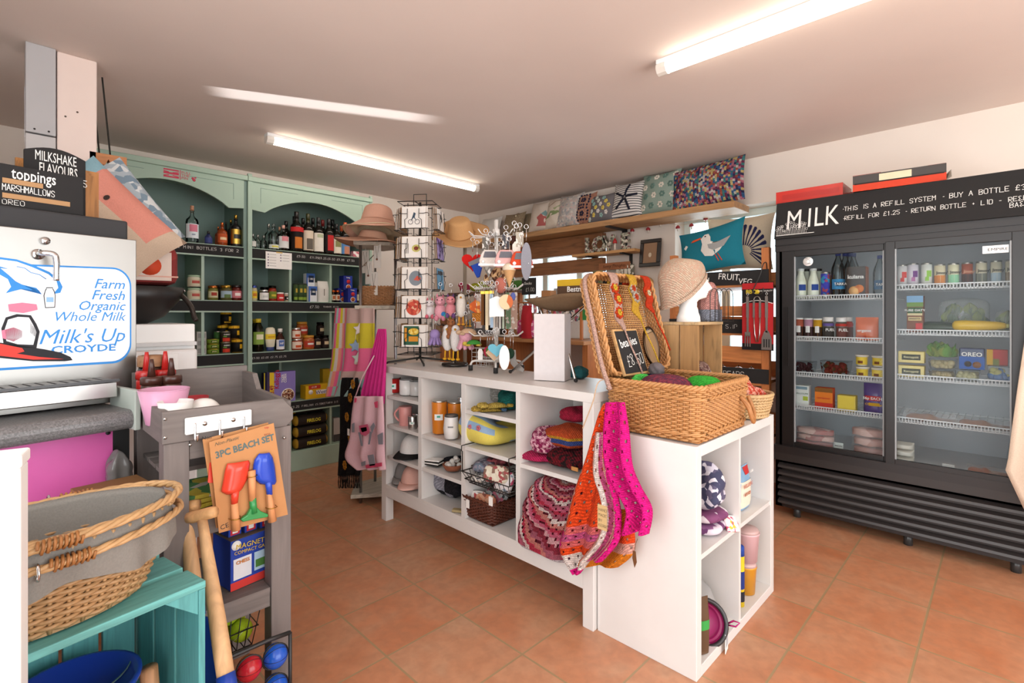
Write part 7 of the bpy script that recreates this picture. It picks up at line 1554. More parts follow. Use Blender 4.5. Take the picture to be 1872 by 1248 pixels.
hang(925,z2-.03,'round blue and orange pebble keyring on middle tier',G_,F_,b_pendant(M('5a94a4','print',cols='5a94a4 c86a3a d8c8a0',scale=.5),.06,.065)); hang(938,z2-.02,'blue eye bead keyring right of the pebble',G_,WX-.1,b_pendant(M('2a3a8a','plastic'),.022,.035))
for i,(px,c) in enumerate(((903,'e4dcd0'),(914,'d8d4cc'),(920,'b8c4b0'))): hang(px,z2-.11,('cream','white','sage')[i]+' tassel cord hanging below the middle tier',G_,WX-.03,b_strap(M(c,'cloth'),.01,.08),strap=.1,name='tassel')
for i,(px,c) in enumerate(((872,'a8766a'),(930,'7a9a7a'),(940,'b89a8a'),(876,'c0b0a8'))): hang(px,z2-.01,('rose','green','beige','pale')[i]+' fabric strip keyring at the back of middle tier',G_,WX+.06,b_strap(M(c,'print',cols=c+' d8d0c8 '+c,scale=2),.03,.17),strap=.02)
# lower tier
hang(903,z3-.03,'square cream card keyring behind the heart on lower tier',G_,F_+.012,lambda t: G().prism([(0,0),(.036,-.036),(0,-.072),(-.036,-.036)],-.001,.001).build('card_back',P_('d0b090'),t)); hang(908,z3-.02,'heart shaped printed keyring card on the lower tier',G_,F_-.004,b_heart(M('6ab0c4','card'),.075,.065,.003)); hang(922,z3-.03,'white padded lighthouse keyring at the lower tier',G_,F_,b_pendant(WHITE,.045,.105))
for i,(px,c) in enumerate(((891,'b03048'),(895,'5a7a3a'),(900,'a88a5a'),(933,'2f4a3a'))): hang(px,z3-.05,('crimson','green','tan','dark green')[i]+' felt charm keyring on the lower tier',G_,WX-.05,b_ball(c,.018,1.3),strap=.06)
hang(938,z3-.06,'grey padded sock keyring at right of lower tier',G_,WX-.03,lambda t: G().prism([(-.012,0),(.012,0),(.014,-.05),(.05,-.085),(.045,-.1),(.01,-.085),(-.012,-.06)],-.006,.006).build('padded_body',M('b0aca8','cloth'),t,bev=.003),strap=.06); hang(878,z3-.06,'small white swing ticket at left of lower tier',G_,WX-.09,b_tag(WL,.022,.05),name='price_tag',cat='tag',strap=.07)
t = thing('wire_basket','small white wire basket behind the white keyring tree','basket',(1.93,2.13,TZ)); g = G()
for z in (.006,.03,.055,.08,.105): g.tube([(-.03,-.06,z),(.03,-.06,z),(.03,.06,z),(-.03,.06,z)],.0018,5,closed=True)
for y in (-.06,-.02,.02,.06): g.tube([(-.03,y,.105),(-.03,y,.006),(.03,y,.006),(.03,y,.105)],.0018,5)
g.build('wire_body',WM,t)
# ============================================================ hat and scarf tower by the counter end
TX,TY = 1.74,2.98
DW = M('b0a696','wood',dark=.7)
t = thing('hat_stand','grey pole tower with driftwood shelves holding hats and scarves','display stand',(TX,TY,0))
def tri(z,s,nm='driftwood_shelf'):
 G().prism([(-.19*s,-.03),(.02,-.17*s),(.2*s,-.13*s),(.17*s,.16*s),(-.05,.17*s)],z-.012,z+.012,plane='xy').build(nm,DW,t,bev=.003)
for z,s in ((1.66,.9),(1.25,.85),(.90,.85),(.055,1.0)): tri(z,s)
for x,y,h in ((-.12,-.03,1.68),(.10,-.09,1.72),(.06,.1,1.70)): G().tube([(x,y,0),(x,y,h)],.0095,10).build('pole',M('b0b0b2','metal',rough=.35),t)
for z in (.4,.75,1.15,1.5): G().tube([(-.12,-.03,z),(.06,.1,z+.12)],.003,6).build('cord_tie',M('8a7a6a','cloth'),t)
def hat(loc,label,r,h,brim,m,rot=(0,0,0),band=None,wav=.012,cat='hat',name='sun_hat',dr=.02):
 t = thing(name,label,cat,loc,0,None,rot)
 G().grid(lambda u,v: (r*(1-.2*min(1,v/.6))*cos(2*pi*u)*min(1,1.02*cos(max(0,v-.55)/.45*pi/2)**.55 if v > .55 else 1),r*.92*(1-.2*min(1,v/.6))*sin(2*pi*u)*min(1,cos(max(0,v-.55)/.45*pi/2)**.55 if v > .55 else 1),h*(v/.75 if v < .55 else .733+.267*sin((v-.55)/.45*pi/2))-.012*h*10*max(0,v-.8)),36,16,cu=True).build('crown',m,t)
 G().grid(lambda u,v: ((r+brim*v)*cos(2*pi*u),(r*.92+brim*v)*sin(2*pi*u),.002-dr*v+wav*sin(6*pi*u)*v),44,6,cu=True).build('brim',m,t,sol=.004)
 if band: G().lathe([(r*1.02,.004),(r*1.02,.03)],30,sy=.92).build('hat_band',band,t)
 return t
PKH = M('cf9f88','cloth'); TZ_ = 1.674
hat((TX-.05,TY-.06,TZ_+.012),'wide pink brown straw hat lying lowest on hat tower',.1,.06,.14,M('b98c74','cloth'),rot=(R(4),R(3),0),dr=.03); hat((TX-.035,TY-.065,TZ_+.075),'cream floppy hat in middle of the hat pile',.105,.05,.10,M('cdb898','cloth'),rot=(R(-6),R(8),0)); hat((TX-.02,TY-.07,TZ_+.12),'pink corduroy bucket hat on top of hat tower',.115,.115,.085,PKH,rot=(R(-4),R(8),R(20)),dr=.07)
loc = (2.09,2.52,1.72); h = hat(loc,'tan straw hat with upturned brim behind the card spinner',.095,.11,.10,M('c89a68','cloth'),rot=(R(0),R(-35),R(40)),dr=-.01)
t = thing('hat_pole','thin pole behind the spinner carrying a tan straw hat','stand',(2.11,2.50,0)); G().tube([(0,0,.0),(0,0,1.70)],.012,8).build('pole',M('8a7a68','wood',axis='z'),t); G().cyl((0,0,0),.12,.02,20).build('base',M('8a7a68','wood'),t)
# hanging scarves, shawl and bag
def cloth(name,label,cat,rows,Xp,mats,nu,nv,mf=None,amp=.012,fr=5,th=.004,ph=0,group=None,pin=.3,plane='X'):
 ff = atX if plane == 'X' else atY
 Lq = smooth([ff(a,y,Xp) for a,b,y in rows],6); Rq = smooth([ff(b,y,Xp) for a,b,y in rows],6); o = Vector(Lq[0]); n = len(Lq)-1
 t = thing(name,label,cat,(o.x,o.y,o.z-.0014),0,group)
 def f(u,v):
  q = v*n; i = min(int(q),n-1); p = Lq[i].lerp(Lq[i+1],q-i).lerp(Rq[i].lerp(Rq[i+1],q-i),u)-o; w_ = amp*sin(fr*pi*u+ph)*min(1,v+pin)
  return (p.x-w_,p.y,p.z) if plane == 'X' else (p.x,p.y-w_,p.z)
 G().grid(f,nu,nv,mf=mf).build('draped_cloth',mats,t,sol=th); return t
RB = [M(c,'cloth') for c in ('d0b0a8','d8c83a','f0709a','a8ccc8','d8d0c8','f09a88')]
cloth('rainbow_scarf','pastel rainbow striped scarf hung on the hat tower','scarf',[(613,684,563),(610,684,600),(606,682,660),(600,668,700),(597,648,724)],1.60,RB,24,40,lambda i,j: (0,0,1,1,2,2,0,3,3,3)[j//4 % 10] if i > 7 else (5,2,3,2,1,4)[(i+j//8) % 6],amp=.02,fr=6)
sc = cloth('crochet_scarf','black crochet scarf with orange motifs and long fringe','scarf',[(624,654,690),(622,660,730),(622,662,790),(619,660,850),(618,658,868)],1.585,[M('1c1a1c','knit'),M('c8862c','knit')],22,40,None,amp=.012)
for i,(px,py,r) in enumerate(((645,702,5),(640,727,6),(634,762,7),(647,775,5),(630,850,6),(640,800,4))):
 p = atX(px,py,1.566)-Vector(sc.location); g = G()
 for k in range(7): a = 2*pi*k/7; g.ball((p.x,p.y+.016*cos(a),p.z+.02*sin(a)),(.006,.010,.012),6,5)
 g.build('orange_motif',M('c8862c','knit'),sc)
p0,p1 = atX(619,868,1.58)-Vector(sc.location),atX(657,866,1.58)-Vector(sc.location); g = G()
for i in range(36): q = p0.lerp(p1,i/35); g.tube([q,(q.x-.006*sin(i*2),q.y+.003*sin(i*1.7),q.z-.045),(q.x-.004*sin(i),q.y+.004*sin(i*2.3),q.z-.088)],.0022,4)
g.build('fringe',M('1c1a1c','knit'),sc)
cloth('pink_shawl','magenta shawl hanging in folds beside the counter end','shawl',[(692,706,601),(685,707,630),(672,706,680),(664,704,715),(660,703,738)],1.545,M('c8307e','cloth'),40,24,None,amp=.018,fr=11,th=.003)
bag = cloth('shopping_bag','pale pink cloth bag with llama print hanging below shawl','bag',[(648,700,724),(643,702,760),(640,703,800),(632,704,835),(655,706,858)],1.50,M('dcb4bc','cloth'),30,30,None,amp=.022,fr=5,th=.004)
def onbag(poly,m,nm):
 P = [atX(a,b,1.472)-Vector(bag.location) for a,b in poly]; n = len(P); return G().add([(p.x,p.y,p.z) for p in P],[tuple(range(n))]).build(nm,m,bag,sol=.002)
onbag([(656,778),(672,775),(676,790),(668,797),(659,793)],P_('c85a7a'),'saddle_print'); onbag([(659,782),(670,780),(671,787),(662,790)],P_('d8b84a'),'saddle_trim')
for pl in ([(655,790),(659,790),(663,815),(660,815)],[(676,788),(680,790),(676,812),(673,812)],[(677,780),(683,772),(686,778),(680,792)],[(643,775),(648,772),(648,790),(643,790)],[(690,795),(700,790),(700,812),(692,812)],[(672,832),(683,830),(686,850),(676,852)],[(660,845),(668,842),(668,850),(661,852)]): onbag(pl,P_('8a8a94'),'llama_print')
for pl in ([(648,728),(652,727),(651,735),(648,736)],[(684,735),(690,733),(690,745),(686,745)],[(668,850),(698,845),(698,852),(670,856)]): onbag(pl,P_('d0486a'),'pink_print')
g = G(); a,b = atX(651,725,1.499),atX(672,740,1.499)
G().tube([atX(650,724,1.498)-Vector(bag.location),atX(662,690,1.515)-Vector(bag.location),atX(684,650,1.53)-Vector(bag.location)],.004,6).build('bag_strap',M('dcb4bc','cloth'),bag)
t = thing('price_tag','white ticket at the side of llama bag','tag',tuple(atX(637,796,1.49))); G().box(-.001,-.012,0,.001,.012,.04).build('tag_card',WL,t)
for i,(px,py,c) in enumerate(((658,602,'d0c4c4'),(650,633,'8aa0bc'),(655,655,'b4c4b8'))):
 p = atX(px,py,1.6); t = thing('felt_star',('white','blue','pale green')[i]+' felt star hanging from the hat tower','ornament',tuple(p),-45,'felt stars'); G().prism([((.045 if k % 2 == 0 else .022)*cos(pi*k/5+.3),(.045 if k % 2 == 0 else .022)*sin(pi*k/5+.3)) for k in range(10)],-.009,.009).build('star_body',M(c,'cloth'),t,bev=.005); G().tube([(0,0,.035),(.002,0,.1)],.0012,4).build('thread',WL,t)
# white earring grid and jewellery behind
t = thing('earring_rack','white wire earring rack between the scarves and card spinner','rack',(2.05,2.86,0.0)); g = G()
g.tube([(0,-.12,.9),(0,.12,.9),(0,.12,1.20),(0,-.12,1.20)],.004,6,closed=True)
for k in range(1,5): g.tube([(0,-.12,.9+.06*k),(0,.12,.9+.06*k)],.002,5)
g.build('grid_frame',WM,t); G().tube([(0,0,0),(0,0,.9)],.008,8).build('post',WM,t); G().cyl((0,0,0),.1,.012,18).build('base',WM,t)
for i in range(12):
 y,z = -.09+.06*(i % 4),1.14-.075*(i//4); o = thing('earring_card','small clear earring pair hanging on the white rack, number %s from top left' % ('one','two','three','four','five','six','seven','eight','nine','ten','eleven','twelve')[i],'earrings',(2.04,2.86+y,z),-90,'earrings on the white rack'); o['label'] = ('%s earrings, %s on the %s row of the white rack' % ('gold' if (i*3) % 4 == 1 else 'silver',('first','second','third','last')[3-i % 4],('top','middle','bottom')[i//4]))
 G().box(-.016,-.001,-.02,.016,.001,.012).build('card_sheet',M('e0dcd6','card'),o); G().ball((-.006,-.004,-.004),.005,8,6).ball((.006,-.004,-.004),.005,8,6).build('stud',GOLD if (i*3) % 4 == 1 else CHROME,o)
for i,(px,py) in enumerate(((674,500),(684,520),(668,480),(690,470))):
 p = atX(px,py,1.70); o = thing('necklace_card',('first','second','third','fourth')[i]+' white jewellery card hanging under the hats','card',(p.x,p.y,p.z-.07),-75,'jewellery cards'); G().box(-.03,-.001,0,.03,.001,.15).build('card_sheet',M('d6cec4','card'),o); G().tube([(-.015,-.003,.14),(0,-.004,.06),(.015,-.003,.14)],.0012,5).build('chain',CHROME,o); G().ball((0,-.005,.055),.007,8,6).build('pendant',M('8a5a4a','metal'),o); G().tube([(0,0,.15),(0,.0,.19)],.001,4).build('thread',WL,o)
wicker_basket((TX+.02,TY-.01,1.263),'brown wicker basket of purses on the middle hat tower shelf',.22,.16,.12,'a8764a',12,36,-45,amp=.003)
# ============================================================ milk machine corner (turned a little towards the camera)
MO = Vector((.311,2.009,.93)); MRZ = 11.5
MM = Matrix.Translation(MO) @ Matrix.Rotation(R(MRZ),4,'Z'); MI = MM.inverted()
def onM(px,py,y=0.0):
 a = ray(px,py); o = MI @ Vector((0,0,1.204)); d = MI.to_3x3() @ a; k = (y-o.y)/d.y; return o+d*k
MW_,MH,MD = .62,.515,.45
SS = M('9c9a96','metal',rough=.34); BLU,WP = P_('3a86cc'),M('e6e8ec','plastic',rough=.35)
mm = thing('milk_dispenser','stainless steel milk dispenser with blue and white lettered front','milk dispenser',tuple(MO-Vector((0,0,.0014))),MRZ)
G().box(-MW_,0,0,0,.012,MH).build('front_panel',SS,mm,bev=.002); G().box(-MW_,.0125,.005,-.004,MD,MH-.01).build('cabinet',M('a8a6a2','metal',rough=.35),mm)
G().box(-MW_-.01,.03,MH-.009,-.012,MD+.02,MH+.062).build('black_lid',M('2a2a2c','plastic',rough=.7),mm,bev=.006,label='black textured lid')
def dec(pts,y,m,nm,par=None,th=.0006):
 P = [onM(a,b,-.001) for a,b in pts]; return G().prism([(p.x,p.z) for p in P],y-th,y).build(nm,m,par or mm)
def rr(x0,y0,x1,y1,r,n=8,tl=False,bl=False):
 pts = []
 for cx_,cy_,a0,on in ((x1-r,y0+r,-90,True),(x1-r,y1-r,0,True),(x0+r,y1-r,90,bl),(x0+r,y0+r,180,tl)):
  if on: pts += [(cx_+r*cos(R(a0+90*i/n)),cy_+r*sin(R(a0+90*i/n))) for i in range(n+1)]
  else: pts.append((x0,y1 if a0 == 90 else y0))
 return pts
def skew(p): x,y = p; return (x,y+(240-x)*((-.04 if y < 560 else .065)*(abs(y-575)/90)))
stk = dec([skew(p) for p in rr(-60,490,240,662,34)],-.0006,BLU,'sticker_border'); dec([skew(p) for p in rr(-60,493,237,658,32)],-.0012,WP,'sticker_face')
wave = [(-40,476),(0,470),(30,474),(60,484),(90,497),(108,512),(114,524),(110,535),(98,537),(104,526),(96,516),(80,508),(60,502),(40,496),(20,492),(0,490),(-40,492)]
dec(wave,-.0018,BLU,'wave_print'); dec([(-40,478),(0,474),(30,478),(58,488),(88,501),(103,514),(106,526),(100,533),(92,520),(70,507),(40,498),(0,487),(-40,489)],-.0024,WP,'wave_foam')
dec([(-40,492),(0,490),(16,503),(28,514),(40,520),(52,523),(66,526),(76,538),(70,530),(56,530),(40,528),(24,532),(10,536),(20,524),(14,510),(0,502),(-40,505)],-.0024,BLU,'wave_curl')
G().tube([(lambda p: (p.x,-.0026,p.z))(onM(a,b,-.002)) for a,b in ((30,487),(45,490),(56,498),(72,502),(84,510))],.0012,5).build('foam_line',BLU,mm)
bt = [(82,530),(84,527),(84,525),(96,525),(96,527),(99,532),(101,540),(100,562),(82,563),(79,540)]; dec(bt,-.003,P_('2a2a2c'),'bottle_outline'); dec([(90+(a-90)*.86,545+(b-545)*.92) for a,b in bt],-.0036,WP,'bottle_print'); dec([(84,543),(97,543),(97,552),(84,552)],-.0042,P_('8ab0d8'),'bottle_label')
dec([(-30,632),(0,626),(40,632),(80,638),(110,644),(128,652),(132,658),(118,660),(60,660),(0,654),(-30,650)],-.0028,P_('2a2a2e'),'surfboard_print'); dec([(-30,634),(0,628),(40,636),(44,642),(30,646),(70,652),(116,656),(60,657),(0,650),(-30,648)],-.0034,P_('d8443c'),'surfboard_stripe')
for pts,m,nm in (([(10,580),(30,574),(56,576),(66,592),(72,606),(66,636),(30,634),(6,628),(2,600)],P_('2c2c30'),'patch_outline'),([(14,584),(32,579),(52,580),(60,594),(66,607),(60,630),(32,629),(11,623),(8,602)],WP,'white_patch'),([(54,586),(60,596),(66,607),(64,616),(54,608)],P_('2c2c30'),'black_patch'),([(2,604),(24,598),(40,604),(40,616),(24,624),(4,618)],P_('d87a92'),'pink_patch'),([(14,556),(40,553),(66,556),(68,566),(42,572),(16,569)],P_('d87a92'),'pink_patch')): dec(pts,-.004 if nm != 'patch_outline' else -.0028,m,nm)
for s,px,py,sz,b_,sh,sx in (('Farm',228,521,.042,.006,.3,.92),('Fresh',228,541,.042,.006,.3,.92),('Organic',228,560,.04,.006,.3,.92),('Whole Milk',228,579,.04,.006,.3,.92),("Milk's Up",228,613,.06,.008,.3,.92),('CROYDE',212,635,.03,.02,0,1.3)):
 p = onM(px,py,-.0036); text(s,sz,BLU,mm,(p.x,-.0018,p.z),al='RIGHT',shear=sh,bold=b_,sx=sx)
p = onM(83,440,-.01); G().cyl((p.x,-.012,p.z),.011,.014,14,ax='y').build('mount_stud',CHROME,mm)
p = onM(83,463,-.05); G().tube(smooth([(p.x-.004,.0,p.z),(p.x-.004,-.03,p.z+.002),(p.x+.018,-.045,p.z),(p.x+.024,-.047,p.z-.02),(p.x+.024,-.047,p.z-.075)],6),.0075,10).build('milk_spout',CHROME,mm); G().cyl((p.x-.004,-.006,p.z),.015,.008,16,ax='y').build('spout_collar',CHROME,mm)
a,b = onM(48,728,-.09),onM(200,716,-.09); zt = .105
G().box(-.62,-.10,.028,-.085,-.0005,.075).build('drip_tray',M('bcbab6','metal',rough=.3),mm,bev=.003); g = G()
for i in range(20): g.box(-.61+.026*i,-.105,.0755,-.59+.026*i,-.004,.082)
g.box(-.618,-.107,.0755,-.082,-.100,.083); g.build('tray_grille',M('3a3a3c','plastic'),mm)
wk = thing('service_worktop','grey service worktop carrying the milk dispenser','worktop',tuple(MM @ Vector((-.065,-.19,-.93))),MRZ)
pr = [(-.0,.875),(.0,.925),(.62,.925),(.62,.875)]; n = 8
prof = [(.62,.872),(.62,.9265)]+[(.026-.026*sin(pi*i/n),.899+.0275*cos(pi*i/n)) for i in range(n+1)]+[(.05,.8715)]
G().prism(prof,-.93,-.012,plane='yz').build('rounded_top',M('6c6a6a','print',cols='6c6a6a 787676 605e5e',scale=8,rough=.4),wk); G().box(-.0115,-.006,.868,.004,.175,.985).build('end_cap',M('a8b0a8','paint'),wk,bev=.003)
G().box(-.93,.12,0,-.2,.14,.868).build('front_board',M('3a3838','paint'),wk); G().box(-.198,.12,0,-.185,.60,.868).build('end_post',M('c8b8a4','paint'),wk)
XR_ = onM(206,800,-.085).x
bp = thing('pink_banner','bright pink panel with white letters under grey worktop','banner',tuple(MM @ Vector((XR_,-.085,-.30))),MRZ); G().box(-.5,0,0,0,.004,.235).build('banner_sheet',M('d65fa6','plastic',rough=.4),bp)
for s,x in (('p',-.235),('o',-.175),('o',-.11)): text(s,.105,P_('e4c4d8'),bp,(x,-.001,.045),bold=.025)
for x in (-.012,): G().cyl((x,-.003,.222),.006,.004,10,ax='y').build('fixing',BLACK,bp)
# boards on the lid
def mlocal(x,y,z): return tuple(MM @ Vector((x,y,z)))
LZ = MH+.0635
t = thing('chalkboard_sign','arched chalkboard with milkshake flavours lettering on dispenser lid','sign',mlocal((onM(43,400,.14).x+onM(156,400,.14).x)/2,.14,LZ),MRZ); w = onM(156,400,.14).x-onM(43,400,.14).x
G().prism([(-w/2,0),(-w/2,.19)]+[(-w/2+w*i/10,.19+.02*sin(pi*i/10)) for i in range(1,10)]+[(w/2,.19),(w/2,0)],-.004,.004).build('slate',BOARD,t,bev=.002)
text('MILKSHAKE',.043,CHALKW,t,(0,-.0046,.178),(R(90),0,0),sx=w*3.05,name='chalk_lettering'); text('FLAVOURS',.043,CHALKW,t,(.006,-.0046,.142),(R(90),0,0),bold=.006,sx=w*3.05,name='chalk_lettering'); chalk('£2.75',.02,CHALKW,t,(w*.14,-.0046,.105),w=.1,sp=.62); G().box(-w*.42,-.005,.118,w*.05,-.0042,.13).build('kraft_strip',KRAFT,t)
t = thing('chalkboard_sign','front chalkboard listing toppings and marshmallows on dispenser lid','sign',mlocal(onM(152,400,.06).x-.15,.06,LZ),MRZ); w = .30
G().box(-w/2,-.004,0,w/2,.004,.118).build('slate',BOARD,t,bev=.002); dx = onM(62,360,.06).x-onM(152,400,.06).x+.15; k_ = onM(118,360,.06).x-onM(5,360,.06).x
text('toppings',.046,CHALKW,t,(dx,-.0046,.094),(R(90),0,0),bold=.008,sx=k_*4.6,name='chalk_lettering'); chalk('MARSHMALLOWS',.017,CHALKW,t,(dx-k_/2,-.0046,.044),w=.09,sp=k_/.24)
for z,x0,x1 in ((.064,dx-k_/2,dx+k_*.14),(.022,dx-k_/2,dx+k_*.6)): G().box(x0,-.0055,z,x1,-.0045,z+.014).build('kraft_strip',KRAFT,t)
chalk('OREO',.013,CHALKW,t,(dx-k_/2,-.0046,.005),w=.09)
for k in range(3): o = thing('wooden_board',('front','middle','rear')[k]+' brown board in the stack behind the toppings sign','board',mlocal(onM(183,400,.2).x-.10,.20+.02*k,LZ),MRZ,'brown boards'); G().box(-.10,0,0,.085+.012*k,.012,.16+.012*k).build('panel',M('b07a44','wood',axis='z'),o)
t = thing('card_reader','small black card reader with red light on dispenser lid','card reader',mlocal(-.53,.03,LZ),MRZ); G().box(-.04,0,0,.04,.05,.03).build('reader_body',BLACK,t,bev=.006); G().box(.0,-.002,.012,.012,0,.018).build('red_lamp',P_('c83040'),t); G().box(.025,-.02,.006,.06,.0,.02).build('chrome_end',CHROME,t)
# star block hanging beside the post
t = thing('star_block','wooden block with star cut out hanging on black cords','ornament',(.355,3.0,1.81),0); w,h = .135,.135; st = [((.045 if k % 2 == 0 else .021)*sin(pi*k/5),h/2+(.045 if k % 2 == 0 else .021)*cos(pi*k/5)) for k in range(10)]
sq = [(w/2*sin(a)*(1/max(abs(sin(a)),abs(cos(a)))),h/2+h/2*cos(a)*(1/max(abs(sin(a)),abs(cos(a))))) for a in [pi*k/5 for k in range(10)]]
g = G(); y0,y1 = -.03,.03; vs = [(a,y0,b) for a,b in sq]+[(a,y0,b) for a,b in st]+[(a,y1,b) for a,b in sq]+[(a,y1,b) for a,b in st]; fs = []
for k in range(10): j = (k+1) % 10; fs += [(k,j,10+j,10+k),(20+j,20+k,30+k,30+j),(k,20+k,20+j,j),(10+j,30+j,30+k,10+k)]
cr = [(-w/2,h),(w/2,h),(w/2,0),(-w/2,0)]
for (cx_,cz_),(k,j) in zip(((w/2,h),(w/2,0),(-w/2,0),(-w/2,h)),((1,2),(3,4),(6,7),(8,9))):
 o_ = len(vs); vs += [(cx_,y0,cz_),(cx_,y1,cz_)]; fs += [(k,o_,j),(20+j,o_+1,20+k),(k,20+k,o_+1,o_),(o_,o_+1,20+j,j)]
g.add(vs,fs).build('block',M('b8794a','wood'),t)
for x in (-.03,.01): G().tube([(x,0,h),(x-.03,.0,h+.36)],.0035,6).build('cord',M('33302c','cloth'),t)
# white fridge with pans and cushions on it
t = thing('small_fridge','small white fridge behind the potting bench','fridge',(.28,2.47,0)); FW,FD,FH = .31,.42,1.165
G().box(0,.02,.02,FW,FD,FH).build('cabinet',WHITE,t,bev=.006); G().box(.0,-.02,.05,FW,.018,1.06).build('door',M('e6e4e2','plastic'),t,bev=.01); G().box(.05,-.024,.93,.24,-.019,1.045).build('recessed_panel',WHITE,t,bev=.004); G().box(.07,-.027,.95,.20,-.0235,1.02).build('moulded_panel',M('dddbd9','plastic'),t,bev=.003); G().box(0,-.005,1.075,FW,.02,1.09).build('top_line',M('c8c6c4','plastic'),t)
t = thing('wok','black wok with handle lying on small white fridge','wok',(.40,2.66,FH)); G().lathe([(.05,0),(.11,.03),(.165,.10),(.185,.155),(.178,.155),(.1,.035),(0,.012)],32).build('pan',M('1e1b1a','plastic',rough=.45),t); G().tube(smooth([(.16,-.05,.13),(.19,-.09,.08),(.20,-.11,.03),(.205,-.12,.012)],5),.011,8).build('handle',M('2c2622','plastic'),t); G().tube([(.17,-.04,.13),(.175,-.05,.15),(.18,-.05,.14)],.004,6).build('hook',CHROME,t)
t = carton((.40,2.66,FH+.165),'folded red check fabric bag on top of black wok',.30,.22,.16,M('8a2a26','print',cols='8a2a26 a8382e 7a2420',scale=.3),rz=-6,name='fabric_bag',cat='bag',bev=.03,panels=((.42,.1,.92,.85,P_('d8c8bc')),),art=(('disc',.67,.48,.04,P_('c84a2c')),)); G().box(-.15,-.1115,.03,.15,-.1105,.036).build('pale_stripe',P_('d8a898'),t)
PKC = [M('c8b29c','cloth'),M('d89080','cloth'),M('8ab0bc','cloth')]
def seatc(loc,label,w,h,th,mats,rot,mf=None,extra=None): return cushion(loc,label,w,h,th,mats,rot=rot,mf=mf,extra=extra,pin=.05)
seatc((.47,2.50,FH+.26),'coral and beige bag cushion with blue corner slumped over the wok',.25,.46,.15,PKC,(R(-14),R(-42),0),mf=lambda i,j: 2 if (j > 11 and i > 5) else (1 if i > 6 and j > 1 else 0),extra=lambda t,w,h,th,f: surf(t,f,ell(.6,.62,.05,.02,10),P_('3a2a26'),'dark_print'))
seatc((.51,2.70,FH+.335),'white and blue floral cushion leaning behind the coral one',.22,.42,.1,[M('a8b4bc','print',cols='a8b4bc d4d8d8 7a90a0',scale=1)],(R(-14),R(-34),0))
def bees(t,w,h,th,f):
 for a,b in ((.3,.7),(.6,.8),(.5,.5),(.75,.6),(.35,.35)): surf(t,f,ell(a,b,.06,.04,10,.6),P_('c8a83a'),'bee_print'); surf(t,f,ell(a+.02,b,.02,.04,8,.6),P_('3a3428'),'bee_stripe',.005)
seatc((.37,2.83,FH+.31),'cream cushion with yellow bees standing behind the pile',.26,.34,.13,[M('cfc6b0','cloth')],(R(-8),R(-8),0),extra=bees)
# ============================================================ potting bench in the aisle
GY = M('6e6662','wood',axis='x',dark=.86,rough=.7); GYY = M('6e6662','wood',axis='y',dark=.86,rough=.7); GYZ = M('756c68','wood',axis='z',dark=.86,rough=.7)
BX0,BX1,BY0,BY1 = .295,.630,1.557,1.985
pb = thing('potting_bench','grey painted wooden potting bench with hooks on its end','bench',(BX0,BY0,0)); w,d = BX1-BX0,BY1-BY0
G().prism([(0,.867),(w-.02,.867),(w+.0,.885),(w,.915),(w-.03,.951),(0,.951)],0,.018).build('end_board',GY,pb,bev=.002)
G().box(0,.018,.867,.016,d,.951).build('side_board',GYY,pb); G().prism([(.018,.867),(d,.867),(d,1.0),(d-.12,1.0),(d-.16,.95),(.018,.94)],w-.016,w,plane='yz').build('side_board',GYY,pb); G().box(.016,.018,.875,w-.016,d,.888).build('tray_floor',GY,pb)
G().box(0,d-.018,.867,w,d,1.02).build('end_board',GY,pb)
for x in (.004,w-.062):
 for y in (.006,d-.062): G().box(x,y,0,x+.058,y+.056,.866).build('leg',GYZ,pb,bev=.002)
for z in (.60,.335): G().box(.064,.012,z,w-.064,.034,z+.042).build('apron_rail',GY,pb); [G().box(x,.034,z,x+.02,d-.06,z+.03).build('side_rail',GYY,pb) for x in (.064,w-.084)]
for z in (.645,.38):
 for i in range(4): G().box(.02,.066+.076*i,z-.0025,w-.02,.136+.076*i,z+.012).build('shelf_slat',GY,pb)
 G().box(.064,.01,z-.0025,w-.064,.064,z+.012).build('shelf_slat',GY,pb)
G().box(.064,.012,.815,w-.064,.03,.866).build('top_rail',GY,pb)
for i in range(3): G().box(.02,.1+.1*i,.76,w-.02,.185+.1*i,.772).build('slat',GY,pb)
for px,py in ((302,766),(302,800),(348,813),(520,800)): p = atY(px,py,BY0-.001); G().cyl((p.x-BX0,-.002,p.z),.004,.003,10,ax='y').build('screw',M('c8c4c0','metal'),pb)
a,b = atY(337,792,BY0),atY(458,755,BY0); hb = G().prism([(a.x-BX0,.885),(b.x-BX0,.888),(b.x-BX0,.932),(a.x-BX0,.930)],-.011,-.0005).build('hook_rail',WHITE,pb,bev=.003,label='white rail with steel hooks')
for px in (354,399,443): x = xs(px,BY0)-BX0; G().tube(smooth([(x,-.013,.915),(x,-.014,.88),(x,-.022,.868),(x,-.034,.874),(x,-.036,.888)],5),.0032,7).build('coat_hook',CHROME,hb)
for px,py in ((372,773),(424,766)): p = atY(px,py,BY0); G().cyl((p.x-BX0,-.0135,.91),.006,.003,12,ax='y').build('rail_screw',CHROME,hb)
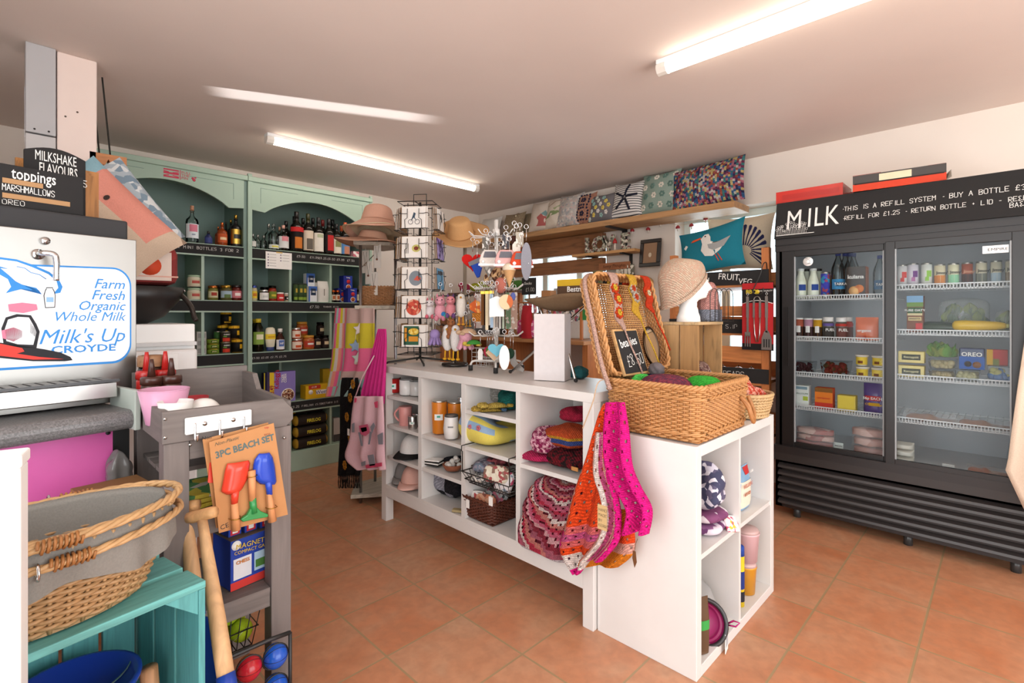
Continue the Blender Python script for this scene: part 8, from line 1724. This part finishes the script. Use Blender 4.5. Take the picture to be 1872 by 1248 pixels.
# things in the tray
def bowl(px,py,z,label,r,h,m,Y,name='bowl',cat='bowl',rz=0):
 t = thing(name,label,cat,(xs(px,Y),Y,z)); G().lathe([(r*.62,0),(r*.7,.004),(r,h),(r*.96,h),(r*.66,.008),(0,.006)],30).build('bowl_wall',m,t); G().tube([(r*.985*cos(2*pi*i/36),r*.985*sin(2*pi*i/36),h) for i in range(36)],r*.025,6,closed=True).build('rim',m,t); return t
TF = .8885
bowl(300,0,TF,'pink plastic bowl in the potting bench tray',.063,.10,M('d098b4','plastic'),1.73); c_ = bowl(321,0,TF,'white enamel cup with small print in bench tray',.043,.075,M('e2e0dc','plastic',rough=.2),1.64,'enamel_cup','cup')
G().prism(ell(0,.045,.006,.008,12),-.041,-.0395).build('small_print',DK,c_)
t = thing('bowl','white upturned bowl with dark speck in bench tray','bowl',(xs(372,1.66),1.66,TF)); G().grid(lambda u,v: (.052*cos(2*pi*u)*cos(v*pi/2)**.8,.052*sin(2*pi*u)*cos(v*pi/2)**.8,.072*sin(v*pi/2)),28,10,cu=True).build('bowl_wall',M('e6e4e0','plastic',rough=.2),t); G().ball((.018,-.04,.05),(.008,.003,.003),8,5).build('speck',DK,t)
bowl(358,0,TF,'small red dish behind the white bowls',.035,.062,M('a83038','plastic'),1.78)
def sauce(px,Y,label,c,g_,h=.15):
 loc = (xs(px,Y),Y,TF); t = thing('sauce_bottle',label,'bottle',loc,0,g_); G().lathe([(.026,0),(.027,.01),(.027,h*.66),(.024,h*.7)],20).build('bottle_body',M(c,'plastic'),t); G().lathe([(.029,h*.7),(.029,h*.82),(.026,h*.85)],20).build('screw_collar',M(c,'plastic'),t); G().lathe([(.011,h*.85),(.007,h*1.1),(.005,h*1.2)],14).build('nozzle',M(c,'plastic'),t)
SG = 'squeezy sauce bottles'
sauce(277,1.84,'left brown squeezy sauce bottle behind the pink bowl','3f221a',SG); sauce(313,1.84,'right brown squeezy sauce bottle behind the pink bowl','3f221a',SG); sauce(268,1.91,'left red squeezy sauce bottle behind the brown ones','a8201c',SG,.165); sauce(302,1.91,'right red squeezy sauce bottle behind the brown ones','a8201c',SG,.165)
t = thing('storage_jar','glass jar with wooden lid at the back of bench tray','jar',(xs(262,1.945)+.02,1.945,TF)); G().lathe([(.035,0),(.037,.01),(.037,.13),(.032,.15)],22).build('glass_body',glassm('e4dcd0'),t); G().lathe([(.036,.15),(.037,.152),(.037,.178),(.033,.185)],22).build('wooden_lid',M('8a6444','wood'),t); G().lathe([(.03,.004),(.032,.1),(0,.102)],18).build('filling',M('c8a888','card'),t)
knit((xs(292,1.945),1.945,TF),'crumpled pink paper behind the sauce bottles',.09,.06,.13,[M('c8a498','card')],0,seedn=51,name='paper_bag',cat='paper')
# beach set cards hanging from the hooks
def beach(Yc,quad,label,tools):
 P = [atY(a,b,Yc) for a,b in quad]; o = Vector((P[0].x,Yc,P[3].z)); t = thing('beach_set',label,'toy set',tuple(o-Vector((0,0,.0014))),0,'carded beach sets'); Q = [(p.x-o.x,p.z-o.z) for p in P]
 card = G().prism(Q,-.0012,.0012).build('backing_card',M('b98455','card'),t)
 if tools: beachtools(t,card,o,Yc)
 return t,card,o
def beachtools(t,card,o,Yc):
 def q(a,b,y=0): p = atY(a,b,Yc+y); return (p.x-o.x,p.z-o.z)
 def sh(pts,y0,y1,m,nm,bev=.003): return G().prism([q(a,b) for a,b in pts],y0,y1).build(nm,m,t,bev=bev)
 ang = R(9)
 x,z = q(449,815); text('3PC BEACH SET',.0255,P_('5a6a68'),card,(x,-.0016,z),(R(90),-ang,0),bold=.035,sx=.86); x,z = q(420,805); text('Non-Plastic',.013,P_('5a5a4a'),card,(x-.008,-.0016,z+.0),(R(90),-ang,0),shear=.4); x,z = q(413,961); text('CE',.018,BLACK,card,(x-.004,-.0016,z),(R(90),-ang,0))
 x,z = q(487,781); text('toy',.009,P_('b83a3a'),card,(x,-.0016,z+.0)); x,z = q(488,793); text('eco',.012,P_('8a4a3a'),card,(x,-.0016,z))
 RM,BM,GM,WD = M('d8402c','plastic',rough=.25),M('2448b8','plastic',rough=.2),M('2f8a4a','plastic',rough=.25),M('c88a5a','wood',axis='z')
 def blade(rows,m,nm,dep):
  n = len(rows)
  def f(u,v):
   k = v*(n-1); i = min(int(k),n-2); s = k-i; a = [rows[i][j]+(rows[i+1][j]-rows[i][j])*s for j in range(4)]; l,r_ = q(a[0],a[2]),q(a[1],a[3]); b = 2*u-1
   return (l[0]+(r_[0]-l[0])*u,-.006-dep*(1-abs(b)**2.2)*min(1,4*v*(1-v)+.35)-.002,l[1]+(r_[1]-l[1])*u)
  return G().grid(f,12,14).build(nm,m,t,sol=.002)
 blade([(414,452,846,840),(410,455,858,845),(407,453,875,858),(404,450,890,874),(403,440,897,893),(412,432,902,900)],RM,'red_scoop',.016); blade([(472,490,828,826),(464,496,838,834),(461,500,850,850),(461,502,864,868),(464,503,874,879),(474,500,883,884)],BM,'blue_spade',.014)
 def stick(p0,p1,r0,r1,m,nm,y=-.012): a,b = q(*p0),q(*p1); G().tube([(a[0],y,a[1]),(b[0],y,b[1])],[r0,r1],12).build(nm,m,t)
 stick((427,892),(426,918),.011,.0085,RM,'red_socket'); stick((426,916),(429,966),.0085,.0115,WD,'wooden_handle'); stick((487,872),(490,902),.010,.008,BM,'blue_socket'); stick((489,900),(495,950),.008,.012,WD,'wooden_handle'); stick((457,858),(459,912),.0105,.009,WD,'wooden_handle'); stick((459,908),(461,935),.009,.010,GM,'green_socket')
 sh([(455,925),(466,924),(474,932),(487,937),(486,942),(462,946),(440,951),(436,946),(448,938)],-.018,-.004,GM,'green_rake')
 for a,b in ((428,945),(494,925),(457,868)): x,z = q(a,b); G().tube([(x-.014,-.002,z),(x-.012,-.02,z+.001),(x,-.0255,z),(x+.012,-.02,z+.001),(x+.014,-.002,z)],.0012,5).build('wire_tie',GOLD,t)
beach(BY0-.041,[(382,808),(500,773),(526,940),(400,974)],'front brown card with red, green and blue beach tools',True)
t,card,o = beach(BY0-.026,[(370,803),(490,772),(512,930),(395,965)],'second beach tool card half hidden behind the front one',False); p = atY(384,860,BY0-.028); G().prism([(p.x-o.x-.006,p.z-o.z-.03),(p.x-o.x+.012,p.z-o.z-.035),(p.x-o.x+.012,p.z-o.z+.03),(p.x-o.x-.002,p.z-o.z+.02)],-.006,-.0015).build('red_scoop',M('d8402c','plastic'),t); p = atY(378,800,BY0-.028); text('Non',.013,BLACK,card,(p.x-o.x,-.0018,p.z-o.z))
# games box, books, tennis balls and boules
GB = M('27409a','card')
bx,by,bz = xs(450,1.66),1.68,.3935
t = carton((bx,by,bz),'blue counter display box of magnetic compact games',.132,.11,.145,GB,rz=9,name='games_box',panels=((.0,.0,1,.16,P_('c83a34')),(.06,.2,.46,.62,P_('d8d8dc')),(.52,.24,.94,.62,P_('a8c4d8')),(.55,.3,.88,.46,P_('4a7a3a'))),words=(('MAGNETIC',.021,.5,.84,P_('d8b83a'),1,-4),('COMPACT GAMES',.014,.5,.72,P_('d8b83a'),1,-4),('CHESS',.014,.26,.54,P_('c87a2a'))),art=(('disc',.12,.9,.014,WL),('disc',.86,.36,.013,WL)),top=P_('7a6a58'))
for i in range(3): carton((bx-.038+.045*i,by-.005,bz+.147),('left','middle','right')[i]+' small blue and red game box standing up in the display',.038,.05,.032+.006*i,GB,rz=9,name='game_box',group='game boxes in display',panels=((.15,.1,.85,.9,P_('c8323a')),(.3,.25,.7,.75,WL)))
for i,(c,lab) in enumerate((('c8b83a','yellow and green activity book at the bottom of pile'),('c83a34','red and yellow comic book in the middle of pile'),('5a9a5a','green puzzle book on top of the pile'))): carton((xs(366,1.70),1.71,.6585+.013*i),lab+' on the bench shelf',.14,.18,.011,M(c,'print',cols=c+' d8c84a e4ded0 3a7a4a',scale=.6),rz=14-8*i,name='activity_book',cat='book',group='activity books')
t = thing('ball_basket','black wire basket under bench shelf holding tennis balls','basket',(.455,1.68,.19)); g = G()
for z,s in ((.005,.8),(.06,.95),(.11,1.0)): g.tube([(-.108*s,-.04*s,z),(.108*s,-.04*s,z),(.108*s,.12*s,z),(-.108*s,.12*s,z)],.0022,5,closed=True)
for i in range(9): x = -.108+.216*i/8; g.tube([(x,-.04,.11),(x*.8,-.032,.005),(x*.8,.096,.005),(x,.12,.11)],.0016,5)
g.build('wire_body',WIRE,t)
for s in (-1,1): G().tube([(s*.106,-.038,.11),(s*.106,-.038,.143)],.002,5).build('hanger',WIRE,t)
TB = M('b4cc2a','cloth',scale=.6)
for i,(dx,dy,z) in enumerate(((-.066,-.0,.03),(.0,-.0,.03),(.066,-.0,.03),(-.066,.068,.03),(.0,.068,.03),(.066,.068,.03),(-.035,.02,.085),(.035,.02,.085))):
 o = thing('tennis_ball',('front left','front middle','front right','rear left','rear middle','rear right','upper left','upper right')[i]+' lime tennis ball in the wire basket','ball',(.455+dx,1.68+dy,.19+z-.02),30*i,'tennis balls'); b = G().ball((0,0,.033),.0325,20,14).build('felt_cover',TB,o); G().tube([(.0325*cos(a)*cos(.5*sin(2*a)),.0325*sin(a)*cos(.5*sin(2*a)),.033+.0325*sin(.5*sin(2*a))) for a in [2*pi*k/32 for k in range(32)]],.0011,5,closed=True).build('seam',M('d8dcb8','cloth'),b)
BCX,BCY = .482,1.50
t = thing('boules_carrier','black plastic carrier of boules standing at bench legs','boules carrier',(BCX,BCY,.0),0); g = G(); BL = M('232323','plastic',rough=.45)
G().box(-.112,-.04,.0,.112,.04,.012).build('carrier_base',BL,t)
rows = (.055,.145); xsb = (-.07,0,.07)
def boule(x,z,label,c,m2=None,y=-.01):
 o = thing('boule',label,'ball',(BCX+x,BCY+y,z-.0385),0,'boules in the carrier'); b = G().ball((0,0,.0385),.0325,24,16).build('boule_body',M(c,'plastic',rough=.2),o); g = G()
 for k in range(3): g.tube([(.0328*cos(a),-.0328*sin(a)*cos(k*pi/3),.0385+.0328*sin(a)*sin(k*pi/3)) for a in [2*pi*i/28 for i in range(28)]],.0007,4,closed=True)
 g.build('groove',M('1a1a30' if c != 'b8202c' else '5a1018','plastic'),b)
cn = {'b8202c': 'red','1f58c0': 'blue','1f7a5a': 'green','c8582c': 'orange'}
for r_,z in enumerate((.055,.142,.229)):
 for c_i,x in enumerate(xsb):
  c = (('1f7a5a','b8202c','1f58c0'),('1f7a5a','b8202c','1f58c0'),('1f7a5a','b8202c','1f58c0'))[r_][c_i]
  boule(x,z,'%s boule, %s of the %s row in carrier' % (cn[c],('left','middle','right')[c_i],('bottom','middle','top')[r_]),c)
  G().tube([(x+.0345*cos(2*pi*i/24),-.01,z+.0345*sin(2*pi*i/24)) for i in range(24)],.0025,6,closed=True).build('holder_ring',BL,t)
for x in (-.108,.108): G().tube([(x,-.02,.01),(x,-.02,.285)],.005,6).build('carrier_post',BL,t)
G().tube([(-.108,-.02,.285),(-.05,-.02,.29),(.05,-.02,.29),(.108,-.02,.285)],.006,7).build('carrier_handle',BL,t)
# clutter between worktop and bench
t = carton((.215,1.76,.690),'brown skipping rope box lying upside down beside pink banner',.15,.10,.045,M('8a6440','card'),rz=8,name='rope_box',panels=((.0,.0,1,.75,P_('b08a58')),)); text('SKIPPING ROPE',.018,P_('a83028'),t,(-.0,-.0518,.018),(R(90),R(180),0),bold=.02,shear=.2)
t = thing('storage_shelf','dark shelf unit under the worktop end holding odds and ends','shelf',(.135,1.72,0)); G().box(0,0,.665,.152,.26,.688).build('board',M('2e2a2a','paint'),t); G().box(0,.0,0,.02,.26,.664).build('side',M('2e2a2a','paint'),t); G().box(.132,0,0,.152,.26,.664).build('side',M('2e2a2a','paint'),t); G().box(0,.25,.689,.152,.26,.865).build('back',M('141212','paint'),t)
knit((.245,1.87,.690),'grey crumpled plastic bag stuffed under bench tray',.06,.07,.10,[M('6a6866','plastic',rough=.15)],10,seedn=61,name='plastic_bag',cat='bag',lump=.3)
carton((.185,1.93,.690),'red and white leaflet box standing in dark gap',.035,.05,.15,M('b8201c','plastic'),rz=20,name='leaflet_box',cat='box',panels=((0,0,1,.55,P_('c8c0b4')),))
# ============================================================ crate, basket, spades and the white cabinet in front
CO = Vector((.322,1.270,0)); CM = Matrix.Translation(CO) @ Matrix.Rotation(R(MRZ),4,'Z'); CH_ = .614
TL,TL2 = M('62a8a4','wood',axis='x',dark=.78,scale=1.5),M('559c9c','wood',axis='z',dark=.78,scale=1.5)
ck = thing('teal_crate','teal painted wooden crate standing open to the front','crate',tuple(CO),MRZ); CWd,CDp = .40,.32
G().box(-CWd,0,CH_-.016,0,.085,CH_).build('top_slat',TL,ck,bev=.002); G().box(-CWd,.105,CH_-.016,0,.205,CH_).build('top_slat',TL,ck,bev=.002); G().box(-CWd,.225,CH_-.016,0,CDp,CH_).build('top_slat',TL,ck,bev=.002)
for x in (-.014,-CWd):
 for k in range(3): G().box(x,.002+.112*k,.0,x+.014,.104+.112*k,CH_-.017).build('side_slat',TL2,ck,bev=.002)
for k in range(5): G().box(-CWd+.016+.074*k,CDp-.014,.012,-CWd+.016+.074*k+.066,CDp-.002,CH_-.017).build('back_slat',TL2,ck,bev=.002)
G().prism([(-.08,CH_-.017),(-.015,CH_-.017),(-.015,CH_-.07)],.004,.018).build('corner_brace',TL2,ck); G().box(-CWd+.015,.0,0,-.015,CDp-.015,.012).build('floor_board',TL,ck)
t = thing('plastic_bucket','royal blue plastic bucket standing inside teal crate','bucket',tuple(CM @ Vector((-.19,.145,.30))),MRZ); G().lathe([(.078,0),(.082,.006),(.108,.125),(.115,.128),(.115,.136),(.106,.136),(.08,.012),(0,.01)],32).build('bucket_wall',M('1c3a9a','plastic',rough=.25),t); G().tube([(.112*cos(R(a)),.03-.06*sin(R(a)),.130-.02*sin(R(a))) for a in range(0,181,12)],.0035,6).build('bail_handle',CHROME,t)
G().box(-CWd+.016,.004,.285,-.016,CDp-.016,.299).build('inner_shelf',TL,ck)
t = thing('spade_handle','short wooden handle end poking up inside teal crate','handle',tuple(CM @ Vector((-.055,.12,.3))),MRZ); G().tube([(0,0,0),(-.01,.0,.11)],[.016,.018],12).build('wooden_grip',M('b08058','wood',axis='z'),t)
# oval washing basket with cloth lining
bc = CM @ Vector((-.232,.125,CH_)); bk = thing('wicker_basket','large oval wicker basket with grey cloth lining on teal crate','basket',tuple(bc),MRZ)
BA,BB_,BH = .205,.125,.172; lpb = oval(BA,BB_); flb = lambda v: .74+.26*v**.8
WKB = M('b58e62','wicker'); WKC = M('c49c6c','wicker')
g = G(); weave(g,lpb,.008,BH*.72,17,.005,.0042,40,flare=lambda v: flb(v*.72)); g.build('woven_wall',WKB,bk); g = G()
for i in range(40): x,y,nx,ny = lpb(i/40); g.tube([(x*flb(k/5),y*flb(k/5),.004+BH*.97*k/5) for k in range(6)],.0038,5)
g.build('stake',WKC,bk); G().prism([(lpb(i/40)[0]*.74,lpb(i/40)[1]*.74) for i in range(40)],.002,.01,plane='xy').build('base',WKB,bk)
LN = M('85827c','cloth')
def lining(u,v):
 a = u; x,y,nx,ny = lpb(a); wob = .006*sin(2*pi*u*9)+.004*sin(2*pi*u*17+1)
 if v < .55: k = v/.55; s = .70+.26*k**.7; return (x*s,y*s,.015+(BH+.004)*k)
 k = (v-.55)/.45; return (x*(.96+.075*sin(pi*min(1,k*1.2)/2))+nx*(.004+wob*k),y*(.96+.075*sin(pi*min(1,k*1.2)/2))+ny*(.004+wob*k),BH+.018*sin(pi*k)*(1-k)-(.085+.012*sin(2*pi*u*5))*k)
G().grid(lining,90,22,cu=True).build('cloth_lining',LN,bk); G().prism([(lpb(i/40)[0]*.7,lpb(i/40)[1]*.7) for i in range(40)],.012,.016,plane='xy').build('lining_floor',LN,bk)
def hoop(z,s,nm,n0,n1,lift=0):
 g = G()
 for k in range(3):
  P = []
  for i in range(n0,n1+1):
   x,y,nx,ny = lpb(i/160); P.append((x*s+nx*.004*cos(i*.5+k*2.1),y*s+ny*.004*cos(i*.5+k*2.1),z+.004*sin(i*.5+k*2.1)+lift*sin(pi*(i-n0)/(n1-n0))))
  g.tube(P,.0048,6)
 return g.build(nm,WKC,bk)
hoop(BH+.012,1.03,'rim_rod',12,148); hoop(BH+.006,1.09,'carry_handle',-48,36,.012); hoop(BH-.03,1.10,'carry_handle',-48,30,.010); hoop(BH+.0,1.02,'rim_rod',-12,12)
for i in (-48,36,-46,30):
 x,y,nx,ny = lpb(i/160); z = BH+(.006 if i in (-48,36) else -.03); G().tube([(x*1.06+nx*(.014+.012*cos(2*pi*k/12)),y*1.06+ny*(.014+.012*cos(2*pi*k/12)),z+.014*sin(2*pi*k/12)) for k in range(12)],.0026,6,closed=True).build('metal_ring',M('d8d6d4','metal',rough=.2),bk)
 P = []
 for k in range(40): j = i+(1 if i < 0 else -1)*(2+k*.18); x,y,nx,ny = lpb(j/160); P.append((x*1.095+nx*.0115*cos(k*1.3),y*1.095+ny*.0115*cos(k*1.3),z+.0115*sin(k*1.3)+.003))
 G().tube(P,.0028,5).build('cane_binding',M('a8703c','wicker'),bk)
# two wooden spades leaning on the bench
def spade(top,bot,half,label):
 o = Vector(bot); t = thing('wooden_spade',label,'spade',tuple(o),0,'wooden handled spades'); ax = Vector(top)-o; WDM = M('c8a074','wood',axis='z',dark=.85)
 P = [ax*(k/6) for k in range(7)]; G().tube(P,[.0185,.019,.0185,.017,.015,.013,.0115],14).build('shaft',WDM,t)
 u_ = Vector((.7009,-.7133,0)).normalized()*half+Vector((0,0,half*.16)); G().tube([ax-u_*1.0+Vector((0,0,.004)),ax-u_*.6+Vector((0,0,.004)),ax+u_*.6+Vector((0,0,.008)),ax+u_+Vector((0,0,.008))],[.013,.0155,.0155,.013],12).build('grip',M('b8844f' if half < .034 else 'c89a68','wood',axis='x',dark=.85),t)
 d = -ax.normalized(); G().tube([d*-.005,d*.05],[.0205,.021],14).build('blue_socket',M('1f3f9a','plastic'),t)
 g = G(); b0 = d*.05
 g.grid(lambda u,v: tuple(b0+d*(.17*v)+Vector((.7009,-.7133,0))*((2*u-1)*.07*(1-.25*v**3))+Vector((-.7133,-.7009,0))*(.018*(2*u-1)**2)),10,8); g.build('blade',M('1f3f9a','plastic',rough=.25),t,sol=.004)
k_ = atZ(370,946,.70)
def at_d(px,py,d): a = ray(px,py); return Vector((0,0,1.204))+a*d
spade(at_d(369,946,1.30),at_d(413,1238,1.16),.037,'front wooden spade with thick shaft leaning on bench'); spade(at_d(340,932,1.37),at_d(356,1090,1.33),.034,'second wooden spade half hidden behind teal crate')
# white cabinet end at the very left
a = at_d(38,831,.75); t = thing('white_cabinet','plain white cabinet end at the left edge of view','cabinet',(a.x,a.y,0),-11)
G().box(-.4,0,0,0,.05,a.z-.02).build('carcass',WHITE,t,bev=.003); G().box(-.402,-.004,a.z-.019,.002,.054,a.z).build('top_panel',WHITE,t,bev=.003)
t = thing('paper_tag','white paper label tied to the basket near cabinet','tag',tuple(at_d(62,1180,.93)),10); G().box(-.02,-.001,.0,.02,.001,.07).build('tag_card',M('d8d6d2','card'),t)
